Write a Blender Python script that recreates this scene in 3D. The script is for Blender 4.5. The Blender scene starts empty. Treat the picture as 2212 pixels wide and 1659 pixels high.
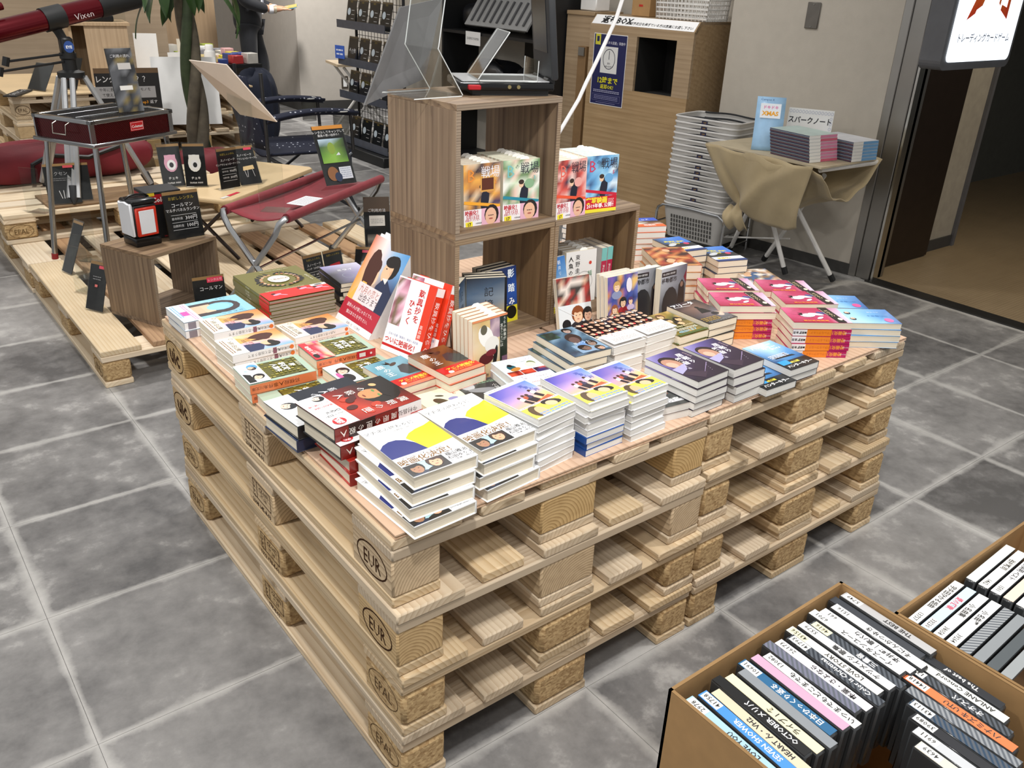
import bpy, bmesh, math, random
from mathutils import Vector, Matrix
random.seed(7)
R_ = math.radians
sc = bpy.context.scene
COL = sc.collection
# ---------------------------------------------------------------- camera
cam = bpy.data.cameras.new('camera')
cam.sensor_fit = 'HORIZONTAL'; cam.sensor_width = 36.0
cam.lens = 36.0 * 1860.14 / 2212.0
cam.clip_start = 0.02; cam.clip_end = 60
camo = bpy.data.objects.new('camera', cam); COL.objects.link(camo)
camo.matrix_world = Matrix(((0.79341606, 0.23478427, -0.56157573, -0.58400588),
                            (-0.60746098, 0.3637834, -0.70615352, -1.01789786),
                            (0.03849819, 0.90140889, 0.43125387, 1.4400257), (0, 0, 0, 1)))
sc.camera = camo
# ---------------------------------------------------------------- light
wd = bpy.data.worlds.new('room_ambient'); sc.world = wd; wd.use_nodes = True
wd.node_tree.nodes['Background'].inputs[0].default_value = (1.0, 0.985, 0.965, 1)
wd.node_tree.nodes['Background'].inputs[1].default_value = 0.42

def area(name, loc, power, size, color=(1, .975, .945), target=None, spread=None):
    l = bpy.data.lights.new(name, 'AREA'); l.energy = power; l.size = size; l.color = color; l.shape = 'DISK'
    if spread: l.spread = R_(spread)
    o = bpy.data.objects.new(name, l); COL.objects.link(o); o.location = loc
    if target is not None:
        o.rotation_euler = (Vector(target) - Vector(loc)).to_track_quat('-Z', 'Y').to_euler()
    return o
# ceiling downlights of the shop
area('downlight_table_front', (-.35, -.75, 2.65), 10.0, .16, target=(.55, .3, .5), spread=110)
area('downlight_table_left', (-1.25, .75, 2.65), 9.7, .16, target=(.1, .7, .4), spread=120)
area('downlight_table_right', (1.9, -.55, 2.65), 10.3, .16, target=(1.1, .5, .5), spread=120)
area('downlight_table_back', (1.25, 1.75, 2.65), 8.2, .16, target=(.7, .7, .6), spread=120)
area('downlight_camp_area', (.2, 3.0, 2.65), 18.7, .2, target=(.5, 3.3, .2), spread=130)
area('downlight_camp_back', (1.4, 5.0, 2.65), 18.1, .25, target=(1.0, 5.4, .4), spread=140)
area('downlight_column', (2.9, 6.9, 2.65), 40, .3, target=(3.9, 7.9, .9), spread=150)
area('downlight_return', (2.5, 2.6, 2.65), 7.8, .25, target=(3.3, 2.6, .6), spread=140)
area('downlight_far', (-.5, 7.2, 2.65), 21.2, .4, target=(.5, 7.6, .8), spread=150)
area('downlight_corridor', (4.5, .7, 2.3), 7, .3, (1, .85, .62), target=(4.3, .7, 0), spread=150)
area('downlight_boxes', (.5, -1.5, 2.65), 6.6, .3, target=(1.0, -.4, .2), spread=130)
sc.view_settings.view_transform = 'Standard'; sc.view_settings.look = 'None'
sc.view_settings.gamma = 1.0; sc.view_settings.use_curve_mapping = False
sc.view_settings.exposure = 0.3

# ---------------------------------------------------------------- materials
def lin(h):
    if isinstance(h, str):
        h = h.lstrip('#'); h = ''.join(x * 2 for x in h) if len(h) == 3 else h; c = [int(h[i:i + 2], 16) / 255 for i in (0, 2, 4)]
        return tuple((x / 12.92 if x <= .04045 else ((x + .055) / 1.055) ** 2.4) for x in c)
    return tuple(h[:3])
MATS = {}
def newmat(name):
    m = bpy.data.materials.new(name); m.use_nodes = True
    nt = m.node_tree; b = nt.nodes['Principled BSDF']
    return m, nt, b
def mat(name, col='#808080', rough=.5, metal=0., spec=.5, var=.08, vscale=18., bump=0., bscale=120., trans=0., alpha=1., emit=None, estr=0., coat=0., sheen=0.):
    if name in MATS: return MATS[name]
    m, nt, b = newmat(name); N = nt.nodes; L = nt.links
    c = lin(col)
    tc = N.new('ShaderNodeTexCoord'); no = N.new('ShaderNodeTexNoise'); no.inputs['Scale'].default_value = vscale; no.inputs['Detail'].default_value = 3
    L.new(tc.outputs['Object'], no.inputs['Vector'])
    rp = N.new('ShaderNodeValToRGB'); L.new(no.outputs['Fac'], rp.inputs['Fac'])
    rp.color_ramp.elements[0].position = .3; rp.color_ramp.elements[1].position = .7
    rp.color_ramp.elements[0].color = (*[max(0, x * (1 - var)) for x in c], 1)
    rp.color_ramp.elements[1].color = (*[min(1, x * (1 + var)) for x in c], 1)
    L.new(rp.outputs['Color'], b.inputs['Base Color'])
    b.inputs['Roughness'].default_value = rough; b.inputs['Metallic'].default_value = metal
    b.inputs['Specular IOR Level'].default_value = spec
    b.inputs['Transmission Weight'].default_value = trans; b.inputs['Coat Weight'].default_value = coat; b.inputs['Sheen Weight'].default_value = sheen
    b.inputs['Alpha'].default_value = alpha
    if bump:
        n2 = N.new('ShaderNodeTexNoise'); n2.inputs['Scale'].default_value = bscale; n2.inputs['Detail'].default_value = 4
        L.new(tc.outputs['Object'], n2.inputs['Vector'])
        bp = N.new('ShaderNodeBump'); bp.inputs['Strength'].default_value = bump; bp.inputs['Distance'].default_value = .004
        L.new(n2.outputs['Fac'], bp.inputs['Height']); L.new(bp.outputs['Normal'], b.inputs['Normal'])
    if emit:
        b.inputs['Emission Color'].default_value = (*lin(emit), 1); b.inputs['Emission Strength'].default_value = estr
    MATS[name] = m
    return m
def acrylic():
    if 'acrylic' in MATS: return MATS['acrylic']
    m, nt, b = newmat('acrylic'); N = nt.nodes; L = nt.links
    tr = N.new('ShaderNodeBsdfTransparent'); tr.inputs[0].default_value = (.95, .96, .95, 1)
    gl = N.new('ShaderNodeBsdfGlossy'); gl.inputs['Roughness'].default_value = .04
    no = N.new('ShaderNodeTexNoise'); no.inputs['Scale'].default_value = 9
    lw = N.new('ShaderNodeLayerWeight'); fr = N.new('ShaderNodeMath'); fr.operation = 'POWER'; fr.inputs[1].default_value = 4.; L.new(lw.outputs['Facing'], fr.inputs[0])
    ad = N.new('ShaderNodeMath'); ad.operation = 'MULTIPLY_ADD'; ad.inputs[1].default_value = .05; L.new(no.outputs['Fac'], ad.inputs[0]); L.new(fr.outputs[0], ad.inputs[2])
    mx = N.new('ShaderNodeMixShader'); L.new(ad.outputs[0], mx.inputs[0]); L.new(tr.outputs[0], mx.inputs[1]); L.new(gl.outputs[0], mx.inputs[2])
    L.new(mx.outputs[0], nt.nodes['Material Output'].inputs[0]); nt.nodes.remove(b)
    MATS['acrylic'] = m; return m
def wood(name, light, dark, axis='Y', rings=55., rw=.55, rough=.6, stretch=.06, knots=True, var=.25, offs=.25, contrast=(.25, .8), dirt=None):
    """solid timber: growth rings round a pith line parallel to `axis` in object space, pith offset random per object"""
    if name in MATS: return MATS[name]
    m, nt, b = newmat(name); N = nt.nodes; L = nt.links
    tc = N.new('ShaderNodeTexCoord'); oi = N.new('ShaderNodeObjectInfo')
    sep = N.new('ShaderNodeSeparateXYZ'); L.new(tc.outputs['Object'], sep.inputs[0])
    ax = 'XYZ'.index(axis); a, c_ = [i for i in range(3) if i != ax]
    def mth(op, x, y=None, z=None):
        n = N.new('ShaderNodeMath'); n.operation = op
        for i, v in enumerate((x, y, z)):
            if v is None: continue
            if isinstance(v, (int, float)): n.inputs[i].default_value = v
            else: L.new(v, n.inputs[i])
        return n.outputs[0]
    r1 = oi.outputs['Random']; r2 = mth('FRACT', mth('MULTIPLY', r1, 17.31)); r3 = mth('FRACT', mth('MULTIPLY', r1, 91.7))
    nv = N.new('ShaderNodeCombineXYZ')
    for i in range(3):
        k = stretch * 2 if i == ax else 1.0
        L.new(mth('ADD', mth('MULTIPLY', sep.outputs[i], k), mth('MULTIPLY', (r1, r2, r3)[i], 40.)), nv.inputs[i])
    no = N.new('ShaderNodeTexNoise'); no.inputs['Scale'].default_value = 3.2; no.inputs['Detail'].default_value = 2.
    L.new(nv.outputs[0], no.inputs['Vector'])
    dist = mth('MULTIPLY', mth('SUBTRACT', no.outputs['Fac'], .5), .09)
    pa = mth('ADD', sep.outputs[a], mth('MULTIPLY', mth('SUBTRACT', r2, .5), offs))
    pc = mth('ADD', sep.outputs[c_], mth('ADD', mth('MULTIPLY', r3, .09), .02))
    rad = mth('ADD', mth('SQRT', mth('ADD', mth('MULTIPLY', pa, pa), mth('MULTIPLY', pc, pc))), dist)
    saw = mth('FRACT', mth('MULTIPLY', rad, rings * 2))
    rg = mth('POWER', saw, 2.2)
    n2 = N.new('ShaderNodeTexNoise'); n2.inputs['Scale'].default_value = 55; n2.inputs['Detail'].default_value = 3; L.new(nv.outputs[0], n2.inputs['Vector'])
    n3 = N.new('ShaderNodeTexNoise'); n3.inputs['Scale'].default_value = 5; n3.inputs['Detail'].default_value = 3; L.new(tc.outputs['Object'], n3.inputs['Vector'])
    f = mth('ADD', mth('MULTIPLY', rg, rw), mth('MULTIPLY', n2.outputs['Fac'], 1.05 - rw))
    mp = N.new('ShaderNodeMapRange'); L.new(f, mp.inputs[0]); mp.inputs[1].default_value = contrast[0]; mp.inputs[2].default_value = contrast[1]
    mx = N.new('ShaderNodeMix'); mx.data_type = 'RGBA'; L.new(mp.outputs[0], mx.inputs[0])
    mx.inputs[6].default_value = (*lin(light), 1); mx.inputs[7].default_value = (*lin(dark), 1)
    # board to board brightness and weathering patches
    br = mth('ADD', 1 - var * .6, mth('MULTIPLY', r3, var)); br = mth('MULTIPLY', br, mth('ADD', .88, mth('MULTIPLY', n3.outputs['Fac'], .24)))
    hs = N.new('ShaderNodeHueSaturation'); L.new(mx.outputs[2], hs.inputs['Color']); L.new(br, hs.inputs['Value']); L.new(mth('ADD', .72, mth('MULTIPLY', r2, .26)), hs.inputs['Saturation'])
    last = hs.outputs[0]
    if dirt:
        n4 = N.new('ShaderNodeTexNoise'); n4.inputs['Scale'].default_value = 14; n4.inputs['Detail'].default_value = 6; L.new(nv.outputs[0], n4.inputs['Vector'])
        m2 = N.new('ShaderNodeMapRange'); L.new(n4.outputs['Fac'], m2.inputs[0]); m2.inputs[1].default_value = .57; m2.inputs[2].default_value = .76; m2.inputs[4].default_value = .75
        x2 = N.new('ShaderNodeMix'); x2.data_type = 'RGBA'; L.new(m2.outputs[0], x2.inputs[0]); L.new(last, x2.inputs[6]); x2.inputs[7].default_value = (*lin(dirt), 1)
        last = x2.outputs[2]
    L.new(last, b.inputs['Base Color']); b.inputs['Roughness'].default_value = rough; b.inputs['Specular IOR Level'].default_value = .3
    bp = N.new('ShaderNodeBump'); bp.inputs['Strength'].default_value = .25; bp.inputs['Distance'].default_value = .002; L.new(f, bp.inputs['Height']); L.new(bp.outputs[0], b.inputs['Normal'])
    MATS[name] = m; return m
def printmat(name='print', rough=.38, coat=.0, spec=.5):
    if name in MATS: return MATS[name]
    m, nt, b = newmat(name); N = nt.nodes; L = nt.links
    at = N.new('ShaderNodeVertexColor'); at.layer_name = 'Col'
    no = N.new('ShaderNodeTexNoise'); no.inputs['Scale'].default_value = 400
    hs = N.new('ShaderNodeHueSaturation'); mr = N.new('ShaderNodeMapRange'); mr.inputs[3].default_value = .96; mr.inputs[4].default_value = 1.04
    L.new(no.outputs['Fac'], mr.inputs[0]); L.new(mr.outputs[0], hs.inputs['Value']); L.new(at.outputs['Color'], hs.inputs['Color'])
    L.new(hs.outputs[0], b.inputs['Base Color']); b.inputs['Roughness'].default_value = rough; b.inputs['Coat Weight'].default_value = coat; b.inputs['Specular IOR Level'].default_value = spec
    MATS[name] = m; return m

# ---------------------------------------------------------------- objects
def tag(o, label=None, cat=None, group=None, kind=None):
    if label: o['label'] = label
    if cat: o['category'] = cat
    if group: o['group'] = group
    if kind: o['kind'] = kind
    return o
def thing(name, label, cat, loc=(0, 0, 0), rz=0, group=None, rot=None):
    o = bpy.data.objects.new(name, None); COL.objects.link(o); o.empty_display_size = .05
    o.location = loc; o.rotation_euler = rot if rot else (0, 0, rz)
    return tag(o, label, cat, group)
def link(name, me, parent=None, loc=(0, 0, 0), rot=(0, 0, 0)):
    o = bpy.data.objects.new(name, me); COL.objects.link(o); o.parent = parent; o.location = loc; o.rotation_euler = rot
    return o
def copy_tree(o, parent=None):
    c = o.copy(); COL.objects.link(c); c.parent = parent
    for ch in o.children: copy_tree(ch, c)
    return c
class MB:
    def __init__(s): s.v = []; s.f = []; s.mi = []; s.sm = []; s.cur = 0
    def add(s, vs, fs, M=None, smooth=False):
        b = len(s.v)
        s.v += [tuple(M @ Vector(p)) for p in vs] if M is not None else [tuple(p) for p in vs]
        for f in fs: s.f.append([b + i for i in f]); s.mi.append(s.cur); s.sm.append(smooth)
        return s
    def box(s, c, d, M=None):
        x, y, z = [k / 2 for k in d]
        vs = [(c[0] + i * x, c[1] + j * y, c[2] + k * z) for k in (-1, 1) for j in (-1, 1) for i in (-1, 1)]
        return s.add(vs, [(0, 2, 3, 1), (4, 5, 7, 6), (0, 1, 5, 4), (2, 6, 7, 3), (0, 4, 6, 2), (1, 3, 7, 5)], M)
    def b2(s, lo, hi, M=None):
        return s.box([(a + b) / 2 for a, b in zip(lo, hi)], [b - a for a, b in zip(lo, hi)], M)
    def prism(s, poly, z0, z1, M=None):
        n = len(poly); vs = [(x, y, z0) for x, y in poly] + [(x, y, z1) for x, y in poly]
        return s.add(vs, [tuple(range(n - 1, -1, -1)), tuple(range(n, 2 * n))] + [(i, (i + 1) % n, n + (i + 1) % n, n + i) for i in range(n)], M)
    def tube(s, pts, r, seg=8, closed=False, M=None, taper=None):
        P = [Vector(p) for p in pts]; n = len(P); vs = []; up = None
        for i, p in enumerate(P):
            t = (P[(i + 1) % n] - P[i - 1]) if closed else (P[min(i + 1, n - 1)] - P[max(i - 1, 0)])
            t.normalize()
            if up is None:
                up = Vector((0, 0, 1)) if abs(t.z) < .9 else Vector((1, 0, 0))
            u = (up - t * up.dot(t)).normalized(); w = t.cross(u); up = u
            rr = (taper[i] if taper else r)
            vs += [tuple(p + (u * math.cos(2 * math.pi * k / seg) + w * math.sin(2 * math.pi * k / seg)) * rr) for k in range(seg)]
        m = n if closed else n - 1
        fs = [(i * seg + k, i * seg + (k + 1) % seg, ((i + 1) % n) * seg + (k + 1) % seg, ((i + 1) % n) * seg + k) for i in range(m) for k in range(seg)]
        s.add(vs, fs, M, True)
        if not closed:
            b = len(s.v) - len(vs)
            s.f.append([b + k for k in range(seg - 1, -1, -1)]); s.mi.append(s.cur); s.sm.append(False)
            s.f.append([b + (n - 1) * seg + k for k in range(seg)]); s.mi.append(s.cur); s.sm.append(False)
        return s
    def lathe(s, prof, seg=16, M=None, cap=True):
        vs = [(r * math.cos(2 * math.pi * k / seg), r * math.sin(2 * math.pi * k / seg), z) for r, z in prof for k in range(seg)]
        n = len(prof)
        fs = [(i * seg + k, i * seg + (k + 1) % seg, (i + 1) * seg + (k + 1) % seg, (i + 1) * seg + k) for i in range(n - 1) for k in range(seg)]
        if cap: fs += [tuple(range(seg - 1, -1, -1)), tuple((n - 1) * seg + k for k in range(seg))]
        return s.add(vs, fs, M, True)
    def ell(s, c, r, seg=14, rings=9, M=None):
        vs = []; fs = []
        for i in range(1, rings):
            t = math.pi * i / rings
            vs += [(c[0] + r[0] * math.sin(t) * math.cos(2 * math.pi * k / seg), c[1] + r[1] * math.sin(t) * math.sin(2 * math.pi * k / seg), c[2] + r[2] * math.cos(t)) for k in range(seg)]
        vs += [(c[0], c[1], c[2] + r[2]), (c[0], c[1], c[2] - r[2])]; T = len(vs) - 2
        for i in range(rings - 2):
            fs += [(i * seg + k, (i + 1) * seg + k, (i + 1) * seg + (k + 1) % seg, i * seg + (k + 1) % seg) for k in range(seg)]
        fs += [(T, k, (k + 1) % seg) for k in range(seg)] + [(T + 1, (rings - 2) * seg + (k + 1) % seg, (rings - 2) * seg + k) for k in range(seg)]
        return s.add(vs, fs, M, True)
    def grid(s, fn, nu, nv, M=None, smooth=True):
        vs = [fn(i / nu, j / nv) for j in range(nv + 1) for i in range(nu + 1)]
        return s.add(vs, [(j * (nu + 1) + i, j * (nu + 1) + i + 1, (j + 1) * (nu + 1) + i + 1, (j + 1) * (nu + 1) + i) for j in range(nv) for i in range(nu)], M, smooth)
    def mesh(s, name, mats, bevel=0, seg=1):
        me = bpy.data.meshes.new(name); me.from_pydata(s.v, [], s.f)
        mats = mats if isinstance(mats, (list, tuple)) else [mats]
        for m in mats: me.materials.append(m)
        me.polygons.foreach_set('material_index', s.mi); me.polygons.foreach_set('use_smooth', s.sm)
        me.update()
        if bevel:
            bm = bmesh.new(); bm.from_mesh(me)
            ed = [e for e in bm.edges if len(e.link_faces) == 2 and e.calc_face_angle(0) > .6]
            bmesh.ops.bevel(bm, geom=ed, offset=bevel, segments=seg, affect='EDGES', profile=.5, clamp_overlap=True)
            bm.to_mesh(me); bm.free()
        if any(s.sm) or bevel: me.set_sharp_from_angle(angle=R_(42))
        return me
    def part(s, name, mats, parent=None, loc=(0, 0, 0), rot=(0, 0, 0), bevel=0, seg=1, solid=0):
        o = link(name, s.mesh(name, mats, bevel, seg), parent, loc, rot)
        if solid:
            md = o.modifiers.new('thickness', 'SOLIDIFY'); md.thickness = solid; md.offset = 0
        return o
def RZ(a): return Matrix.Rotation(a, 4, 'Z')
def TR(*v): return Matrix.Translation(Vector(v))

# ---------------------------------------------------------------- flat print (lettering, pictures) as coloured polygons
_fc = bpy.data.curves.new('lettering', 'FONT'); _fo = bpy.data.objects.new('lettering', _fc)
_fc.resolution_u = 1; _fc.align_x = 'CENTER'; _fc.align_y = 'CENTER'
_GL = {}
def glyphs(t, bold=0.):
    k = (t, bold)
    if k not in _GL:
        _fc.body = t; _fc.offset = bold
        me = _fo.to_mesh()
        _GL[k] = ([(v.co.x, v.co.y - .08) for v in me.vertices], [tuple(p.vertices) for p in me.polygons]); _fo.to_mesh_clear()
    return _GL[k]
class Cv:
    """canvas in the XY plane, metres; each call sits a hair above the one before"""
    def __init__(s, dz=.00005): s.v = []; s.f = []; s.c = []; s.z = 0.; s.dz = dz; s.clip = None
    def raw(s, vs, fs, cols):
        b = len(s.v); s.z += s.dz
        if s.clip: q = s.clip; vs = [(min(max(x, q[0]), q[2]), min(max(y, q[1]), q[3])) for x, y in vs]
        s.v += [(x, y, s.z) for x, y in vs]; s.f += [[b + i for i in f] for f in fs]
        s.c += cols if isinstance(cols, list) else [lin(cols)] * len(vs)
        return s
    def rect(s, x, y, w, h, c, a=0):
        ca, sa = math.cos(R_(a)), math.sin(R_(a))
        return s.raw([(x + i * w / 2 * ca - j * h / 2 * sa, y + i * w / 2 * sa + j * h / 2 * ca) for i, j in ((-1, -1), (1, -1), (1, 1), (-1, 1))], [(0, 1, 2, 3)], c)
    def poly(s, pts, c): return s.raw(pts, [tuple(range(len(pts)))], c)
    def ell(s, x, y, rx, ry, c, n=14, a=0):
        ca, sa = math.cos(R_(a)), math.sin(R_(a))
        return s.poly([(x + rx * math.cos(2 * math.pi * k / n) * ca - ry * math.sin(2 * math.pi * k / n) * sa, y + rx * math.cos(2 * math.pi * k / n) * sa + ry * math.sin(2 * math.pi * k / n) * ca) for k in range(n)], c)
    def ring(s, x, y, rx, ry, t, c, n=24):
        vs = [(x + (rx - q * t) * math.cos(2 * math.pi * k / n), y + (ry - q * t) * math.sin(2 * math.pi * k / n)) for q in (0, 1) for k in range(n)]
        return s.raw(vs, [(k, (k + 1) % n, n + (k + 1) % n, n + k) for k in range(n)], c)
    def frame(s, x, y, w, h, t, c):
        for q in (-1, 1): s.rect(x + q * (w - t) / 2, y, t, h, c); s.rect(x, y + q * (h - t) / 2, w, t, c)
        return s
    def grad(s, x, y, w, h, cols, n=1):
        """smooth colour grid: cols[row][col], bottom row first"""
        cols = [[lin(c) for c in r] for r in cols]; nr = len(cols); nc = len(cols[0])
        vs = [(x - w / 2 + w * i / (nc - 1), y - h / 2 + h * j / (nr - 1)) for j in range(nr) for i in range(nc)]
        return s.raw(vs, [(j * nc + i, j * nc + i + 1, (j + 1) * nc + i + 1, (j + 1) * nc + i) for j in range(nr - 1) for i in range(nc - 1)], [c for r in cols for c in r])
    def photo(s, x, y, w, h, pal, nx=8, ny=8, seed=1):
        rd = random.Random(seed)
        return s.grad(x, y, w, h, [[rd.choice(pal) for i in range(nx)] for j in range(ny)])
    def text(s, t, x, y, size, c, a=0, sx=1., bold=0.):
        vs, fs = glyphs(t, bold); ca, sa = math.cos(R_(a)), math.sin(R_(a))
        return s.raw([(x + (u * sx * ca - v * sa) * size, y + (u * sx * sa + v * ca) * size) for u, v in vs], fs, c)
    def vtext(s, t, x, y, size, c, step=1.05, a=0, bold=0.):
        """column of characters downwards from (x, y) (turned by a)"""
        ca, sa = math.cos(R_(a)), math.sin(R_(a))
        for k, ch in enumerate(t):
            d = -k * size * step; s.text(ch, x - d * sa, y + d * ca, size, c, a, bold=bold)
        return s
    def dashes(s, x, y, w, n, lh, c, a=0, th=.4, seed=3):
        """lines of small print too fine to read"""
        rd = random.Random(seed); ca, sa = math.cos(R_(a)), math.sin(R_(a))
        for k in range(n):
            u = -w / 2; d = -k * lh
            while u < w / 2 - lh * .4:
                q = min(rd.uniform(.5, 2.2) * lh, w / 2 - u)
                cx = u + q / 2; s.rect(x + cx * ca - d * sa, y + cx * sa + d * ca, q * .82, lh * th, c, a); s.z -= s.dz
                u += q
            s.z += 0
        s.z += s.dz
        return s
    def face(s, x, y, r, skin='#e8c3a4', hair='#2a1e1a', a=0, shirt=None):
        ca, sa = math.cos(R_(a)), math.sin(R_(a)); P = lambda u, v: (x + (u * ca - v * sa) * r, y + (u * sa + v * ca) * r)
        if shirt: s.ell(*P(0, -1.75), r * 1.5, r * .95, shirt, 12, a)
        s.ell(*P(0, .15), r * 1.08, r * 1.2, hair, 14, a); s.ell(*P(.02, -.14), r * .74, r * .95, skin, 12, a)
        s.poly([P(*q) for q in ((-.8, .25), (-.5, .75), (.1, .95), (.7, .7), (.82, .2), (.4, .42), (-.1, .3), (-.5, .45))], hair)
        for q in (-.3, .3): s.ell(*P(q, -.02), r * .12, r * .06, '#2a2020', 6, a)
        s.ell(*P(0, -.55), r * .22, r * .07, '#b06058', 6, a)
        return s
    def mesh(s, name, m=None):
        me = bpy.data.meshes.new(name); me.from_pydata(s.v, [], s.f)
        ca = me.color_attributes.new('Col', 'FLOAT_COLOR', 'POINT')
        ca.data.foreach_set('color', [q for c in s.c for q in (*c, 1.)])
        me.materials.append(m or printmat()); me.update(); return me
    def part(s, name, parent, loc=(0, 0, 0), rot=(0, 0, 0), m=None):
        return link(name, s.mesh(name, m), parent, loc, rot)
# ================================================================ the setting
def tile_mat(name='floor_tile_stone', base=('#565555', '#9a9896'), seam='#c0beba', half=.2275):
    m, nt, b = newmat(name); N = nt.nodes; L = nt.links
    ge = N.new('ShaderNodeNewGeometry'); tc = N.new('ShaderNodeTexCoord'); oi = N.new('ShaderNodeObjectInfo')
    def mth(op, x, y=None):
        n = N.new('ShaderNodeMath'); n.operation = op
        for i, v in enumerate((x, y)):
            if v is None: continue
            if isinstance(v, (int, float)): n.inputs[i].default_value = v
            else: L.new(v, n.inputs[i])
        return n.outputs[0]
    def noise(s, d=5, rough=.6):
        n = N.new('ShaderNodeTexNoise'); n.inputs['Scale'].default_value = s; n.inputs['Detail'].default_value = d; n.inputs['Roughness'].default_value = rough
        L.new(ge.outputs['Position'], n.inputs['Vector']); return n.outputs['Fac']
    n1 = noise(2.3, 7, .66); n2 = noise(13, 6, .65); n3 = noise(70, 3)
    f = mth('ADD', mth('ADD', mth('MULTIPLY', n1, .62), mth('MULTIPLY', n2, .3)), mth('MULTIPLY', oi.outputs['Random'], .16))
    rp = N.new('ShaderNodeValToRGB'); L.new(f, rp.inputs[0])
    e = rp.color_ramp.elements; e[0].position = .40; e[0].color = (*lin(base[0]), 1); e[1].position = .68; e[1].color = (*lin(base[1]), 1)
    sp = N.new('ShaderNodeSeparateXYZ'); L.new(ge.outputs['Position'], sp.inputs[0])
    def edge(o, off):
        fr = mth('FRACT', mth('ADD', mth('DIVIDE', mth('SUBTRACT', o, off), .457), 100.)); return mth('MULTIPLY', mth('MINIMUM', fr, mth('SUBTRACT', 1., fr)), .457)
    dx = edge(sp.outputs[0], .016); dy = edge(sp.outputs[1], -.0023)
    d = mth('MINIMUM', dx, dy)
    wv = mth('ADD', .004, mth('MULTIPLY', mth('POWER', mth('MULTIPLY', n1, 1.25), 4.0), .065))
    k = mth('DIVIDE', d, wv)
    mr = N.new('ShaderNodeMapRange'); L.new(k, mr.inputs[0]); mr.inputs[1].default_value = .3; mr.inputs[2].default_value = 1.5; mr.inputs[3].default_value = .75; mr.inputs[4].default_value = 0.
    mk = mth('MULTIPLY', mr.outputs[0], mth('ADD', .45, mth('MULTIPLY', n2, .9)))
    # pale scuffs inside the tile
    sc_ = N.new('ShaderNodeMapRange'); L.new(mth('MULTIPLY', n2, n1), sc_.inputs[0]); sc_.inputs[1].default_value = .30; sc_.inputs[2].default_value = .42; sc_.inputs[4].default_value = .5
    mk = mth('MINIMUM', mth('MAXIMUM', mk, sc_.outputs[0]), 1.)
    mx = N.new('ShaderNodeMix'); mx.data_type = 'RGBA'; L.new(mk, mx.inputs[0]); L.new(rp.outputs[0], mx.inputs[6]); mx.inputs[7].default_value = (*lin(seam), 1)
    L.new(mx.outputs[2], b.inputs['Base Color']); b.inputs['Specular IOR Level'].default_value = .35
    rr = N.new('ShaderNodeMapRange'); L.new(n2, rr.inputs[0]); rr.inputs[3].default_value = .38; rr.inputs[4].default_value = .6; L.new(rr.outputs[0], b.inputs['Roughness'])
    bp = N.new('ShaderNodeBump'); bp.inputs['Strength'].default_value = .12; bp.inputs['Distance'].default_value = .002; L.new(n3, bp.inputs['Height']); L.new(bp.outputs[0], b.inputs['Normal'])
    return m
TILE = tile_mat()
fl = MB().b2((-4, -3.5, -.06), (9.5, 14, -.004)).part('floor', mat('floor_grout', '#b0aeaa', .8)); tag(fl, kind='structure')
camI = camo.matrix_world.inverted()
def vis(x, y, z=0, mg=.12):
    p = camI @ Vector((x, y, z))
    if p.z > -.2: return None
    u = .5 + 1860.14 * p.x / -p.z / 2212; v = .5 - 1860.14 * p.y / -p.z / 1659
    return (u, v, -p.z) if -mg < u < 1 + mg and -mg < v < 1 + mg else None
T = .457
tm = MB().box((0, 0, -.002), (T - .0007, T - .0007, .004)).mesh('tile', TILE, .0003)
cand = []
far = MB()
for i in range(-8, 20):
    for j in range(-6, 30):
        x, y = .016 + T * (i + .5), .0 + T * (j + .495)
        if x > 3.72 and y < 1.5: continue
        w = vis(x, y)
        if w: cand.append((w[2], x, y))
        elif abs(x) < 9: far.box((x, y, -.002), (T - .0007, T - .0007, .004))
cand.sort()
for _, x, y in cand[:290]: link('tile', tm, fl, (x, y, 0))
for _, x, y in cand[290:]: far.box((x, y, -.002), (T - .0007, T - .0007, .004))
tag(far.part('tile_field', TILE, fl), kind='stuff')

WALLP = mat('wall_paint_beige', '#b9b2a6', .75, var=.03, bump=.15, bscale=300)
BASEB = mat('vinyl_baseboard_dark', '#3a3937', .55)
STEEL = mat('brushed_stainless', '#a5a39f', .32, metal=1., var=.06, vscale=4)
STEELD = mat('dark_brown_metal', '#3b3029', .35, metal=.7)
BLACKM = mat('black_plastic', '#131415', .45)
# right wall: runs a little askew (6 degrees) to the pallet table
WA = math.atan2(.1, 1)
def WR(px, py, z0=0): return TR(px, py, z0) @ RZ(WA)      # local -x = into the shop, local y = along the wall
st = lambda o: tag(o, kind='structure')
st(MB().b2((0, .04, 0), (.12, 1.02, 2.8), WR(3.72, 1.40)).part('wall_right', WALLP))
st(MB().b2((-.008, .04, 0), (0, 1.02, .062), WR(3.72, 1.40)).part('baseboard_right', BASEB))
st(MB().b2((0, .98, 0), (.12, 4.5, 2.8), WR(3.92, 1.40)).part('wall_right_recess', WALLP))
st(MB().b2((.0, .0, 0), (.1, .045, 2.8), WR(3.712, 1.40)).part('trim_1', STEEL, bevel=.003))
st(MB().b2((0, 0, 0), (.14, .085, 2.8)).part('trim_2', STEEL, loc=(3.72, 1.318, 0), bevel=.004))
st(MB().b2((0, 0, 0), (.05, .012, 2.8)).part('trim_3', mat('steel_edge_bright', '#d0d0cd', .2, metal=1), loc=(3.725, 1.302, 0)))
st(MB().b2((0, 0, 0), (.03, .02, 2.8)).part('trim_4', BLACKM, loc=(3.80, 1.318, 0)))
st(MB().b2((3.70, -2.5, -.003), (3.79, 1.33, .004)).part('trim_5', mat('door_track_steel', '#4c4b4a', .4, metal=.8)))
d1 = MB().b2((3.87, 1.40, .01), (4.46, 1.44, 2.8)).part('door_1', STEELD); st(d1)
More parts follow.
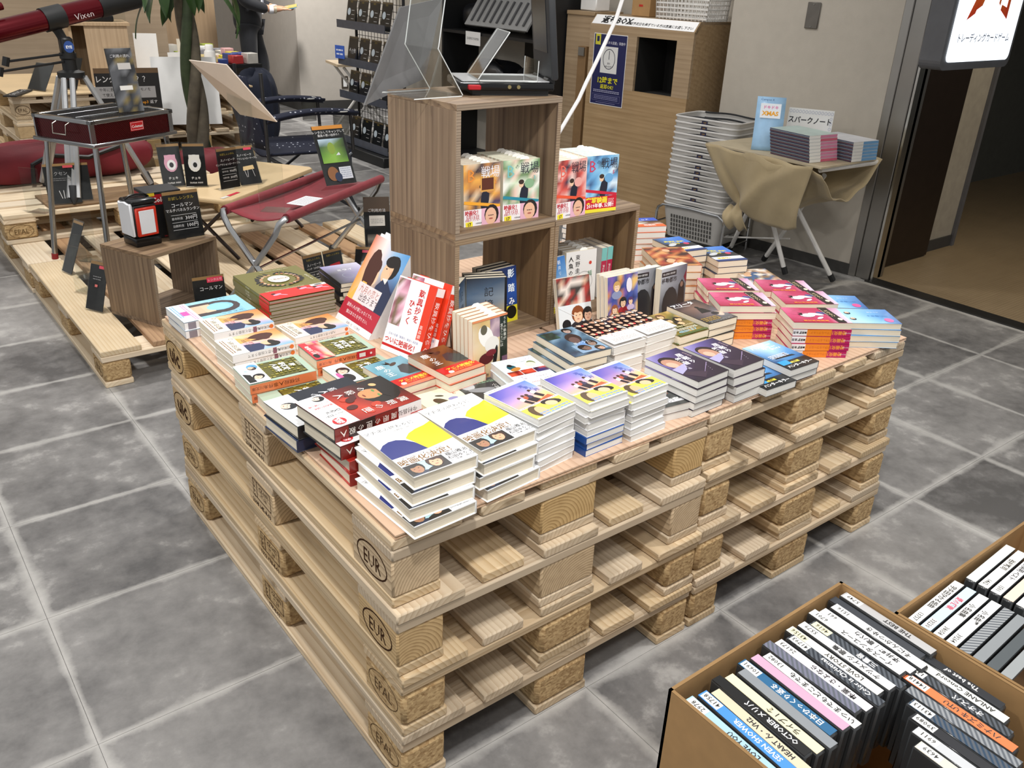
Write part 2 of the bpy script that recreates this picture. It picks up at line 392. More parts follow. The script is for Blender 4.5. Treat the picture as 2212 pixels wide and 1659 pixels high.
st(MB().b2((4.45, 1.45, 0), (4.82, 1.60, 2.8)).part('wall_corridor_left', mat('corridor_wall_paint', '#a29a8b', .7)))
st(MB().b2((4.45, 1.44, 0), (4.825, 1.45, .07)).part('baseboard_corridor', BASEB))
st(MB().b2((4.82, 1.43, 0), (4.85, 1.62, 2.8)).part('trim_6', mat('corner_guard_grey', '#5d5c5e', .5)))
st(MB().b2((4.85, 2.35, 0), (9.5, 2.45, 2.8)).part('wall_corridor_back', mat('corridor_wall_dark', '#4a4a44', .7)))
st(MB().b2((9.4, -3.5, 0), (9.5, 2.4, 2.8)).part('wall_corridor_blocker', MATS['corridor_wall_dark']))  # unseen end wall, added to keep light out of the corridor
st(MB().b2((3.75, -3.5, 2.35), (9.5, 2.45, 2.45)).part('ceiling_corridor_blocker', MATS['corridor_wall_dark']))  # unseen slab, added so the shop lamps leave the corridor dim
cf = wood('corridor_floor_vinyl', '#a48a60', '#8f764e', 'X', rings=30, rough=.35)
st(MB().b2((3.79, -3.5, -.01), (9.5, 2.4, .002)).part('floor_corridor', cf))
# switch plate on the right wall
t = thing('wall_plate', 'grey metal blank plate high on the beige right wall', 'wall plate', (3.663, 1.92, 1.295), WA)
MB().box((0, 0, 0), (.008, .075, .128)).part('plate', mat('plate_grey_metal', '#77736d', .35, metal=.7), t, bevel=.003)
for q in (-.054, .054): MB().lathe([(.004, 0), (.003, .003)], 8, Matrix.Rotation(R_(-90), 4, 'Y')).part('screw', STEEL, t, (-.004, 0, q))
# structural column far behind
CW = mat('column_paint_grey', '#bdb6ac', .75, var=.03)
st(MB().prism([(3.53, 8.0), (8.5, 7.3), (8.5, 9), (3.62, 13)], 0, 3.0).part('wall_column', CW))
st(MB().prism([(3.52, 7.99), (8.5, 7.29), (8.5, 7.35), (3.54, 8.02), (3.62, 13), (3.6, 13)], 0, .1).part('baseboard_column', BASEB))
st(MB().b2((-4, 12.9, 0), (3.7, 13.0, 3)).part('wall_back', mat('back_wall_cream', '#c9bda8', .8)))

# ================================================================ EUR pallets
PW = dict(light='#d3b27d', dark='#b58b56')
WY = wood('pallet_pine_lengthwise', '#d6be98', '#b69669', 'Y', rings=48, stretch=.05, contrast=(.2, .95), dirt='#6e5a41', var=.3)
WX = wood('pallet_pine_crosswise', '#d4bb95', '#b39367', 'X', rings=48, stretch=.05, contrast=(.2, .95), dirt='#77603f', var=.3)
WB = wood('pallet_block_pine', '#cfae78', '#9a7744', 'Y', rings=75, stretch=.05, contrast=(.25, .85), var=.15, offs=.12)
WN = wood('new_pallet_pine', '#e4cfac', '#cdae80', 'Y', rings=38, stretch=.05, contrast=(.25, 1.0), var=.25)
WNX = wood('new_pallet_pine_cross', '#e2ccaa', '#cbac7e', 'X', rings=38, stretch=.05, contrast=(.25, 1.0), var=.25)
WBR = wood('brown_pallet_board', '#b98d5a', '#95683c', 'Y', rings=38, stretch=.05, contrast=(.25, 1.0), var=.2)
def chip():
    m, nt, b = newmat('pressed_chipboard'); N = nt.nodes; L = nt.links
    tc = N.new('ShaderNodeTexCoord'); oi = N.new('ShaderNodeObjectInfo'); vo = N.new('ShaderNodeTexVoronoi'); vo.inputs['Scale'].default_value = 150
    no = N.new('ShaderNodeTexNoise'); no.inputs['Scale'].default_value = 60; no.inputs['Detail'].default_value = 6
    ad = N.new('ShaderNodeVectorMath'); ad.operation = 'ADD'; L.new(tc.outputs['Object'], ad.inputs[0]); L.new(oi.outputs['Random'], ad.inputs[1])
    mpn = N.new('ShaderNodeMapping'); mpn.inputs['Scale'].default_value = (1, .6, 1.6); L.new(ad.outputs[0], mpn.inputs[0]); L.new(mpn.outputs[0], vo.inputs['Vector']); L.new(mpn.outputs[0], no.inputs['Vector'])
    mx = N.new('ShaderNodeMix'); mx.data_type = 'RGBA'; mx.inputs[0].default_value = .5; L.new(vo.outputs['Color'], mx.inputs[6]); L.new(no.outputs['Fac'], mx.inputs[7])
    bw = N.new('ShaderNodeRGBToBW'); L.new(mx.outputs[2], bw.inputs[0])
    rp = N.new('ShaderNodeValToRGB'); L.new(bw.outputs[0], rp.inputs[0]); e = rp.color_ramp.elements
    e[0].position = .25; e[0].color = (*lin('#8f7048'), 1); e[1].position = .75; e[1].color = (*lin('#d0b384'), 1)
    L.new(rp.outputs[0], b.inputs['Base Color']); b.inputs['Roughness'].default_value = .85
    bp = N.new('ShaderNodeBump'); bp.inputs['Strength'].default_value = .5; bp.inputs['Distance'].default_value = .003; L.new(bw.outputs[0], bp.inputs['Height']); L.new(bp.outputs[0], b.inputs['Normal'])
    return m
CHIP = chip()
NAIL = mat('nail_steel', '#4a4038', .5, metal=.6)
PM = {}
def pm(key, dims, m, bev=.003):
    if (key, m.name) not in PM: PM[(key, m.name)] = MB().box((0, 0, 0), dims).mesh(key, m, bev)
    return PM[(key, m.name)]
DX = [(.0725, .145), (.2363, .1), (.4, .145), (.5637, .1), (.7275, .145)]
def pallet(label, loc, rz=0, block=None, group=None, wy=None, wx=None, seed=0, brown=(), nails=True):
    """0.8 m (x) by 1.2 m (y) four-way block pallet, corner at loc"""
    rd = random.Random(seed); wy = wy or WY; wx = wx or WX
    t = thing('pallet', label, 'pallet', loc, rz, group)
    t['blocks'] = 0
    blocks = {}
    for i, (bx_, bw) in enumerate(((.05, .1), (.4, .145), (.75, .1))):
        o = link('bottom_board', pm('bottom_board%d' % (bw * 1000), (bw, 1.2, .022), wy), t, (bx_, .6, .011))
        for j, by in enumerate((.0725, .6, 1.1275)):
            m = block if block else WB
            o = link('block', pm('block%d' % (bw * 1000), (bw - .002, .145, .078), m, .004 if m is WB else .009), t, (bx_, by, .061), (0, 0, rd.uniform(-.012, .012)))
            blocks[i, j] = o
    for by in (.0725, .6, 1.1275):
        link('stringer_board', pm('stringer_board', (.8, .145, .022), wx), t, (.4, by + rd.uniform(-.003, .003), .111))
    for k, (x, w) in enumerate(DX):
        o = link('deck_board', pm('deck_board%d' % (w * 1000), (w, 1.2, .022), WBR if k in brown else wy), t, (x + rd.uniform(-.004, .004) * (0 < k < 4), .6 + rd.uniform(-.006, .006), .133), (0, 0, rd.uniform(-.004, .004)))
        for by in (.0725, 1.1275) if nails else ():
            for q in (-1, 1):
                link('nail_head', NM, o, (q * w * .22 + rd.uniform(-.012, .012), by - .6 + rd.uniform(-.03, .03), .0112))
    del t['blocks']
    return t, blocks
NM = MB().lathe([(.005, -.001), (.0045, -.0003)], 7).mesh('nail_head', NAIL)
# burnt stamps: canvas turned on the -x face of a block
def stamp(kind, blk):
    c = Cv(.00004); K = '#3a2415'
    if kind in ('EUR', 'EPAL'):
        if kind == 'EUR': c.ring(0, 0, .055, .033, .0035, K); c.text('EUR', 0, 0, .044, K, sx=.8, bold=.005)
        else: c.ring(0, 0, .055, .033, .002, '#5a4630'); c.text('EPAL', 0, 0, .036, '#5a4630', sx=.85, bold=.0)
    elif kind == 'UIC':
        c.text('uic', -.002, .004, .07, K, sx=.95, bold=.03); c.ring(.0, -.002, .066, .042, .003, K)
    else:
        c.frame(.005, .008, .1, .046, .0022, K); c.vtext('IPPC', -.036, .022, .012, K, .95, bold=.01); c.rect(-.022, .008, .002, .044, K)
        c.text('CZ-1071', .018, .018, .015, K, bold=.006); c.text('HT', .005, .004, .010, K); c.text('DB', .024, .002, .012, K); c.text(kind, 0, -.029, .0175, K, bold=.012)
    hw = blk.data.vertices[0].co.x; hw = max(abs(v.co.x) for v in blk.data.vertices)
    # face -x: canvas right = -y, up = z
    o = c.part('stamp', blk, (-hw - .0003, 0, 0), m=printmat('burnt_stamp', .9, 0, .1))
    o.rotation_euler = Matrix(((0, 0, -1), (-1, 0, 0), (0, 1, 0))).to_euler()
PAL = []
for k, (ox, oy) in enumerate(((.0007, .0226), (-.0022, .0069), (.0014, -.0003), (0, 0))):
    where = ('topmost', 'second from top', 'third from top', 'bottom')[k]
    t, b = pallet(f'{where} pallet of the near left pallet stack under the books', (ox, oy, .432 - .144 * k), block=None if k < 2 else CHIP, group='pallets of the book table', seed=k + 3)
    PAL.append(t)
    for (i, j), s in (((0, 0), ('EUR', 'EUR', 'EPAL', 'EPAL')[k]), ((0, 1), ('2108 145-8-01', '2108 145-8-03', '1022 178-8-01', '178-8-01')[k]), ((0, 2), ('UIC', 'UIC', 'EPAL', 'EPAL')[k])):
        stamp(s, b[i, j])
for k, (ox, oy) in enumerate(((.0076, .0273), (.012, .0151), (.0053, .0017), (.0102, -.0015))):
    where = ('topmost', 'second from top', 'third from top', 'bottom')[k]
    pallet(f'{where} chipboard-block pallet of the right-hand pallet stack', (.8 + ox, oy, .432 - .144 * k), block=CHIP, group='pallets of the book table', seed=k + 13)
# plywood tops
PV = wood('plywood_face_veneer', '#d9b698', '#b98f70', 'Y', rings=26, stretch=.035, contrast=(.35, 1.1), rough=.45, var=.1)
PE = wood('plywood_core_edge', '#a58a63', '#6f573a', 'X', rings=120, stretch=.05, var=.1)
for nm, x0, y0, sx in (('left', .008, .022, .792), ('right', .812, .031, .803)):
    t = thing('plywood_sheet', f'thin plywood sheet lying on the {nm} pallet stack under the books', 'plywood sheet', (x0, y0, .576), 0, 'plywood sheets on the pallets')
    for q, (z0, z1, m, ins) in enumerate(((0, .003, PV, 0), (.003, .0058, PE, .001), (.0058, .009, PV, 0))):
        MB().b2((ins, ins, z0), (sx - ins, 1.19 - ins, z1)).part(('lower_veneer', 'core', 'face_veneer')[q], m, t)
# ================================================================ books
def pages_mat(name, c1, c2):
    m, nt, b = newmat(name); N = nt.nodes; L = nt.links
    tc = N.new('ShaderNodeTexCoord'); mp = N.new('ShaderNodeMapping'); mp.inputs['Scale'].default_value = (6, 6, 2600); L.new(tc.outputs['Object'], mp.inputs[0])
    no = N.new('ShaderNodeTexNoise'); no.inputs['Scale'].default_value = 1; no.inputs['Detail'].default_value = 2; L.new(mp.outputs[0], no.inputs['Vector'])
    rp = N.new('ShaderNodeValToRGB'); L.new(no.outputs['Fac'], rp.inputs[0]); e = rp.color_ramp.elements
    e[0].position = .3; e[0].color = (*lin(c2), 1); e[1].position = .6; e[1].color = (*lin(c1), 1)
    L.new(rp.outputs[0], b.inputs['Base Color']); b.inputs['Roughness'].default_value = .85; b.inputs['Specular IOR Level'].default_value = .2
    return m
PGC = pages_mat('paper_pages_cream', '#efe6d2', '#d3c8b2'); PGW = pages_mat('paper_pages_white', '#ecebe6', '#cfceca'); PGG = pages_mat('paper_pages_grey', '#b9b1a2', '#857d70')
SLIP = mat('paper_order_slip', '#f2f2ef', .7, var=.02)
BK = {}
def kind(key, w, h, t, col, pages=PGC, spine=1, hard=False, draw=None, spined=None, band=None, slip=False):
    """spine=+1: bound at local +x (right-to-left book); -1: at local -x. draw(c, w, h) paints the front in metres, origin at centre"""
    ct = .0022 if hard else .0006; ov = .003 if hard else .0008
    m = mat('cover_' + key, col, .35, var=.03, vscale=40, coat=.15)
    cb = MB(); x0, x1, y0, y1 = -w / 2, w / 2, -h / 2, h / 2
    cb.b2((x0, y0, 0), (x1, y1, ct)).b2((x0, y0, t - ct), (x1, y1, t))
    cb.b2((x1 - ct, y0, ct), (x1, y1, t - ct)) if spine > 0 else cb.b2((x0, y0, ct), (x0 + ct, y1, t - ct))
    pb = MB().b2((x0 + (ov if spine > 0 else ct), y0 + ov, ct), (x1 - (ct if spine > 0 else ov), y1 - ov, t - ct))
    d = dict(cover=cb.mesh('cover', m, .0008 if hard else 0), pages=pb.mesh('page_block', pages), t=t, w=w, h=h, spine=spine)
    if draw:
        c = Cv(); c.clip = (x0, y0, x1, y1); draw(c, w, h); d['print'] = c.mesh('cover_print', printmat('glossy_print', .3, .25))
    if spined:
        c = Cv(); spined(c, h, t); d['sp'] = c.mesh('spine_print', printmat('glossy_print', .3, .25))
    if band:
        bm = MB(); e = .0004; hh = band[0]
        bm.b2((x0 - e, y0 - e, -.0), (x1 + e, y0 + hh, .0004)).b2((x0 - e, y0 - e, t), (x1 + e, y0 + hh, t + e))
        bm.b2((x1, y0 - e, 0), (x1 + e, y0 + hh, t)) if spine > 0 else bm.b2((x0 - e, y0 - e, 0), (x0, y0 + hh, t))
        d['band'] = bm.mesh('paper_band', mat('band_' + key, band[1], .4, var=.02, coat=.1)); d['bandz'] = e
    if slip:
        s = MB(); s.prism([(-.014, 0), (.014, 0), (.012, .005), (.006, .0085), (-.006, .0085), (-.012, .005)], 0, .0012); d['slip'] = s.mesh('order_slip', SLIP)
    BK[key] = d
NB = [0]
def book(key, label, loc, rz=0, rot=None, group=None, name='book', cat='book', pr=True):
    d = BK[key]; o = thing(name, label, cat, loc, rz, group, rot)
    NB[0] += 1
    link('page_block', d['pages'], o)
    c = link('cover', d['cover'], o)
    if pr and 'print' in d: link('cover_print', d['print'], c, (0, 0, d['t'] + (.0006 if 'band' in d else .0001)))
    if 'band' in d: link('paper_band', d['band'], o)
    if 'sp' in d:
        x = d['w'] / 2 + .0007 if d['spine'] > 0 else -d['w'] / 2 - .0007
        s = link('spine_print', d['sp'], c, (x, 0, d['t'] / 2))
        s.rotation_euler = Matrix(((0, 0, 1), (1, 0, 0), (0, 1, 0))).to_euler() if d['spine'] > 0 else Matrix(((0, 0, -1), (-1, 0, 0), (0, 1, 0))).to_euler()
    if 'slip' in d: link('order_slip', d['slip'], o, (d['w'] * .12, d['h'] / 2 - .002, d['t'] * .5))
    return o
ORD = ['topmost', 'second', 'third', 'fourth', 'fifth', 'sixth', 'seventh', 'eighth', 'ninth']
def stack(key, n, x, y, rz, desc, place, z0=.585, jit=.004, flip=(), jrot=2.5, top=None, drift=(0, 0), seed=None, group=None):
    """n copies from the bottom up; rz in degrees (of the top one)"""
    rd = random.Random(seed if seed is not None else sum(map(ord, key)) + n); d = BK[key]; z = z0
    for k in range(n):
        q = n - 1 - k
        a = rz + (rd.uniform(-jrot, jrot) if q else 0) + (180 if q in flip else 0)
        dx, dy = (rd.uniform(-jit, jit) + drift[0] * q, rd.uniform(-jit, jit) + drift[1] * q) if q else (0, 0)
        where = 'topmost' if q == 0 else ('lowest' if k == 0 else f'{ORD[q]} from top')
        lab = f'{desc}, {where}, {place}' if n > 1 else f'{desc} {place}'
        book(key, lab, (x + dx, y + dy, z), R_(a), group=group or (place if n > 1 else None), pr=q < 2 or drift != (0, 0))
        z += d['t'] + .0004
    return z
W_ = '#f4f4f2'
# ---- cover drawings (front read upright: x right, y up)
def d_matinee(c, w, h):
    c.rect(0, 0, w, h, '#fafafa')
    B = lambda pts, col: c.poly([(x * w - w / 2, y * h - h / 2) for x, y in pts], col)
    B([(0, .36), (.56, .36), (.54, .44), (.49, .53), (.41, .61), (.31, .655), (.2, .66), (.09, .63), (0, .57)], '#172573')
    B([(.5, .52), (.56, .36), (1, .40), (1, .80), (.86, .76), (.7, .74), (.56, .70), (.45, .63)], '#f0e21e')
    c.text('マチネの終わりに', -.012, h * .385, .0135, '#505050', sx=.95); c.text('平野啓一郎', .006, h * .315, .007, '#8a8a8a')
    c.rect(0, -h * .325, w, h * .35, '#f5f6f9'); c.text('20万部突破！大人の愛の物語、ついに', 0, -h * .185, .0073, '#222', sx=.92)
    c.text('映画化決定！', -.006, -h * .245, .0195, '#7a551c', bold=.02, sx=1.0)
    c.rect(0, -h * .29, w, .0006, '#333'); c.rect(-w * .2, -h * .40, w * .6, h * .19, '#191a1c'); c.rect(-w * .2, -h * .385, w * .16, h * .15, '#a9cfd8')
    c.clip = (-w * .5, -h * .495, w * .1, -h * .305); c.face(-w * .36, -h * .39, .0145, '#a57a5c', '#15100e', 8, '#1d2a44'); c.face(-w * .06, -h * .375, .015, '#d9aa88', '#3a241b', -10, '#1a1614'); c.clip = (-w / 2, -h / 2, w / 2, h / 2)
    c.text('福山雅治', w * .31, -h * .335, .0125, '#1c1c1c', sx=.9); c.text('石田ゆり子', w * .32, -h * .40, .0115, '#1c1c1c', sx=.9); c.text('2019年秋 公開予定', w * .31, -h * .45, .0062, '#333')
kind('matinee', .13, .188, .0258, '#f7f7f5', PGC, 1, True, d_matinee, lambda c, h, t: (c.rect(0, 0, h, t * .96, '#f6f6f6'), c.text('マチネの終わりに', .03, 0, .011, '#444', 180), c.rect(-h * .32, 0, h * .3, t * .95, '#e9eef8')))
def d_sunset(c, w, h):
    c.grad(0, 0, w, h, [['#fafafa'] * 3] * 2)
    c.grad(0, h * .13, w * .98, h * .6, [['#e8b48c', '#f3c089', '#f0a860'], ['#b79ac6', '#d9a9b4', '#f0c58c'], ['#5b57b5', '#9a7fc4', '#8aa6dd'], ['#3743a0', '#7c6cc0', '#5d86d0']])
    c.rect(0, h * .465, w, h * .075, '#f7f7fa'); c.text('高野苺', -w * .33, h * .46, .007, '#555')
    for k, (x, y) in enumerate(((-.16, .08), (-.04, .10), (.05, .09), (.22, .16))):
        c.ell(x * w, y * h, .0042, .005, '#4a2a20', 8); c.ell(x * w + .001, y * h - .01, .006, .008, ('#f1f0d8', '#b2563c', '#3d3a55', '#f3ecdf')[k], 8); c.rect(x * w + .004, y * h - .024, .009, .02, '#30262e', 20)
    c.poly([(0, -.02), (.04, -.01), (.048, -.03), (.01, -.035)], '#b9623c')
    for k, ch in enumerate('流浪の月'): c.text(ch, w * (.22 + .05 * k), h * (.32 - .065 * k), .012, '#4a60b8')
    c.rect(0, -h * .335, w, h * .33, '#f4e65a'); c.rect(0, -h * .17, w, h * .035, '#f6f6f6'); c.dashes(0, -h * .17, w * .9, 1, .004, '#aa5544')
    c.ell(-w * .27, -h * .33, .016, .022, '#5b4a36'); c.ell(-w * .19, -h * .36, .012, .019, '#d9b78e'); c.ell(w * .2, -h * .25, .022, .011, '#2c2626', a=-20); c.ell(w * .17, -h * .28, .013, .01, '#e3bd97', a=-20)
    c.dashes(w * .06, -h * .4, w * .75, 2, .0075, '#8aa4c9', th=.6); c.rect(0, -h * .485, w, h * .03, '#eef1f7')
SPB = lambda bg, tx, s: (lambda c, h, t: (c.rect(0, 0, h, t * .96, bg), c.text(s, h * .1, 0, t * .55, tx, 180), c.text('文庫', -h * .4, 0, t * .4, tx, 180)))
kind('sunset', .104, .147, .0142, '#e6e6e8', PGW, 1, False, d_sunset)
kind('sunsetb', .104, .147, .0142, '#1b4f9c', PGW, -1, False, None, SPB('#1b4f9c', '#e8f0ff', '〇'))
def d_guitar(c, w, h):
    c.rect(0, 0, w, h, '#e3eef2'); c.text('さよならくちびる', .0, h * .40, .0105, '#c9b9cf', sx=1.1); c.text('SAYONARA KUCHIBIRU', 0, h * .34, .005, '#999')
    c.rect(w * .1, h * .18, w * .75, h * .2, '#dfe6e2'); c.ell(-w * .22, h * .2, .011, .013, '#1f5763'); c.ell(-w * .22, h * .27, .006, .0065, '#221b1a'); c.ell(-w * .18, h * .12, .014, .008, '#c8873e', a=20); c.ell(w * .3, h * .24, .010, .012, '#7d8a5a'); c.ell(w * .25, h * .2, .013, .011, '#e6e2d2')
    for k, col in enumerate(('#8d1713', '#b01f1c', '#3a2a6b')): c.photo(-w * .3 + k * w * .32, h * -.02, w * .3, h * .15, [col, '#40100e', col, '#d8573a'], 4, 3, k)
    c.text('人気グループ', -w * .15, -h * .17, .0075, '#c9b4c0'); c.text('解散ツアーが始まる', 0, -h * .23, .0075, '#c9b4c0'); c.rect(w * .0, -h * .38, w * .5, h * .06, '#f4f6f6'); c.dashes(0, -h * .38, w * .4, 1, .005, '#d06060')
kind('guitar', .104, .147, .0175, '#dce8ee', PGW, 1, False, d_guitar)
def d_blue(c, w, h):
    c.photo(0, 0, w, h, ['#2b4254', '#3d5a72', '#5f7f97', '#22313d', '#8fb0c8'], 6, 8, 4)
    c.ell(w * .1, h * .1, .02, .026, '#3b2c28', a=-20); c.ell(w * .06, h * .03, .013, .018, '#6d5650', a=-20); c.face(w * .22, h * .38, .012, '#b9a298', '#1c1817', -15)
    c.photo(-w * .3, h * .32, w * .35, h * .25, ['#2a4237', '#456454', '#233029'], 4, 4, 2); c.rect(w * .12, -h * .3, w * .7, h * .3, '#8aa9c6'); c.poly([(-.01, -.02), (.02, -.008), (.03, -.03), (0, -.035)], '#6e9bd2')
    c.face(w * .0, -h * .30, .014, '#7a6258', '#191514', 30); c.face(w * .28, -h * .2, .013, '#9a8476', '#2a211f', -20); c.face(w * .30, -h * .40, .011, '#caa992', '#2a211f', 15); c.text('風のうた', w * .1, -h * .12, .013, '#e6eef4', sx=.9)
kind('bluefilm', .106, .15, .0176, '#2f3f4c', PGC, 1, False, d_blue)
def d_crowd(c, w, h):
    c.rect(0, 0, w, h, '#f6f4f2'); rd = random.Random(5); c.rect(0, h * .2, w * .95, h * .55, '#3b2628')
    for j in range(5):
        for i in range(5):
            x, y = -w * .4 + i * w * .2 + rd.uniform(-.003, .003), h * (-.02 + j * .112)
            if rd.random() < .35: c.ell(x + .006, y - .004, .007, .006, rd.choice(('#b4232c', '#d8484a', '#e7dcd4')))
            c.face(x, y, .0082, rd.choice(('#e6b99b', '#d9a98a', '#f0cdb4')), rd.choice(('#231814', '#3a241c', '#171314')), rd.uniform(-20, 20))
    c.rect(0, -h * .31, w, h * .37, '#f8f6f4'); c.text('十二人の死にたい', .0, -h * .18, .0095, '#c84a4e', sx=1.0); c.text('子どもたち', .0, -h * .25, .0088, '#c84a4e'); c.dashes(0, -h * .33, w * .75, 3, .006, '#b9b0ac', th=.5)
kind('crowd', .104, .147, .0196, '#efeae5', PGW, 1, False, d_crowd)
def d_coffee(c, w, h):
    c.photo(0, 0, w, h, ['#6d6a2a', '#8f7a33', '#b98d4a', '#4d4b22', '#caa55e'], 6, 8, 8); rd = random.Random(9)
    for x, y in ((-.25, .33), (.02, .34), (-.3, .12), (.0, .12), (.3, .1), (.15, -.05)): c.face(x * w, y * h, .012, '#e5bb8c', rd.choice(('#3b2413', '#5d3a1a', '#211812')), rd.uniform(-25, 25), '#7b6a3a')
    c.text('コーヒーが冷めないうちに', 0, -h * .17, .0078, '#fff4c8', bold=.01); c.dashes(0, -h * .26, w * .8, 2, .006, '#f2ecd2', th=.5); c.text('4回泣けます', -w * .05, -h * .37, .0115, '#8fd0ee', bold=.015); c.rect(0, -h * .46, w, h * .07, '#4d5d2a')
kind('coffee', .104, .147, .0212, '#5f5b2c', PGC, 1, False, d_coffee)
def d_alita(c, w, h):
    c.grad(0, 0, w, h, [['#141416', '#201e22', '#191820'], ['#3a3236', '#6b5f63', '#7b7f8c'], ['#54433f', '#7e6156', '#4b4040'], ['#17151a', '#33272a', '#1b1a1d']])
    c.text('アリータ', -w * .1, h * .4, .021, '#f4f4f4', bold=.03, sx=.95); c.rect(-w * .2, h * .32, w * .5, .0016, '#eee', -6)
    c.poly([(-.012, -.012), (.002, .02), (.01, .024), (.018, .014), (.024, -.014)], '#141316'); c.ell(.008, .026, .006, .007, '#101014'); c.ell(w * .28, -h * .22, .012, .016, '#c8b6a8'); c.ell(w * .2, -h * .18, .012, .01, '#23232b')
    c.dashes(-w * .18, -h * .28, w * .55, 3, .008, '#a8893a', th=.5); c.dashes(0, -h * .43, w * .8, 2, .006, '#888', th=.5)
kind('alita', .106, .15, .0188, '#1c1b1e', PGC, 1, False, d_alita)
def d_samurai(c, w, h):
    c.grad(0, 0, w, h, [['#231a2a', '#2b1d30', '#1d1622'], ['#3a2b47', '#2f2036', '#2a1c30'], ['#7468a8', '#4b3a64', '#31233c'], ['#9a94c8', '#5d5191', '#2e2750']])
    c.ell(-w * .2, h * .17, .026, .032, '#2a1a1a', a=20); c.ell(-w * .24, h * .13, .02, .027, '#b88a74', a=20); c.ell(-w * .29, h * .10, .012, .015, '#d6ae98', a=20); c.poly([(-.05, -.03), (-.02, -.018), (.0, .006), (-.052, -.002)], '#a9a4d0'); c.poly([(-.052, -.03), (-.03, -.028), (.01, -.05), (-.02, -.07)], '#3b2b3c')
    for k, ch in enumerate('居眠り'): c.text(ch, w * .23, h * (.28 - .13 * k), .0185, '#f2eff4', -8, bold=.02)
    for k, ch in enumerate('磐音'): c.text(ch, w * .05 - .002 * k, h * (.17 - .14 * k), .0185, '#f2eff4', -8, bold=.02)
    for k, ch in enumerate('決定版'): c.text(ch, -w * .12, h * (.02 - .075 * k), .009, '#d8cfe0', -8)
    c.vtext('佐伯泰英', w * .4, h * .3, .007, '#b9a3a8'); c.poly([(.0, -.05), (.002, -.05), (.045, -.02), (.044, -.018)], '#8f7ea2')
    for k in range(4): c.ell(w * .3 - .003 * k, -h * (.2 + .05 * k), .0008, .0008, '#d8d0e0', 6)
kind('samurai', .106, .15, .0168, '#2b2030', PGW, 1, False, d_samurai)
kind('samurai2', .106, .15, .0208, '#2b2030', PGW, 1, False, d_samurai)
def d_mono(c, w, h):
    c.photo(0, 0, w, h, ['#9a98a0', '#c9c8ce', '#55575a', '#e0e0e6'], 5, 7, 3); c.photo(0, -h * .18, w, h * .3, ['#3d4241', '#5a5f5e', '#262a2a'], 5, 4, 6); c.text('映画化決定', 0, -h * .33, .0175, '#f6f6f6', bold=.035); c.rect(0, -h * .45, w, h * .1, '#3b3e3c'); c.vtext('新聞記者', w * .3, h * .1, .01, '#c07050')
kind('mono', .105, .148, .0162, '#c9bcb6', PGW, 1, False, d_mono)
def d_hunter(c, w, h):
    c.grad(0, 0, w, h, [['#0a1626', '#14304e', '#0d2038'], ['#1d4a80', '#3d83c0', '#1f5590'], ['#4f8cc8', '#a9d2ee', '#5a9ad4'], ['#9fc8e8', '#dcecf6', '#8fc0e8']])
    c.text('ハンター', -w * .02, h * .40, .0185, '#fff', bold=.03); c.text('キラー', w * .1, h * .30, .0165, '#fff', bold=.03); c.text('潜航せよ', w * .22, h * .22, .009, '#fff', bold=.02)
    c.poly([(-.03, -.005), (.03, -.012), (.034, -.02), (-.034, -.015)], '#0b1420'); c.rect(.012, -.002, .006, .014, '#0b1420')
    c.rect(0, -h * .36, w, h * .28, '#0c0f14'); c.rect(-w * .3, -h * .26, w * .3, h * .14, '#2e9ae0'); c.text('4月公開', -w * .02, -h * .3, .009, '#f3e14a', bold=.03); c.text('ハンターキラー', w * .0, -h * .40, .0135, '#f4f4f4', bold=.03, sx=.95)
    c.dashes(-w * .1, h * .02, w * .6, 3, .006, '#eef', th=.5)
kind('hunter', .106, .15, .0178, '#16273c', PGW, 1, False, d_hunter)
def d_pink(c, w, h):
    c.grad(0, 0, w, h, [['#e7cfe6', '#ead8ee', '#d7a8cc'], ['#b8345c', '#c23f68', '#b02c55'], ['#a82348', '#c0406a', '#b5305a'], ['#9c1c3c', '#c64c78', '#d66a92']])
    rd = random.Random(3)
    for k in range(14): c.rect(rd.uniform(-.4, .4) * w, h * rd.uniform(.1, .46), .0012, .022, '#d8718f')
    c.ell(-.004, .022, .012, .02, '#f4eef2', a=10); c.ell(.004, -.002, .008, .02, '#efe6f2', a=-14); c.ell(.014, -.02, .006, .014, '#4a5a92', a=-20); c.poly([(-.006, .036), (.0, .048), (.006, .036), (.012, .046), (.012, .032)], '#1d1418'); c.ell(-.022, -.004, .005, .012, '#f4eef2', a=40)
    c.vtext('異世界居酒屋', -w * .40, h * .28, .0105, '#f08a3c', bold=.03)
    c.poly([(-w / 2, -.040), (w / 2, -.022), (w / 2, -.046), (-w / 2, -.062)], '#2a211e'); c.text('このミス', .01, -.040, .0115, '#e8d6a4', 10, bold=.02); c.ell(-.03, -.052, .008, .006, '#f0ead0'); c.dashes(.02, -.027, .05, 1, .005, '#d8c8b0', 10)
def sp_pink(c, h, t):
    c.rect(0, 0, h, t * .94, '#f08a1e'); c.rect(h * .33, 0, h * .34, t * .94, '#b81860'); c.rect(-h * .38, 0, h * .24, t * .94, '#f4f2f4')
    c.text('映画化！', h * .27, 0, t * .6, '#f0a03c', 180, bold=.03); c.text('MOVIE', h * .44, 0, t * .3, '#f3d9e6', 180); c.text('パラレルワールド・ラ', -h * .06, 0, t * .42, '#c8601a', 180, sx=.9); c.ell(-h * .285, 0, t * .16, t * .16, '#222', 6); c.text('東野圭吾', -h * .40, 0, t * .4, '#333', 180, bold=.02)
kind('pink', .105, .15, .0186, '#b02a55', PGC, 1, False, d_pink, sp_pink)
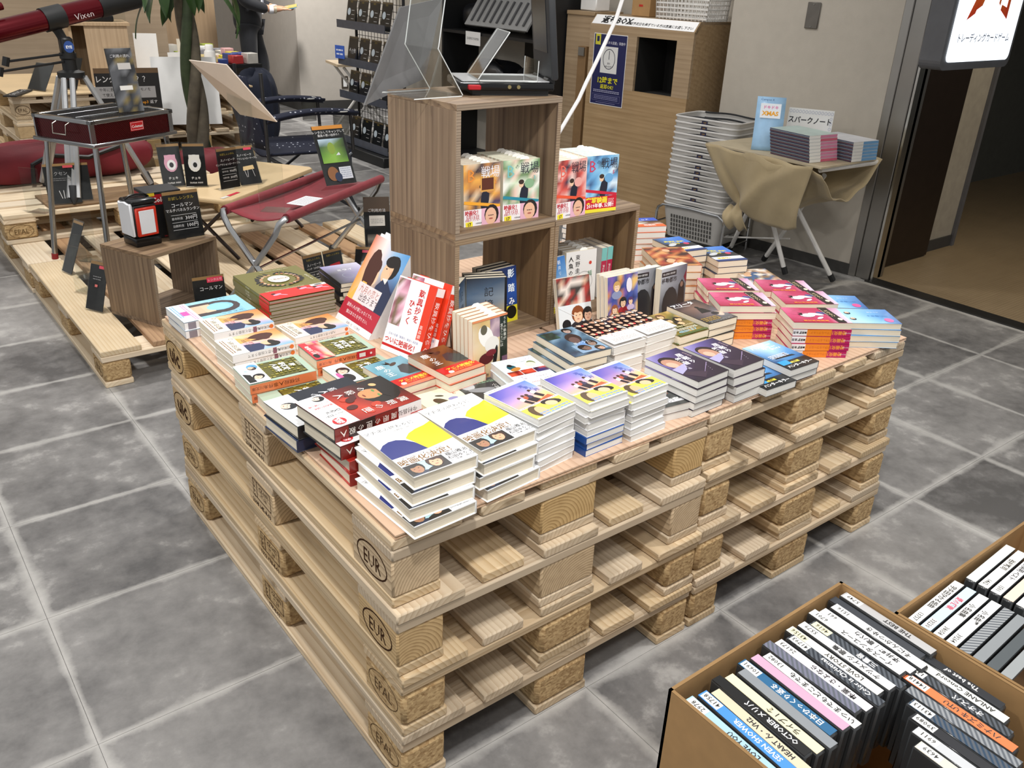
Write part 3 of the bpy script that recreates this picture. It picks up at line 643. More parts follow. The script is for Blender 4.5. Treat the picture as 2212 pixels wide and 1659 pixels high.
def d_sky(c, w, h):
    c.grad(0, 0, w, h, [['#3c5f9e', '#4a74b4', '#5d8fd0'], ['#8fc4ea', '#6aa8de', '#7fb2e4'], ['#b8e0f4', '#a3d4f0', '#9ccdf0'], ['#bfe6f6', '#b0def4', '#a8dcf4']])
    for x, y in ((-.2, .3), (.2, .3)): c.face(x * w, y * h, .008, '#eec9ac', '#1a2230', 90)
    c.ell(-w * .28, -h * .33, .014, .012, '#e85a9c'); c.vtext('君がいて', w * .25, -h * .1, .008, '#e8f4fb'); c.vtext('十年君に恋', 0, -h * .04, .011, '#4a7fc0')
kind('skyblue', .105, .148, .0168, '#6aa4da', PGC, 1, False, d_sky)
def d_manga(c, w, h, pal=('#7d2a22', '#c4713c', '#e0a266', '#3d1712', '#a8402c'), s=2):
    c.photo(0, 0, w, h, list(pal), 8, 10, s); rd = random.Random(s)
    for k in range(7): c.ell(rd.uniform(-.35, .35) * w, rd.uniform(-.4, .4) * h, .02, .005, rd.choice(pal), a=rd.uniform(0, 180))
    for k in range(3): c.ell(rd.uniform(-.3, .3) * w, rd.uniform(-.3, .3) * h, .012, .014, '#e2b48c')
kind('redmanga', .128, .182, .0208, '#b5743f', PGC, 1, False, d_manga)
kind('brownmanga', .112, .174, .018, '#b9987a', PGW, 1, False, lambda c, w, h: d_manga(c, w, h, ('#c9a184', '#3d5d86', '#8d6a3c', '#e6d6c2', '#6e5636', '#f0e6da'), 5))
def d_black_yellow(c, w, h):
    c.rect(0, 0, w, h, '#1b222c'); c.grad(0, h * .28, w, h * .44, [['#1f2a3a', '#3a6fc4', '#4a86e0'], ['#27405e', '#5d98e8', '#3d7fe0']]); c.text('麻雀放浪記', 0, h * .2, .014, '#f0dc3c', -10, bold=.04); c.text('2020', -w * .1, h * .08, .018, '#f0dc3c', -10, bold=.04); c.ell(-w * .25, -.0, .02, .01, '#cfd4da', a=30); c.rect(0, -h * .35, w, h * .3, '#e8edf4'); c.rect(0, -h * .44, w, h * .12, '#1d3a78'); c.text('映画化！', -w * .1, -h * .3, .014, '#e8c820', bold=.04); c.ell(w * .25, 0, .01, .01, '#d8486a')
kind('mahjong', .105, .148, .0196, '#22304a', PGC, 1, False, d_black_yellow)
def d_blueorange(c, w, h):
    c.rect(0, 0, w, h, '#f0f0ee'); c.rect(0, h * .32, w, h * .36, '#2b55c8'); c.text('フォルトゥナ', 0, h * .3, .016, '#f2f4fa', bold=.02); c.photo(0, -h * .02, w, h * .34, ['#4a2c20', '#8a5a3a', '#2d1c16', '#d8d0c4'], 8, 4, 3); c.ell(-w * .1, -.0, .014, .008, '#e2a44a'); c.rect(0, -h * .36, w, h * .28, '#e8662a'); c.text('映画化', w * .15, -h * .33, .014, '#fff', bold=.03)
kind('blueorange', .15, .108, .019, '#d8642c', PGW, -1, False, d_blueorange)
# left-hand side (read from the left of the table)
def d_hair(c, w, h):
    c.rect(0, 0, w, h, '#9fd8ec'); c.grad(0, h * .1, w, h * .55, [['#aee0f0', '#a4dcee'], ['#94d2ea', '#8ccbe6']])
    c.ell(0, .024, .046, .052, '#453a3c'); c.rect(0, -.02, .092, .06, '#453a3c'); c.ell(-.002, .024, .028, .036, '#8fd4ee'); c.rect(-.002, -.02, .056, .05, '#e8c4a4'); c.poly([(-.03, .005), (.026, .005), (.028, -.02), (-.03, -.02)], '#f1cfae'); c.ell(.0, .02, .024, .03, '#9ddcf2')
    c.vtext('ヒカリノ', w * .40, h * .32, .012, '#6a8fa0', 1.3); c.vtext('十年後', -w * .42, h * .3, .009, '#7aa2b2')
    c.rect(0, -h * .37, w, h * .26, '#f7f9fb'); c.rect(w * .05, -h * .38, .03, .022, '#e85cb8'); c.dashes(0, -h * .29, w * .9, 2, .006, '#e2a0d0', th=.5); c.dashes(-w * .1, -h * .43, w * .7, 2, .0065, '#8ec2e2', th=.6)
kind('longhair', .13, .188, .0198, '#3a4a72', PGW, 1, False, d_hair, lambda c, h, t: (c.rect(0, 0, h, t * .95, '#f4f5f8'), c.text('ヒカリノ', .02, 0, .008, '#667', 180), c.rect(-h * .4, 0, .02, t * .9, '#8d8794')))
def d_september(c, w, h):
    c.grad(0, 0, w, h, [['#f8e8d2', '#f6e4d0', '#ead8e0', '#e6edf6'], ['#f6d2a6', '#f2c9a0', '#c9a8d8', '#b8cdec'], ['#ee9a58', '#f0b078', '#e7b6c6', '#8fc0ec'], ['#e28344', '#eba15e', '#f6d8c0', '#6fb4e8']])
    c.ell(-w * .07, h * .12, .011, .016, '#f0c8a8', a=20); c.ell(-w * .2, h * .15, .019, .033, '#4a2218', a=10); c.ell(-w * .13, h * .2, .014, .014, '#4a2218'); c.poly([(-.04, -.03), (-.012, .01), (-.004, -.034)], '#e8b060')
    c.ell(w * .3, h * .2, .0155, .019, '#1e1613'); c.ell(w * .2, h * .155, .0125, .017, '#eec09c', a=-15); c.ell(w * .24, h * .225, .018, .0095, '#1e1613', a=8); c.poly([(.008, -.03), (.014, .006), (.03, .012), (.052, .0), (.052, -.034)], '#2a3358')
    c.text('九月の恋と', -w * .08, -h * .06, .0105, '#b05a4a', sx=.9); c.text('出会うまで', -.0, -h * .13, .0105, '#7a5a5a', sx=.9)
    c.rect(0, -h * .36, w, h * .28, '#fbeeda'); c.text('3月1日公開', w * .02, -h * .33, .0125, '#3a2a22', bold=.015); c.dashes(0, -h * .41, w * .8, 2, .006, '#8a6a5a', th=.45); c.ring(-w * .4, -h * .27, .005, .005, .001, '#7a6a60', 12)
kind('september', .105, .15, .0182, '#f1efee', PGC, 1, False, d_september, lambda c, h, t: (c.rect(0, 0, h, t * .95, '#f4f3f4'), c.text('九月の恋と出会うまで', 0, 0, .0085, '#222', 180, sx=.95), c.rect(h * .17, 0, .009, t * .8, '#8a5a6a'), c.text('松尾由美', h * .32, 0, .008, '#333', 180), c.ell(h * .45, 0, .0055, .0055, '#e87830', 10)))
kind('septhin', .105, .15, .0146, '#f1efee', PGC, 1, False, d_september, lambda c, h, t: (c.rect(0, 0, h, t * .95, '#f4f3f4'), c.text('九月の恋と出会うまで', 0, 0, .0075, '#222', 180, sx=.95), c.ell(h * .45, 0, .005, .005, '#e87830', 10)))
def d_olive(c, w, h):
    c.rect(0, 0, w, h, '#7a7436'); rd = random.Random(2)
    for sx in (-1, 1):
        for k in range(11):
            t = math.pi * (.08 + .84 * k / 10); x, y = sx * .058 * math.sin(t), .03 + .055 * math.cos(t)
            c.ell(x, y, .013, .0045, '#1c1813', a=math.degrees(t) * sx + rd.uniform(10, 50) * sx); c.ell(x * .86 + .002, y * .9, .006, .004, rd.choice(('#d9a27a', '#e8c0a0', '#b87a4a')), a=rd.uniform(0, 180))
    c.ell(0, .03, .03, .03, '#f3eee2'); c.text('三島由紀夫', .0, .03, .012, '#7a2a20', sx=.9); c.text('SELECTED WORKS 2019', w * .1, h * .43, .009, '#ddd8b8', sx=.9); c.vtext('命売ります', w * .42, h * .1, .010, '#e6e2c8'); c.dashes(-w * .1, -h * .22, w * .6, 3, .005, '#d8d4b0', th=.4)
    c.rect(0, -h * .37, w, h * .26, '#e3241f'); c.rect(w * .38, -h * .27, w * .24, h * .06, '#f0f0f0'); c.ell(w * .38, -h * .27, .012, .004, '#222')
    for x, y, col in ((-.3, -.36, 1), (.12, -.31, 0), (.34, -.36, 1)):
        c.ell(x * w, y * h, .013, .006, '#f3a8c0', a=20); c.ell(x * w - .008, y * h + .008, .006, .005, '#2a1418'); c.ell(x * w + .014, y * h - .008, .012, .0028, '#f3a8c0', a=-35)
kind('olive', .186, .246, .0089, '#6c6830', PGG, -1, False, d_olive, lambda c, h, t: (c.rect(0, 0, h, t, '#6f6a30'), c.rect(h * .37, 0, h * .26, t, '#d8241e'), c.text('群像 文芸', -.02, 0, .006, '#ece8cc', 180)))
def d_shogi(c, w, h, obi=None):
    c.rect(0, 0, w, h, '#a9bfab'); c.rect(0, h * .1, w * .82, h * .62, '#5d5a1f'); c.frame(0, h * .1, w * .82, h * .62, .0035, '#3a3713'); rd = random.Random(4)
    for j in range(9):
        for i in range(8):
            x, y = -w * .36 + i * w * .103, h * (-.16 + j * .066)
            if rd.random() < .55: c.poly([(x - .0032, y - .0036), (x + .0032, y - .0036), (x + .0026, y + .002), (x, y + .004), (x - .0026, y + .002)], rd.choice(('#8d8430', '#7a7426', '#a39840')))
    for k, row in enumerate(('泰', '将棋殺', '人事件')): c.text(row, .0, h * (.27 - .12 * k), .0155, '#eef0ea', bold=.03)
    c.text('奥泉光', -w * .0, h * .37, .009, '#d8dcc8')
    if obi == 'white':
        c.rect(0, -h * .34, w, h * .33, '#f3f5f8'); c.ell(-w * .28, -h * .27, .014, .012, '#5aa0d8'); c.face(-w * .22, -h * .29, .0085, '#e8c4a8', '#3a2a22', -60); c.face(w * .24, -h * .3, .012, '#eecdb0', '#17120f', 60); c.poly([(.0, -.072), (.048, -.072), (.048, -.056), (.01, -.058)], '#15130f'); c.text('45', -w * .1, -h * .4, .011, '#9ac4e8')
    elif obi == 'red':
        c.rect(0, -h * .34, w, h * .33, '#d0303a'); c.photo(0, -h * .28, w, h * .2, ['#d8485a', '#f0b8b0', '#c83a8a', '#e8c89a', '#b8283a'], 6, 4, 3); c.text('映画化 5月', -w * .05, -h * .42, .011, '#f6e8e4', bold=.02); c.ell(w * .3, -h * .43, .012, .007, '#1a1415')
    elif obi == 'bw':
        c.rect(0, -h * .33, w, h * .34, '#f0eff0'); c.face(-w * .1, -h * .3, .015, '#e4c2ac', '#17120f', 60); c.ell(w * .25, -h * .33, .02, .014, '#1d191b'); c.ell(w * .1, -h * .42, .018, .006, '#c85a9a')
SPO = lambda c, h, t: (c.rect(0, 0, h, t * .95, '#e07a4a'), c.text('将棋殺人事件', .0, 0, t * .5, '#5a2414', 180, sx=1.1), c.text('角川文庫', -h * .36, 0, t * .4, '#5a2414', 180))
SPR = lambda c, h, t: (SPO(c, h, t), c.rect(h * .335, 0, h * .33, t, '#c02030'), c.rect(h * .27, 0, .016, t * .5, '#e8dada'), c.ell(h * .42, 0, .003, .003, '#f0d8d8', 8))
kind('shogi_red', .105, .15, .0198, '#a9bfab', PGC, 1, False, lambda c, w, h: d_shogi(c, w, h, 'red'), SPR)
kind('shogi_white', .105, .15, .022, '#b9cbb8', PGC, 1, False, lambda c, w, h: d_shogi(c, w, h, 'white'), SPO)
kind('shogi_bw', .105, .15, .0196, '#a9bfab', PGC, 1, False, lambda c, w, h: d_shogi(c, w, h, 'bw'), SPO)
kind('shogi', .108, .152, .0196, '#a3bda8', PGC, 1, False, d_shogi, SPO)
def d_eyes(c, w, h):
    c.grad(0, 0, w, h, [['#6e120c', '#8a1a12', '#a8221a'], ['#7d150e', '#c03a22', '#8d1a10'], ['#1c0c08', '#5a120c', '#a82a18'], ['#0e0806', '#160c08', '#8d1c12']])
    c.ell(-.004, .052, .04, .04, '#150c08'); c.ell(-.012, .035, .021, .025, '#c08a5a', a=-12); c.ell(-.02, .046, .006, .0028, '#5a8a4a', 8, -10); c.ell(.002, .046, .006, .0028, '#5a8a4a', 8, -10); c.poly([(-.04, .06), (-.012, .075), (.022, .06), (.006, .052), (-.02, .055)], '#150c08'); c.ell(-.011, .02, .006, .002, '#7a2a1a'); c.ell(-.042, .06, .008, .006, '#e0b07a', a=40)
    for k in range(8): c.ell(random.Random(k).uniform(-.04, .05), random.Random(k + 9).uniform(-.03, .02), .012, .009, '#4a100a' if k % 2 else '#b83820', a=k * 20)
    for k, ch in enumerate('魔眼の匣'): c.text(ch, w * .34 - .001 * k, h * (.36 - .135 * k), .0205, '#f3efe8', bold=.0)
    for k, ch in enumerate('の殺人'): c.text(ch, -w * .28, h * (.16 - .13 * k), .0195, '#f3efe8')
    c.rect(0, -h * .36, w, h * .28, '#f4f4f5'); c.vtext('あと二日で', w * .16, -h * .265, .0095, '#2a2a2a', .82); c.vtext('四人死ぬ', w * .06, -h * .255, .0095, '#2a2a2a', .82); c.vtext('屍人荘の殺人', -w * .13, -h * .255, .0073, '#d03030', .9); c.vtext('シリーズ第2弾', -w * .22, -h * .25, .0073, '#d03030', .9); c.ell(w * .36, -h * .38, .013, .013, '#d0232a', 18); c.text('映画化', w * .36, -h * .365, .0075, '#fff', bold=.03); c.text('決定!!', w * .36, -h * .40, .0075, '#fff', bold=.03); c.face(-w * .38, -h * .3, .010, '#e8d0c0', '#1a1a1c', -20)
def sp_eyes(c, h, t):
    c.rect(0, 0, h, t * .96, '#7a1812'); c.rect(-h * .2, 0, h * .3, t * .96, '#2a0c08'); c.rect(h * .36, 0, h * .28, t, '#f2f2f3')
    c.text('魔 眼 の 匣 の 殺 人', -h * .12, 0, .0145, '#f0ece4', 180, sx=1.0)
    c.text('今村昌弘', h * .33, 0, .0115, '#2c2c2c', 180); c.rect(h * .44, -t * .3, .03, .002, '#c03030')
kind('eyes', .135, .195, .0285, '#15181c', PGC, 1, True, d_eyes, sp_eyes)
kind('redhard', .135, .19, .0255, '#a8261c', PGC, 1, True, None, lambda c, h, t: (c.rect(0, 0, h, t * .96, '#8a1c14'),))
kind('blackhard', .135, .195, .03, '#191d24', PGC, 1, True, lambda c, w, h: (c.rect(0, 0, w, h, '#1a1f2a'), c.vtext('殺人の', -.03, .04, .02, '#e4e4e8'), c.rect(0, -h * .36, w, h * .28, '#eef0f2'), c.face(-.02, -.07, .014, '#e6cbb8', '#22242a', -30)))
kind('navyhard', .135, .195, .028, '#1d2c4e', PGC, 1, True)
def d_deer(c, w, h, bg=('#8fb9c6', '#4f8ea4', '#6aa6b8'), t='鹿の王'):
    c.grad(0, 0, w, h, [[bg[0], bg[1], '#2a3a40'], [bg[1], bg[2], '#2d4048'], [bg[2], bg[0], bg[1]], [bg[0], bg[1], bg[2]]]); c.poly([(.0, .0), (.012, .03), (.03, .034), (.05, .01), (.05, -.02), (.01, -.02)], '#33393a'); c.ell(.01, .045, .012, .006, '#4a3526', a=30); c.poly([(.0, .045), (-.012, .062), (-.006, .05), (.002, .066), (.006, .05)], '#4a3526')
    for k, ch in enumerate(t): c.text(ch, -w * .24 + (.004 if k == 1 else 0), h * (.30 - .15 * k), .0215, '#f4f6f4', bold=.01)
    c.rect(0, -h * .29, w, h * .22, '#c8201c'); c.text('アニメ映画化', w * .06, -h * .28, .0135, '#f2d43a', bold=.03, sx=.95); c.text('プロジェクト始動！', w * .05, -h * .355, .0072, '#f2d43a'); c.ell(-w * .28, -h * .37, .007, .006, '#eee'); c.rect(0, -h * .45, w, h * .09, '#e87a5a')
kind('deer_teal', .105, .15, .0172, '#c23a26', PGC, 1, False, d_deer)
kind('deer_brown', .105, .15, .018, '#c9482c', PGC, 1, False, lambda c, w, h: d_deer(c, w, h, ('#6a4424', '#3a1f12', '#8d6030')))
def d_flower(c, w, h):
    c.rect(0, 0, w, h, '#dfe0c6'); c.ell(-.01, .02, .012, .02, '#4a3a26', a=30); c.ell(.0, .045, .01, .004, '#3a3226', a=-30); c.ell(-.03, -.01, .004, .03, '#5a7a4a', a=-20); c.ell(.02, .02, .012, .007, '#8a86b8'); c.ell(.0, .0, .02, .004, '#6d8a50', a=40); c.rect(.02, -.01, .012, .05, '#1c1c1a', -12); c.vtext('千春', .02, .008, .011, '#eee'); c.vtext('上杉', .035, .05, .010, '#b03a2a')
kind('flower', .105, .15, .0186, '#d6d6bc', PGC, 1, False, d_flower)
def d_grey(c, w, h):
    c.photo(0, 0, w, h, ['#2c2e30', '#3d4042', '#6a6d72', '#1c1e20'], 5, 7, 7); c.ell(-.03, .05, .016, .018, '#b9bbbe'); c.ell(.0, .02, .04, .012, '#8a8c90', a=-15); c.rect(.03, .02, .014, .05, '#111', -12); c.vtext('小説', .03, .035, .012, '#eee'); c.ell(.0, -.02, .03, .006, '#c0c2c8', a=20); c.dashes(0.02, .06, .05, 2, .006, '#9ac0a0')
kind('grey', .105, .15, .0186, '#2b2d30', PGC, 1, False, d_grey)
kind('purpledark', .112, .16, .0122, '#1b1a20', PGC, -1, False, lambda c, w, h: (c.grad(0, 0, w, h, [['#2a2a30', '#8a86b0'], ['#202026', '#b4acd8'], ['#9a94c8', '#dcd8ee']]), c.ring(-.01, -.02, .016, .02, .002, '#8d94a0'), c.text('ミライ', 0, .03, .016, '#f2f2f6', bold=.02)))

# ---- stacks on the left plywood sheet
G1_ = 'front left corner stack of white hardcovers'
stack('matinee', 4, .106, .112, 1, 'white hardcover with blue and yellow blobs', 'stack at the near corner', drift=(-.007, -.006), seed=2, jit=.004, jrot=2)
stack('matinee', 4, .243, .124, 4, 'blue-and-yellow-blob hardcover', 'taller-set stack right of the near corner one', drift=(.001, -.003), seed=6, jit=.005, jrot=2, flip=())
stack('sunset', 8, .367, .122, 7.6, 'paperback with purple sunset and yellow photo strip', 'leftmost sunset-cover stack', seed=3, jrot=3)
z = stack('sunsetb', 3, .496, .111, 1, 'blue-spined sunset paperback', 'foot of the middle sunset stack', seed=5, jrot=2)
stack('sunset', 5, .496, .111, 1, 'middle-stack sunset-cover paperback', 'middle sunset-cover stack', z0=z, seed=5, jrot=2)
stack('sunset', 7, .612, .110, 3, 'sunset-cover paperback catching a glare', 'rightmost sunset-cover stack', seed=8, jrot=2)
stack('guitar', 3, .529, .330, -7.6, 'pale blue paperback with guitar player', 'stack behind the middle sunset stack', seed=4)
stack('bluefilm', 5, .672, .340, -3.4, 'dark blue film-scene paperback', 'stack before the shelf post', seed=4, drift=(-.008, .004))
stack('crowd', 4, .795, .350, 0, 'white paperback with rows of faces', 'left stack of face-grid books', seed=4, jit=.006)
stack('crowd', 4, .905, .352, 1, 'white paperback with crowded portraits', 'right stack of face-grid books', seed=9, jit=.006)
stack('coffee', 3, 1.008, .335, -1, 'olive-gold paperback with smiling faces', 'stack left of the black robot-film one', seed=4)
stack('alita', 4, 1.115, .337, -1.7, 'black film paperback with white katakana title', 'stack beside the orange spines', seed=4)
stack('samurai', 5, .807, .112, 3, 'dark purple samurai paperback', 'left purple stack at the table front', seed=7)
stack('samurai2', 4, .928, .110, 1.3, 'deep violet samurai paperback', 'right purple stack at the table front', seed=3, drift=(.004, -.001))
stack('mono', 2, .715, .128, -8, 'grey photographic paperback with white lettering', 'low pile beside the purple stacks', seed=3)
stack('hunter', 1, 1.032, .083, -2, 'lower blue submarine paperback', 'beside the purple stack', seed=3, z0=.585)
stack('hunter', 2, 1.137, .098, -2, 'blue submarine paperback', 'pair at the right table front', seed=5)
PK = 'crimson paperback with flying figure'
stack('pink', 5, 1.309, .129, 56, PK, 'front crimson stack with orange spines', flip=(1, 2, 3, 4), seed=3, jrot=1.5)
stack('pink', 4, 1.450, .258, 58, PK, 'crimson stack mid right end', seed=4, jrot=1.5)
stack('pink', 5, 1.240, .310, 57.6, PK, 'crimson stack by the black film books', flip=(2, 3, 4), seed=5, jrot=1.5)
stack('pink', 4, 1.352, .447, 57.4, PK, 'crimson stack farthest left at the back', seed=6, jrot=1.5)
stack('pink', 3, 1.535, .384, 55, PK, 'crimson stack farthest right at the back', seed=7, jrot=1.5)
stack('skyblue', 4, 1.487, .090, 55, 'light blue paperback with pink dot', 'stack at the right front corner', seed=3)
stack('skyblue', 3, 1.563, .230, 53, 'light blue paperback', 'shorter stack behind the corner one', seed=4)
stack('redmanga', 5, 1.335, .655, -28, 'thick comic with fiery red cover', 'stack behind the right shelf end', seed=4)
stack('mahjong', 5, 1.470, .745, -11, 'black and yellow lettered paperback', 'left stack of yellow-lettered books', seed=4)
stack('mahjong', 4, 1.560, .650, -18, 'blue-edged yellow-lettered paperback', 'right stack of yellow-lettered books', seed=6)
stack('brownmanga', 2, 1.590, .505, -25, 'comic with pale brown busy cover', 'low pile behind the crimson books', seed=4)
stack('blueorange', 6, 1.500, .955, -22, 'thick book with blue title and orange band', 'tall back right stack', seed=4)
stack('hunter', 5, 1.40, 1.09, 10, 'pale blue-topped book', 'stack hidden behind the shelf end', seed=14)
# left-hand rows
stack('longhair', 2, .096, 1.103, -88, 'sky-blue novel with long dark hair drawing', 'far left corner pair', seed=3, drift=(0, -.006))
stack('september', 3, .103, .945, -90, 'orange-sky romance paperback', 'stack next to the sky-blue novels', seed=3)
stack('september', 3, .090, .800, -88.5, 'couple-cover romance paperback', 'second stack along the left edge', seed=5)
stack('septhin', 2, .272, .880, -86.5, 'thin couple-cover paperback', 'pair in front of the olive magazines', seed=5)
stack('olive', 7, .308, 1.128, 0, 'olive literary magazine with red band', 'thick far-end magazine stack', seed=5, jit=.002, jrot=.6)
stack('purpledark', 6, .485, 1.085, -5, 'black and lilac magazine', 'stack beside the olive magazines', seed=5, jit=.003)
stack('shogi_white', 2, .075, .655, -92, 'green shogi-board novel with white photo band', 'pile at the left edge', seed=5)
stack('shogi_red', 2, .251, .705, -91, 'shogi-board novel with red band and orange spine', 'pile below the leaning book', seed=5)
stack('shogi_bw', 1, .262, .600, -88, 'shogi-board novel with black-and-white band', 'beside the teal deer book')
stack('shogi', 1, .086, .555, -92, 'bandless pale green shogi-board novel', 'half hidden under the red-eyed hardcover')
z = .585
book('redhard', 'red-edged hardcover at the bottom of the red-eyed book stack', (.115, .262, z), R_(-92), group='red-eyed hardcovers'); z += .0259
book('redhard', 'red-edged hardcover second from bottom under the red-eyed books', (.112, .27, z), R_(-88), group='red-eyed hardcovers'); z += .0259
book('eyes', 'red hardcover under the topmost red-eyed one, white spine band', (.100, .285, z), R_(-85.5), group='red-eyed hardcovers'); z += .0289
book('eyes', 'topmost red hardcover with green-eyed face and white band', (.096, .303, z), R_(-84), group='red-eyed hardcovers')
z = .585
book('navyhard', 'navy hardcover under the black one behind the red-eyed stack', (.083, .435, z), R_(-86), group='dark hardcovers on the left edge'); z += .0284
book('blackhard', 'black hardcover with white photo band behind the red-eyed stack', (.085, .434, z), R_(-85), group='dark hardcovers on the left edge')
stack('deer_teal', 2, .311, .512, 4.3, 'teal deer novel with red band', 'pile by the brown deer novels', seed=3)
stack('deer_brown', 3, .407, .472, 5.5, 'brown deer novel with red band', 'pile before the white-and-red standing books', seed=3)
stack('flower', 1, .335, .345, 0, 'cream paperback with bird and iris', 'behind the white hardcovers')
stack('grey', 1, .436, .340, -7, 'charcoal paperback with grey figure', 'behind the leftmost sunset stack')

# ---- books standing up.  local book: width x, height y, thickness z  ->  upright
def upright(key, label, x, y, z, yaw, lean=0, group=None, **k):
    """front cover faces direction (sin-free) yaw measured like rz: yaw=0 faces -y; lean tips the top backwards (degrees)"""
    o = book(key, label, (x, y, z), group=group, **k)
    M = Matrix.Rotation(R_(yaw), 4, 'Z') @ Matrix.Rotation(R_(90 - lean), 4, 'X')
    d = BK[key]
    o.rotation_euler = M.to_euler(); o.location = Vector((x, y, z)) + M.to_3x3() @ Vector((0, d['h'] / 2, -d['t']))
    return o
kind('bigsept', .182, .25, .012, '#eef0f2', PGW, 1, False, lambda c, w, h: (
    c.grad(0, h * .14, w, h * .72, [['#f0b050', '#f0c078', '#4a3a50', '#2a3048'], ['#f2a040', '#f6d8b0', '#5d5a80', '#2c3860'], ['#e8905a', '#f4e0d8', '#8fb8e0', '#6fa8dc'], ['#d8755a', '#f8f0ee', '#9cc8ec', '#4f9ad8']]),
    c.ell(-w * .075, h * .10, .017, .026, '#f0c8a4', a=14), c.ell(-w * .2, h * .13, .030, .062, '#4a2418', a=8), c.ell(-w * .13, h * .2, .022, .022, '#4a2418'), c.ell(-w * .055, h * .09, .002, .003, '#3a2420'), c.poly([(-.09, -.06), (-.05, .0), (-.03, .0), (-.012, -.06)], '#f0b850'),
    c.rect(w * .21, h * .14, .02, .03, '#e0b08c'), c.ell(w * .26, h * .26, .027, .032, '#1c1512'), c.ell(w * .17, h * .205, .0215, .031, '#eec29c', a=-8), c.ell(w * .2, h * .315, .03, .0165, '#1c1512', a=10), c.ell(w * .13, h * .225, .003, .0018, '#2a2020'), c.ell(w * .265, h * .2, .004, .007, '#e0b08c'), c.poly([(.0, -.075), (.012, .005), (.03, .028), (.05, .03), (.091, .0), (.091, -.075)], '#27304e'), c.poly([(.024, .03), (.05, .034), (.046, .018)], '#e8e4e0'),
    c.rect(-.004, -h * .12, w * .62, h * .21, '#efdfe0'), c.text('九月の恋と', .0, -h * .075, .023, '#b06a5c', sx=.85), c.text('出会うまで', .012, -h * .16, .023, '#4a4048', sx=.85),
    c.rect(0, -h * .33, w, h * .20, '#b8243a'), c.text('運命の人が僕じゃなくても、', 0, -h * .29, .0115, '#f4e8ea', sx=.95), c.text('僕はあなたを守りたい。', 0, -h * .36, .0115, '#f4e8ea', sx=.95), c.rect(0, -h * .465, w, h * .075, '#f3f3f5'), c.text('高橋一生　川口春奈', 0, -h * .465, .008, '#778')))
for k in range(3):
    upright('bigsept', ('large glossy romance book leaning in front, couple under split sky', 'large romance book just behind the leaning glossy one', 'rearmost of the three leaning romance books')[k], .378 + .0145 * k, .872, .5855 + .001 * k, -90, 32, 'leaning romance display books', pr=k == 0)
kind('tannisho', .13, .188, .027, '#e23a1c', PGW, 1, True, lambda c, w, h: (c.rect(0, 0, w, h, '#fafafa'), c.photo(-w * .34, h * .17, w * .3, h * .62, ['#c88aa0', '#e8b4c8', '#9a5a70', '#f4d4e0', '#7a6a50'], 4, 8, 3),
    c.vtext('歎異抄を', w * .17, h * .36, .02, '#c8282a', bold=.02), c.vtext('ひらく', -w * .02, h * .2, .02, '#c8282a', bold=.02), c.rect(w * .4, h * .0, w * .2, h, '#e23a1c'), c.vtext('高森顕徹', w * .36, -h * .05, .011, '#fbe9e4'),
    c.rect(0, -h * .36, w, h * .28, '#fbfbfb'), c.text('日本の名著『歎異抄』解説の決定版', 0, -h * .26, .0068, '#2a50a0', sx=.95), c.text('ついに映画化！', -w * .02, -h * .34, .0165, '#c0141c', bold=.03), c.rect(0, -h * .42, w, h * .035, '#c0141c')),
    lambda c, h, t: (c.rect(0, 0, h, t * .96, '#e23a1c'), c.text('歎異抄をひらく', -h * .02, 0, .0165, '#fdf6f4', 180, bold=.0, sx=1.1), c.rect(h * .44, 0, h * .11, t, '#f6f6f6')))
upright('tannisho', 'white and red hardcover with cherry blossom photo, leaning in front', .392, .658, .5855, -78, 22, 'white and red hardcovers')
upright('tannisho', 'red-spined hardcover standing behind the cherry blossom one', .432, .648, .5855, -76, 20, 'white and red hardcovers')
kind('uchi', .105, .148, .0165, '#b98a6a', PGC, 1, False, lambda c, w, h: (c.rect(0, 0, w, h, '#d8c49a'), c.photo(-w * .1, 0, w * .8, h, ['#d8bc80', '#e0cca0', '#c8a466', '#dccdb0'], 4, 6, 3), c.photo(w * .15, h * .32, w * .3, h * .36, ['#a890a0', '#c8b0b8', '#8a7088'], 3, 4, 2), c.rect(w * .39, 0, w * .22, h, '#1e2a22'), c.rect(w * .42, -h * .35, w * .16, h * .3, '#7a5a72'),
    c.ell(-w * .12, h * .2, .02, .03, '#f2f2ee', a=30), c.ell(-w * .18, h * .32, .010, .012, '#5d5a48'), c.ell(w * .05, h * .05, .022, .02, '#e8e6e0'), c.ell(-w * .12, -h * .16, .022, .014, '#5a1a22'), c.ell(w * .14, -h * .18, .006, .03, '#1a1a1c', a=-10), c.ell(w * .02, -h * .08, .016, .008, '#7a2430'), c.vtext('うちの執事が', w * .42, h * .42, .0092, '#eef0e8'), c.vtext('言うことには', w * .33, h * .32, .0092, '#eef0e8'), c.text('高里椎奈', -w * .24, -h * .44, .010, '#3a2a22'), c.rect(0, h * .485, w, h * .03, '#e08a5a')), slip=True)
for k in range(5):
    upright('uchi', ('frontmost standing comic-style paperback with kneeling butler', 'second standing cream paperback behind the kneeling butler', 'third standing cream paperback in the butler row', 'fourth standing cream paperback in the butler row', 'rearmost standing cream paperback in the butler row')[k], .508 + .001 * k, .437 + .0172 * k, .5855, 5, 3, 'standing butler paperbacks', pr=k == 0)
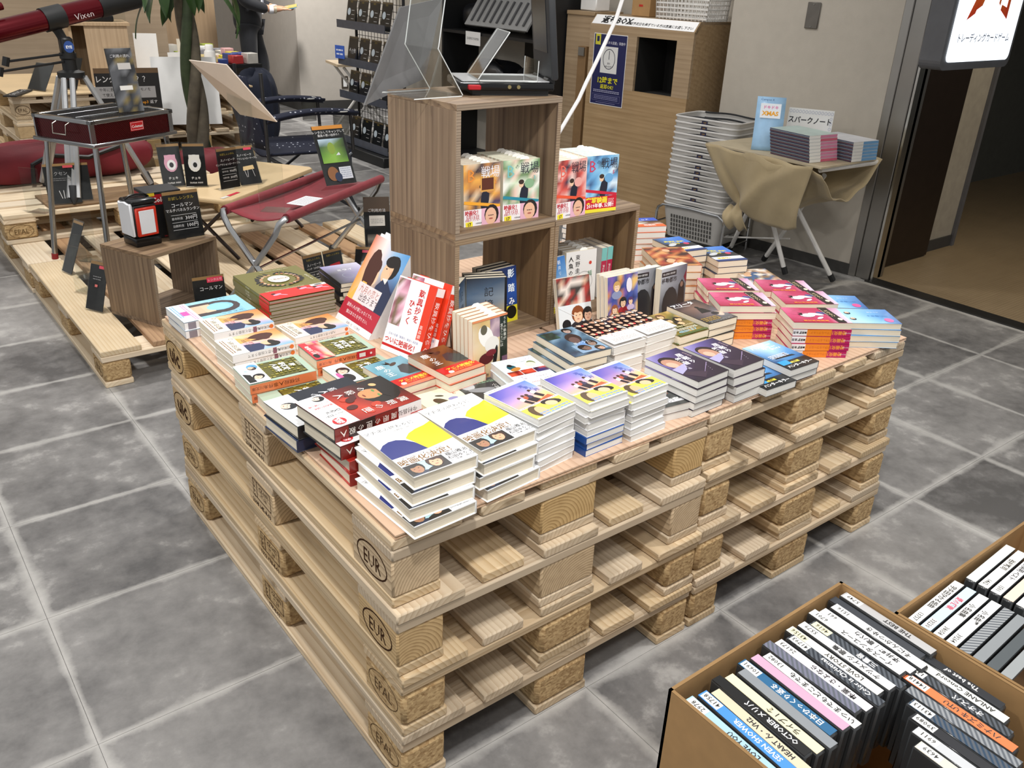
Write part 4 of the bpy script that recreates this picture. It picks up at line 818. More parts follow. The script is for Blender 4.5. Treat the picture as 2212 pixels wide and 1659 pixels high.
# ---- shelf books
def d_bs(n):
    bg = {2: ['#4a3a5a', '#c88a4a', '#e0c8a8', '#5a4a48', '#f0b050', '#8a7a78'], 3: ['#e8f0e0', '#8ab08a', '#d8e8c8', '#6a8a5a', '#f4f4ec', '#e8c8b8'], 4: ['#f0c8c0', '#e8a8a0', '#d85a50', '#f4e0d8', '#8a3a38', '#2a3248'], 5: ['#a8d8f0', '#6aa8d8', '#8ac4e8', '#3a5a88', '#dceef8', '#2a2a38']}[n]
    sc_, st_ = {2: ('#e8923c', '#f0a830'), 3: ('#7ac0c0', '#2a8aa0'), 4: ('#e86a5a', '#e85a3a'), 5: ('#c83a5a', '#c8203a')}[n]
    def f(c, w, h):
        c.photo(0, 0, w, h, bg, 7, 9, n); c.ell(.008, -.012, .012, .03, '#1d2030', a=-8); c.ell(.0, .014, .007, .008, '#eac4a4'); c.ell(.0, .02, .008, .006, '#3a2a22'); c.ell(w * .22, h * .1, .014, .012, bg[1])
        if n == 2: c.rect(w * .15, h * .17, .038, .032, '#5a2a18', -4); c.frame(w * .15, h * .17, .042, .036, .004, '#d8a050')
        c.text('B', -w * .3, h * .33, .042, sc_); c.text('の', -w * .12, h * .39, .013, '#2a2a38'); c.text('戦場', w * .22, h * .36, .030, '#2a2a38' if n > 2 else '#f0eef4', sx=.9); c.text(str(n), w * .36 if n != 4 else -w * .38, h * .2, .013, sc_, bold=.02)
        c.rect(0, -h * .15, w * 1.0, h * .05, st_, -9)
        if n < 5:
            c.rect(0, -h * .36, w, h * .28, '#f2eef0'); c.rect(w * .24, -h * .36, w * .52, h * .28, '#e6b4c8'); c.ell(w * .26, -h * .33, .021, .024, '#241a1a'); c.ell(w * .24, -h * .36, .0165, .021, '#e8b89a'); c.ell(w * .24, -h * .4, .006, .002, '#b05a50'); c.dashes(w * .24, -h * .345, .016, 1, .005, '#402a26')
            c.text('映画化！', -w * .26, -h * .27, .0125, '#c01c2c', bold=.03, sx=.9); c.text('3月15日', -w * .26, -h * .345, .0115, '#c01c2c', bold=.01, sx=.95); c.text('全国ロードショー', -w * .26, -h * .39, .0055, '#c01c2c'); c.rect(-w * .36, -h * .455, .02, .0125, '#f3e23a', 5); c.text('17', -w * .36, -h * .455, .0105, '#111', 5, bold=.04); c.text('大野拓朗', -w * .1, -h * .45, .0045, '#333')
        else:
            c.rect(0, -h * .36, w, h * .28, '#c8142c'); c.text('実写映画', -w * .12, -h * .285, .0175, '#f4e43a', bold=.04); c.text('2019年春､公開!!', 0, -h * .38, .0128, '#fff', bold=.02, sx=.98); c.rect(0, -h * .47, w, h * .06, '#f0e03a'); c.dashes(w * .33, -h * .28, .02, 3, .004, '#f0c8c8')
    return f
for n in (2, 3, 4, 5): kind('bs%d' % n, .105, .148, .0162, {2: '#cfc6b8', 3: '#d6dccb', 4: '#e8d2c4', 5: '#cfe0e6'}[n], PGC, 1, False, d_bs(n), slip=True)
SHA = R_(3.5)
def sh(u, v): return (.515 + u * math.cos(SHA) - v * math.sin(SHA), .6 + u * math.sin(SHA) + v * math.cos(SHA))
ZU = .585 + .285 + .0125
for n, u, v, cnt, yaw, where in ((2, .110, .036, 6, -2, 'upper shelf cube, left row'), (3, .225, .025, 7, -6, 'upper shelf cube, right row'), (4, .384, .008, 7, 3, 'top of the lower right cube, left row'), (5, .492, .006, 7, -7, 'top of the lower right cube, right row')):
    for k in range(cnt):
        x, y = sh(u + .002 * k, v + k * .0172)
        lab = (f'front wedding comic novel volume {n} on the {where}' if k == 0 else f'wedding novel copy, {ORD[k]} from front, {where}')
        upright('bs%d' % n, lab, x, y, ZU if u < .33 else .585 + .2852, yaw, 2, 'wedding novels on the shelf cubes', pr=k == 0)
kind('kage', .105, .15, .017, '#101420', PGC, 1, False, lambda c, w, h: (c.grad(0, h * .1, w, h * .8, [['#10182a', '#1d3a70'], ['#1a2a4a', '#2a58b0'], ['#0c1018', '#1a3470']]), c.ell(-w * .12, -h * .02, .022, .035, '#16325e', a=20), c.ell(-w * .05, h * .16, .012, .014, '#0c0e12'), c.text('影', w * .32, h * .38, .024, '#e8f2fa', bold=.02), c.text('踏', w * .32, h * .12, .024, '#e8f2fa', bold=.02), c.text('み', w * .32, -h * .12, .022, '#f2f4f6', bold=.02), c.text('山崎まさよし', -w * .12, -h * .15, .012, '#e4e4e4', sx=.9), c.rect(0, -h * .35, w, h * .3, '#d8cc2c'), c.text('映画化!!', -w * .18, -h * .32, .02, '#15130c', bold=.03), c.ell(w * .3, -h * .32, .018, .018, '#15130c', 16)))
kind('kioku', .105, .15, .017, '#14161c', PGC, 1, False, lambda c, w, h: (c.grad(0, 0, w, h, [['#2a3444', '#4a5666'], ['#3d4e68', '#b9a878'], ['#56708c', '#8a98a4'], ['#1c2430', '#3a4c64']]), c.vtext('記憶屋', w * .05, h * .26, .026, '#1c1e24', 1.25), c.ell(-w * .3, h * .02, .003, .008, '#14161c'), c.rect(w * .47, 0, w * .06, h, '#101218')))
kind('ningyo', .105, .15, .018, '#eceae6', PGC, 1, False, lambda c, w, h: (c.rect(0, 0, w, h, '#f0efed'), c.vtext('東野圭吾', -w * .12, h * .38, .0165, '#1c1c1c', 1.15, bold=.01), c.vtext('人魚の眠る家', -w * .34, h * .36, .0165, '#1c1c1c', 1.15, bold=.015), c.ell(w * .3, h * .25, .005, .005, '#d8483a'), c.text('話', w * .3, h * .05, .016, '#3a8a5a'), c.ring(w * .1, -h * .1, .03, .03, .0006, '#444')), slip=True)
kind('asai', .105, .15, .016, '#dfe6ec', PGW, 1, False, lambda c, w, h: (c.grad(0, h * .18, w, h * .64, [['#b8d0e4', '#c8dcec'], ['#3f7fc0', '#6aa0d4'], ['#2a66b0', '#3a78c0']]), c.vtext('朝井リョウ', w * .25, h * .40, .0125, '#eef4fa', 1.2), c.rect(0, -h * .32, w, h * .37, '#f4f6f8'), c.text('映画化!', 0, -h * .17, .02, '#2a4a7a', bold=.02), c.face(-w * .3, -h * .30, .011, '#e8c4a8', '#181414'), c.face(0, -h * .29, .011, '#e8c4a8', '#181414'), c.face(w * .3, -h * .28, .011, '#e8c4a8', '#181414'), c.rect(0, -h * .43, w, h * .11, '#ecdc48'), c.dashes(0, -h * .42, w * .85, 2, .006, '#7a6a20')))
kind('teal', .105, .15, .02, '#c9c6c2', PGC, 1, False, None, lambda c, h, t: (c.rect(0, 0, h, t * .96, '#7ac4c0'), c.rect(.01, 0, h * .36, t * .97, '#b8204a'), c.text('夢幻花', .012, 0, .009, '#f0e8ea', 180)))
kind('barcode', .105, .15, .016, '#d8d8d6', PGC, 1, False, lambda c, w, h: (c.rect(0, 0, w, h, '#dededc'), [c.rect(-w * .3 + k * .0022, h * .3, .0011 + .0005 * (k % 3), h * .14, '#222') for k in range(14)], c.dashes(w * .2, h * .36, w * .3, 2, .006, '#555'), c.dashes(-w * .2, h * .16, w * .4, 1, .006, '#555')))
kind('ensemble', .105, .15, .014, '#ddd6cf', PGC, 1, False, lambda c, w, h: (c.photo(0, h * .25, w, h * .5, ['#b03a34', '#e8dcd2', '#3a3430', '#d8b49a', '#8a2a28'], 8, 6, 4), c.rect(0, -h * .2, w, h * .44, '#dfe6ea'), c.ell(-w * .28, -h * .32, .014, .014, '#16181c'), c.face(w * .08, -h * .18, .019, '#e8c4a2', '#8a4a26', 0, '#2a2a30'), c.face(w * .38, -h * .2, .016, '#d0a890', '#181414', 0, '#22242a'), c.rect(-w * .25, -h * .1, .06, .0015, '#e8ecee', -30)))
kind('party', .106, .15, .013, '#e6e2da', PGC, 1, False, lambda c, w, h: (c.photo(0, 0, w, h, ['#3a4ea0', '#6a7ac8', '#2a3468', '#d88a3a', '#e8c070', '#7a5aa8', '#48589a'], 8, 10, 6), c.face(-w * .2, h * .3, .012, '#f0d0b0', '#c8a060', 0, '#8a94b8'), c.face(-w * .28, -h * .1, .011, '#f0d0b0', '#9a5a3a', 0, '#e8dcd0'), c.face(.0, h * .0, .012, '#e8c4a0', '#181a22', 0, '#a82a30'), c.ell(.006, -.04, .012, .03, '#8a1c26'), c.face(w * .25, h * .0, .009, '#f0d0b0', '#5a3a6a', 0, '#c8b8d8'), c.ell(w * .2, h * .3, .01, .02, '#e8e4f0')))
kind('mortal', .105, .15, .021, '#dcd6c6', PGC, 1, False, lambda c, w, h: (c.grad(0, 0, w, h, [['#2a2c30', '#3a3c42'], ['#6a6e76', '#4a4c54'], ['#a8acb4', '#6a6e78'], ['#c8ccd2', '#585c68']]), c.rect(-w * .2, h * .39, w * .56, h * .09, '#14151a'), c.text('第26回吉川賞受賞', -w * .2, h * .39, .0062, '#f0f0f0'), c.text('移動都市', -w * .18, h * .27, .0155, '#22242a', bold=.02), c.ell(-w * .1, -h * .2, .032, .05, '#22242a'), c.poly([(.018, -.07), (.022, .02), (.034, .034), (.046, .02), (.05, -.07)], '#201a1e'), c.ell(.034, .02, .006, .008, '#8a6a5a'), c.poly([(.04, .04), (.05, .06), (.052, .02)], '#7a2030')), slip=True)
def row(key, labf, pts, cnt, yaw, lean, pitch, z, group):
    for k in range(cnt):
        x, y = pts; a = R_(yaw); x += -math.sin(a) * 0 + math.sin(-a) * 0 + (-math.sin(a)) * pitch * k; y += math.cos(a) * pitch * k
        upright(key, labf(k), x, y, z, yaw, lean, group, pr=k == 0)
ZL = .585 + .0125
row('kage', lambda k: 'black and blue novel with yellow band, front of its row in the lower left cube' if k == 0 else f'dark novel {ORD[k]} from front behind the yellow-banded one', sh(.205, .055), 3, 4, 6, .018, ZL, 'dark novels in the lower left cube')
row('kioku', lambda k: 'dusk-grey memory novel standing left of the yellow-banded one' if k == 0 else f'memory novel {ORD[k]} from front in the lower left cube', sh(.122, .022), 3, -22, 4, .018, ZL, 'memory novels in the lower left cube')
row('kioku', lambda k: 'memory novel by the left panel of the lower cube' if k == 0 else 'second memory novel by the left panel', sh(.052, .028), 2, 40, 4, .018, ZL, 'memory novels by the cube panel')
row('teal', lambda k: f'teal-spined book {ORD[k]} from front at the back of the lower left cube', sh(.08, .15), 5, 20, 0, .021, ZL, 'teal-spined books in the lower left cube')
row('ningyo', lambda k: 'white novel with black brush lettering in the right cube' if k == 0 else f'white lettered novel {ORD[k]} from front in the right cube', sh(.49, .052), 5, -5, 3, .019, ZL + .002, 'white novels in the right cube')
upright('asai', 'blue-sky novel with yellow band leaning on the cube post', *sh(.385, .03), ZL, 8, 14)
for k in range(2): upright('teal', f'teal and crimson spine at the right of the right cube, {("left", "right")[k]} one', *sh(.566 + .024 * k, .10), ZL, -92, 0, 'teal and crimson spines')
row('barcode', lambda k: 'white back-cover book with barcode, front of the rear row in the right cube' if k == 0 else f'back-cover book {ORD[k]} from front in the rear row', sh(.45, .17), 3, -8, 0, .018, ZL + .06, 'rear row of the right cube')
for k in range(3): stack('barcode', 1, *sh(.45, .215), -8, f'flat book under the rear row of the right cube, number {("one", "two", "three")[k]} up', '', z0=ZL + .0164 * k) if False else None
upright('ensemble', 'standing paperback with samurai ensemble photo before the right cube', .862, .535, .5855, -6, 14)
row('party', lambda k: 'illustrated party-cover paperback, front of three' if k == 0 else f'illustrated party paperback {ORD[k]} from front', (.985, .487), 3, -2, 8, .016, .5855, 'party paperbacks')
upright('mortal', 'grey moving-city novel right of the party paperbacks', 1.075, .50, .5855, -4, 3, 'moving-city novels')
upright('mortal', 'front grey moving-city novel beside the black robot-film stack', 1.158, .475, .5855, 2, 3, 'moving-city novels')
# ================================================================ shelf cubes
OAKZ = wood('grey_brown_oak_upright', '#957854', '#5f4630', 'Z', rings=30, rw=.22, stretch=.02, contrast=(.28, .78), rough=.55, var=.12, offs=.6)
OAKX = wood('grey_brown_oak_flat', '#957854', '#5f4630', 'X', rings=30, rw=.22, stretch=.02, contrast=(.28, .78), rough=.55, var=.12, offs=.6)
EDGE = wood('oak_edge_band', '#9a8468', '#77614a', 'X', rings=90, stretch=.03, var=.1)
def cube(label, loc, rz, w=.322, d=.27, h=.285, t=.014):
    o = thing('shelf_cube', label, 'shelf', loc, rz, 'open oak-look shelf cubes')
    for nm, lo, hi, m in (('bottom_panel', (0, 0, 0), (w, d, t), OAKX), ('top_panel', (0, 0, h - t), (w, d, h), OAKX), ('side_panel', (0, 0, t), (t, d, h - t), OAKZ), ('side_panel', (w - t, 0, t), (w, d, h - t), OAKZ)):
        p = MB().b2(lo, hi).part(nm, m, o, bevel=.0006)
        c = [(a + b) / 2 for a, b in zip(lo, hi)]
        MB().b2((lo[0] + .0008, -.0006, lo[2] + .0008), (hi[0] - .0008, 0, hi[2] - .0008)).part('edge_band', EDGE, p)
    return o
cube('lower left oak-look shelf cube standing on the book table', (.515, .6, .585), SHA)
cube('upper oak-look shelf cube carrying the disc player', (.515, .6, .8702), SHA, h=.305)
cube('lower right oak-look shelf cube with wedding novels on top', (*sh(.324, 0), .585), SHA, w=.325)
# ---------------------------------------------------------------- portable player and acrylic stands on the top cube
AC = acrylic(); ZT = 1.1755
BLK = mat('glossy_black_plastic', '#0d0e10', .18, var=.02); GRYP = mat('dark_grey_plastic', '#2b2d30', .45); WHP = mat('white_plastic', '#e9e9e7', .35, var=.02); SILV = mat('silver_plastic', '#b9bbbd', .3, metal=.5)
t = thing('portable_disc_player', 'open black portable disc player on top of the shelf cubes', 'disc player', (.745, .745, ZT), R_(-24))
MB().prism([(-.12, -.085), (.11, -.085), (.11, .085), (-.12, .085)], .012, .03).part('base', BLK, t, bevel=.004, seg=2)
MB().b2((-.085, -.07, 0), (.1, .07, .012)).part('foot_block', GRYP, t)
MB().b2((-.112, -.08, .03), (.1, .08, .034)).part('deck', SILV, t, bevel=.002)
for k in range(2): MB().lathe([(.0045, 0), (.0045, .002), (.003, .002)], 10, TR(.0 + .022 * k, -.0855, .021) @ Matrix.Rotation(R_(90), 4, 'X')).part('jack', mat('brass_jack', '#b8a878', .3, metal=1), t)
MB().box((-.085, -.09, .02), (.03, .016, .011)).part('usb_stick', mat('red_plastic', '#a81822', .35), t, bevel=.002)
l = MB().b2((-.009, -.083, 0), (.009, .083, .215)).part('lid', GRYP, t, (.112, 0, .036), (0, R_(-6), 0), bevel=.005, seg=2)
MB().b2((-.0105, -.058, .06), (-.009, .062, .185)).part('screen', mat('dark_screen', '#26282b', .15), l)
for q in (-.05, .05): MB().tube([(.105, q - .018, .03), (.105, q + .018, .03)], .011, 10).part('hinge', BLK, t)
def ribbon(prof, th, y0, y1):
    """folded sheet: profile in xz, thickness th, extruded along y"""
    n = len(prof); off = []
    for i in range(n):
        a = Vector(prof[max(i - 1, 0)]); b = Vector(prof[min(i + 1, n - 1)]); d = (b - a).normalized(); off.append((-d.y * th, d.x * th))
    pts = [(p[0], p[1]) for p in prof] + [(prof[i][0] + off[i][0], prof[i][1] + off[i][1]) for i in range(n - 1, -1, -1)]
    m = len(pts); vs = [(x, y0, z) for x, z in pts] + [(x, y1, z) for x, z in pts]
    b = MB()
    fs = [(i, (i + 1) % m, m + (i + 1) % m, m + i) for i in range(m)] + [(i, i + 1, m - 2 - i, m - 1 - i) for i in range(n - 1)] + [(m + i, 2 * m - 1 - i, 2 * m - 2 - i, m + i + 1) for i in range(n - 1)]
    return b.add(vs, fs)
AEDGE = mat('acrylic_edge_highlight', '#d8dcdc', .15, var=.02)  # pale colour of added tubes that paint a highlight along the sheet edges
def edges(prof, y0, y1, parent):
    for y in (y0, y1): MB().tube([(x, y, z) for x, z in prof], .0013, 6).part('edge_highlight', AEDGE, parent)
    x, z = prof[-1]; MB().tube([(x, y0, z), (x, y1, z)], .0013, 6).part('edge_highlight', AEDGE, parent)
t = thing('acrylic_stand', 'clear folded acrylic display stand on the left of the top cube', 'display stand', (.60, .70, ZT), R_(3))
pf = [(-.135, .001), (-.002, .001), (0, .004), (-.07, .105), (-.068, .112), (-.045, .24)]; ribbon(pf, .003, 0, .13).part('folded_sheet', AC, t); edges(pf, 0, .13, t)
t = thing('acrylic_stand', 'clear acrylic card holder lying over the disc player deck', 'display stand', (.645, .70, ZT + .035), R_(-24))
pf = [(.14, .045), (.138, .0), (-.0, 0), (-.003, .003), (.068, .105)]; ribbon(pf, .003, -.01, .12).part('folded_sheet', AC, t); edges(pf, -.01, .12, t)
t = thing('sign_board', 'grey sign board seen from behind, leaning over the shelf cubes', 'sign', (.445, .885, 1.16), 0)
M = Matrix(((1, 0, 0, 0), (0, 1, 0, 0), (0, 0, 1, 0), (0, 0, 0, 1)))
b = MB(); P = [(0, 0, -.02), (.195, .04, .03), (.27, .075, .215), (.115, .02, .195)]; nrm = Vector((.25, -.95, .1)).normalized() * .005
b.add(P + [tuple(Vector(p) - nrm) for p in P], [(0, 1, 2, 3), (7, 6, 5, 4), (0, 4, 5, 1), (1, 5, 6, 2), (2, 6, 7, 3), (3, 7, 4, 0)]); b.part('panel', mat('grey_foam_board', '#6f6f70', .5), t)
tag(MB().tube([(1.29, .9, 1.62), (1.285, .9, 1.40), (1.26, .9, 1.33), (1.2, .9, 1.223), (1.165, .9, 1.165), (1.14, .9, 1.119), (1.05, .9, 1.0), (.99, .91, .86)], .0055, 8).part('power_cable', mat('white_cable', '#e6e6e6', .4)), 'thick white cable hanging behind the upper shelf cube', 'cable')

# ================================================================ return box, counter
OAKC = wood('light_oak_laminate', '#b0936a', '#8d7048', 'Y', rings=20, rw=.2, stretch=.02, contrast=(.2, .9), rough=.45, var=.06, offs=.6)
t = thing('return_box', 'light oak return cabinet with square slot and blue poster', 'cabinet', (3.43, 2.51, 0), WA)
for lo, hi in (((0, 0, 0), (.02, .79, .81)), ((0, 0, 1.12), (.02, .79, 1.17)), ((0, 0, .81), (.02, .115, 1.12)), ((0, .41, .81), (.02, .79, 1.12))): MB().b2(lo, hi).part('front_panel', OAKC, t)
for y in (0, .77): MB().prism([(.02, 0), (.37, 0), (.37, 1.22), (.05, 1.22), (.02, 1.19)], 0, .02, TR(0, y + .02, 0) @ Matrix.Rotation(R_(90), 4, 'X')).part('side_panel', OAKC, t)
MB().b2((.05, 0, 1.21), (.37, .79, 1.225)).part('top_panel', OAKC, t)
s_ = MB().add([(0, 0, 1.17), (0, .79, 1.17), (.05, .79, 1.225), (.05, 0, 1.225), (.02, 0, 1.16), (.02, .79, 1.16), (.06, .79, 1.2), (.06, 0, 1.2)], [(0, 3, 2, 1), (4, 5, 6, 7), (0, 1, 5, 4), (3, 7, 6, 2), (0, 4, 7, 3), (1, 2, 6, 5)]).part('slant_panel', OAKC, t)
MB().b2((.30, .1, .78), (.32, .43, 1.15)).b2((.02, .1, .78), (.3, .115, 1.15)).b2((.02, .41, .78), (.3, .43, 1.15)).b2((.02, .1, .77), (.3, .43, .80)).part('slot_liner', mat('black_felt', '#141312', .9), t)
FX = Matrix(((0, 0, -1), (-1, 0, 0), (0, 1, 0)))          # canvas seen from -x
c = Cv(.0002); c.rect(0, 0, .775, .068, '#f2f2f2'); c.text('返却BOX', -.20, .002, .058, '#1a1a1a', bold=.035, sx=1.0); c.text('返却予定日を過ぎている方は店員にお渡し下さい', .13, -.012, .0225, '#1a1a1a', bold=.02, sx=.98)
o = c.part('sign_strip', s_, (.0245, .395, 1.1985)); o.rotation_euler = (Matrix.Rotation(math.atan2(.05, .055), 3, 'Y') @ FX).to_euler()
o.location = Vector((.025, .395, 1.1975)) + Vector((-.74, 0, .67)) * .0015
c = Cv(.0003); c.rect(0, 0, .27, .42, '#e8e6e4'); c.rect(0, 0, .262, .412, '#1c2050'); c.rect(-.1, .175, .042, .062, '#c9c23a'); c.rect(-.1, .178, .02, .03, '#1c2050'); c.text('「本まち図書」実施中', .035, .16, .0195, '#d8d8e6', sx=.9); c.rect(-.0, .06, .135, .155, '#d8d8d6'); c.ring(0, .065, .05, .06, .004, '#20223a', 24); c.rect(0, .088, .004, .05, '#20223a'); c.text('翌日', 0, .04, .012, '#20223a'); c.text('12時10分まで', 0, .022, .012, '#20223a')
c.text('12時まで', 0, -.06, .043, '#d8d02a', bold=.025); c.text('返却OK!', .0, -.098, .029, '#d8d02a', bold=.02); c.dashes(0, -.122, .22, 2, .009, '#a8a8c4', th=.45); c.frame(0, -.165, .23, .04, .001, '#8a8ab0'); c.dashes(0, -.155, .2, 3, .009, '#8a8ab0', th=.4); c.dashes(0, -.195, .16, 1, .007, '#8a8ab0', th=.4)
o = c.part('poster', t, (-.001, .615, .91)); o.rotation_euler = FX.to_euler()
t = thing('service_counter', 'long light oak service counter left of the return cabinet', 'counter', (3.40, 3.31, 0), WA)
MB().b2((0, 0, 0), (.26, .24, 1.21)).part('body', OAKC, t); MB().b2((-.01, -.0, 1.21), (.27, .24, 1.235)).part('worktop', OAKC, t, bevel=.003)
MB().b2((-.03, .03, .0), (0, .10, 1.03)).part('gate_post', mat('darker_oak', '#7d6140', .5), t); MB().box((-.035, .065, 1.0), (.012, .05, .05)).part('latch', STEEL, t)
tag(MB().box((3.50, 3.43, 1.2368 + .04), (.12, .15, .08)).part('desk_tray', WHP, bevel=.006), 'white paper tray on the counter beside the return cabinet', 'desk tray')
# white ventilated tub and carton on the return box
t = thing('plastic_tub', 'white ventilated plastic tub on top of the return cabinet', 'tub', (3.60, 2.70, 1.2268), WA)
tb = MB()
nx = 0
for f_, (sx, sy, n) in enumerate(((0, 1, 12), (0, -1, 12), (1, 0, 14), (-1, 0, 14))):
    for k in range(n + 1):
        u = -1 + 2 * k / n
        for z0, z1, s0, s1 in ((0, .3, .9, 1.),):
            q = (lambda s: (u * .11 * s, sy * .11 * s)) if sy else (lambda s: (sx * .11 * s, u * .2 * s))
            if sy: q = lambda s: (u * .11 * s, sy * .2 * s)
            a, b_ = q(s0), q(s1); tb.tube([(*a, z0), (*b_, z1)], .0035, 5)
for z in (.01, .035, .06, .085, .11, .2, .3):
    s = .9 + .1 * z / .3; tb.tube([(-.11 * s, -.2 * s, z), (.11 * s, -.2 * s, z), (.11 * s, .2 * s, z), (-.11 * s, .2 * s, z)], .0045, 5, True)
tb.box((0, 0, .004), (.19, .35, .006)).part('grid_body', mat('white_pp_plastic', '#dcdad6', .4), t)
CARD = mat('brown_cardboard', '#a98558', .8, var=.06, vscale=30)
t = thing('carton', 'small brown carton beside the white tub on the return cabinet', 'carton', (3.60, 3.04, 1.2268), WA)
MB().b2((-.09, -.07, 0), (.09, .07, .2)).part('box', CARD, t, bevel=.002); MB().box((-.0905, .0, .06), (.001, .03, .012)).part('label', mat('red_label', '#b8281e', .5), t)

# ================================================================ shopping baskets
BSK = mat('translucent_grey_basket', '#bcbab6', .45, var=.04); HND = mat('black_basket_handle', '#26282b', .5); CHR = mat('chrome_tube', '#c4c6c8', .18, metal=1., var=.02)
BL_, BW_ = .41, .285
t0 = thing('shopping_basket', 'x', 'basket', (0, 0, 0))
def rr(lx, ly, r, n=5):
    pts = []
    for cx, cy, a0 in ((lx - r, ly - r, 0), (-lx + r, ly - r, 90), (-lx + r, -ly + r, 180), (lx - r, -ly + r, 270)):
        pts += [(cx + r * math.cos(R_(a0 + 90 * k / n)), cy + r * math.sin(R_(a0 + 90 * k / n))) for k in range(n + 1)]
    return pts
def shell(lv, cap=True):
    b = MB(); rings = [[(x, y, z) for x, y in rr(lx, ly, r)] for lx, ly, r, z in lv]; n = len(rings[0])
    vs = [p for r in rings for p in r]; fs = [(i * n + k, i * n + (k + 1) % n, (i + 1) * n + (k + 1) % n, (i + 1) * n + k) for i in range(len(rings) - 1) for k in range(n)]
    if cap: fs.append(tuple(range(n)))
    return b.add(vs, fs, smooth=True)
HX, HY = BW_ / 2, BL_ / 2
bd = shell([(HX * .8, HY * .84, .03, 0), (HX * .96, HY * .97, .04, .15), (HX * .985, HY * .985, .04, .196)])
BOD = bd.mesh('body', BSK); RIM = MB().tube([(x, y, .198 - .012 * (abs(y) / HY < .45) * (abs(x) > HX * .9)) for x, y in rr(HX, HY, .045)], .0055, 6, True).mesh('rim', mat('basket_rim', '#cfcdca', .4))
HAN = []
for s in (-1, 1):
    b = MB(); b.tube([(s * HX * .95, y, .203 + .004 * math.cos(y * 20)) for y in [-HY * .8 + HY * 1.6 * k / 10 for k in range(11)] if abs(y) > .05 or True], .0048, 6)
    HAN.append(b.mesh('handle', HND))
TAGM = None
c = Cv(.0003); c.rect(0, 0, .036, .026, '#1b2148'); c.text('お客様', 0, .005, .0075, '#c9a24a'); c.text('かご', 0, -.005, .0075, '#c9a24a'); TAGM = c.mesh('label')
# slots of the lowest basket, seen from the front
LOC0 = (3.415, 2.262); AB = R_(10)
for k in range(17):
    z = .052 + .0308 * k
    if k == 0: o = t0
    else:
        o = thing('shopping_basket', 'x', 'basket')
    o.location = (LOC0[0] + .0006 * k, LOC0[1] - .0004 * k, z); o.rotation_euler = (0, 0, AB)
    q = 16 - k
    num = ('top', 'second', 'third', 'fourth', 'fifth', 'sixth', 'seventh', 'eighth', 'ninth', 'tenth', 'eleventh', 'twelfth', 'thirteenth', 'fourteenth', 'fifteenth', 'sixteenth', 'bottom')[q]
    tag(o, f'{num} grey shopping basket' + (' in the nested stack' if 0 < q < 16 else ' of the nested stack by the wall') + (' counted from above' if 0 < q < 16 else ''), 'basket', 'nested shopping baskets')
    bo = link('body', BOD, o); link('rim', RIM, o)
    for m_ in HAN: link('handle', m_, o)
    if k in (16, 15, 14, 10, 8, 7, 6, 4, 2): lb = link('label', TAGM, o, (-HX * .985 - .002, .0, .178)); lb.rotation_euler = FX.to_euler()
    if k == 0:
        for j in range(5):
            for i in range(15):
                f = .80 + .17 * (.028 + j * .026) / .15
                MB().box((0, 0, 0), (.002, .009, .019)).part('slot', mat('slot_shadow_grey', '#4a4946', .8), bo, (-HX * f - .0022, -.132 + i * .0188, .024 + j * .026), (0, R_(-8), 0)) if (i, j) != (0, 0) else None
t = thing('basket_rack', 'chrome tube rack carrying the nested shopping baskets', 'rack', (*LOC0, 0), AB)
for sx in (-1, 1):
    x = sx * (HX + .012)
    MB().tube([(x, -HY - .02, 0), (x, -HY - .02, .19), (x, -HY - .012, .22), (x, -HY + .02, .24), (x, 0, .247), (x, HY - .02, .24), (x, HY + .012, .22), (x, HY + .02, .19), (x, HY + .02, 0)], .0085, 8).part('side_hoop', CHR, t)
for sy in (-1, 1):
    for z in (.05, .13): MB().tube([(-HX - .012, sy * (HY + .02), z), (HX + .012, sy * (HY + .02), z)], .006, 6).part('cross_bar', CHR, t)
MB().b2((-HX + .01, -HY + .03, .044), (HX - .01, HY - .03, .05)).part('base_plate', BLACKM, t)

# ================================================================ folding stand with beige cloth sling and notebooks
WHT = mat('white_enamel_tube', '#dedcd8', .35)
t = thing('folding_stand', 'white folding trestle stand by the right wall', 'stand', (3.30, 1.66, 0), R_(0))
def leg(a, b_): 
    o = MB().tube([a, b_], .0125, 8).part('leg', WHT, t); d = (Vector(a) - Vector(b_)).normalized() * .04; MB().tube([Vector(a) , Vector(a) - d], .0155, 8).part('rubber_foot', BLACKM, o)
leg((.19, -.27, .02), (-.12, -.02, .60)); leg((.055, -.05, .02), (-.05, .30, .60)) if False else leg((.06, -.06, .02), (-.06, .16, .62))
leg((.17, .17, .02), (-.05, -.25, .60)); leg((.19, .39, .02), (-.10, .06, .42)) if False else leg((.15, .40, .02), (-.12, .08, .45))
MB().tube([(.10, .42, .10), (.10, -.02, .20)], .005, 6).part('tie_rod', WHT, t)
for y in (.30, -.33): MB().tube([(-.22, y, .655), (.24, y - .02, .655)], .0125, 8).part('top_bar', WHT, t)
CL = mat('beige_canvas_cloth', '#ab9a78', .85, var=.08, vscale=8, bump=.15, bscale=260, sheen=.2)
def cloth(u, v):
    # u along y (0 far/left .. 1 near/right), v around the sling from the front lip, down under, to the back
    y = .33 - .70 * u
    a = v * 2 - 1
    x = -.02 + .25 * a + .02 * math.sin(9 * u)
    z = .66 - .30 * (1 - a * a) * (.55 + .45 * math.sin(math.pi * min(1, max(0, u * 1.15)))) + .012 * math.sin(17 * u + 4 * v) + .01 * math.sin(23 * v + 5 * u)
    return (x, y, z)
sl = thing('cloth_sling', 'beige canvas sling draped over the white folding stand', 'cloth', (3.30, 1.66, 0), 0)
MB().grid(cloth, 26, 22).part('sling', CL, sl, solid=.004)
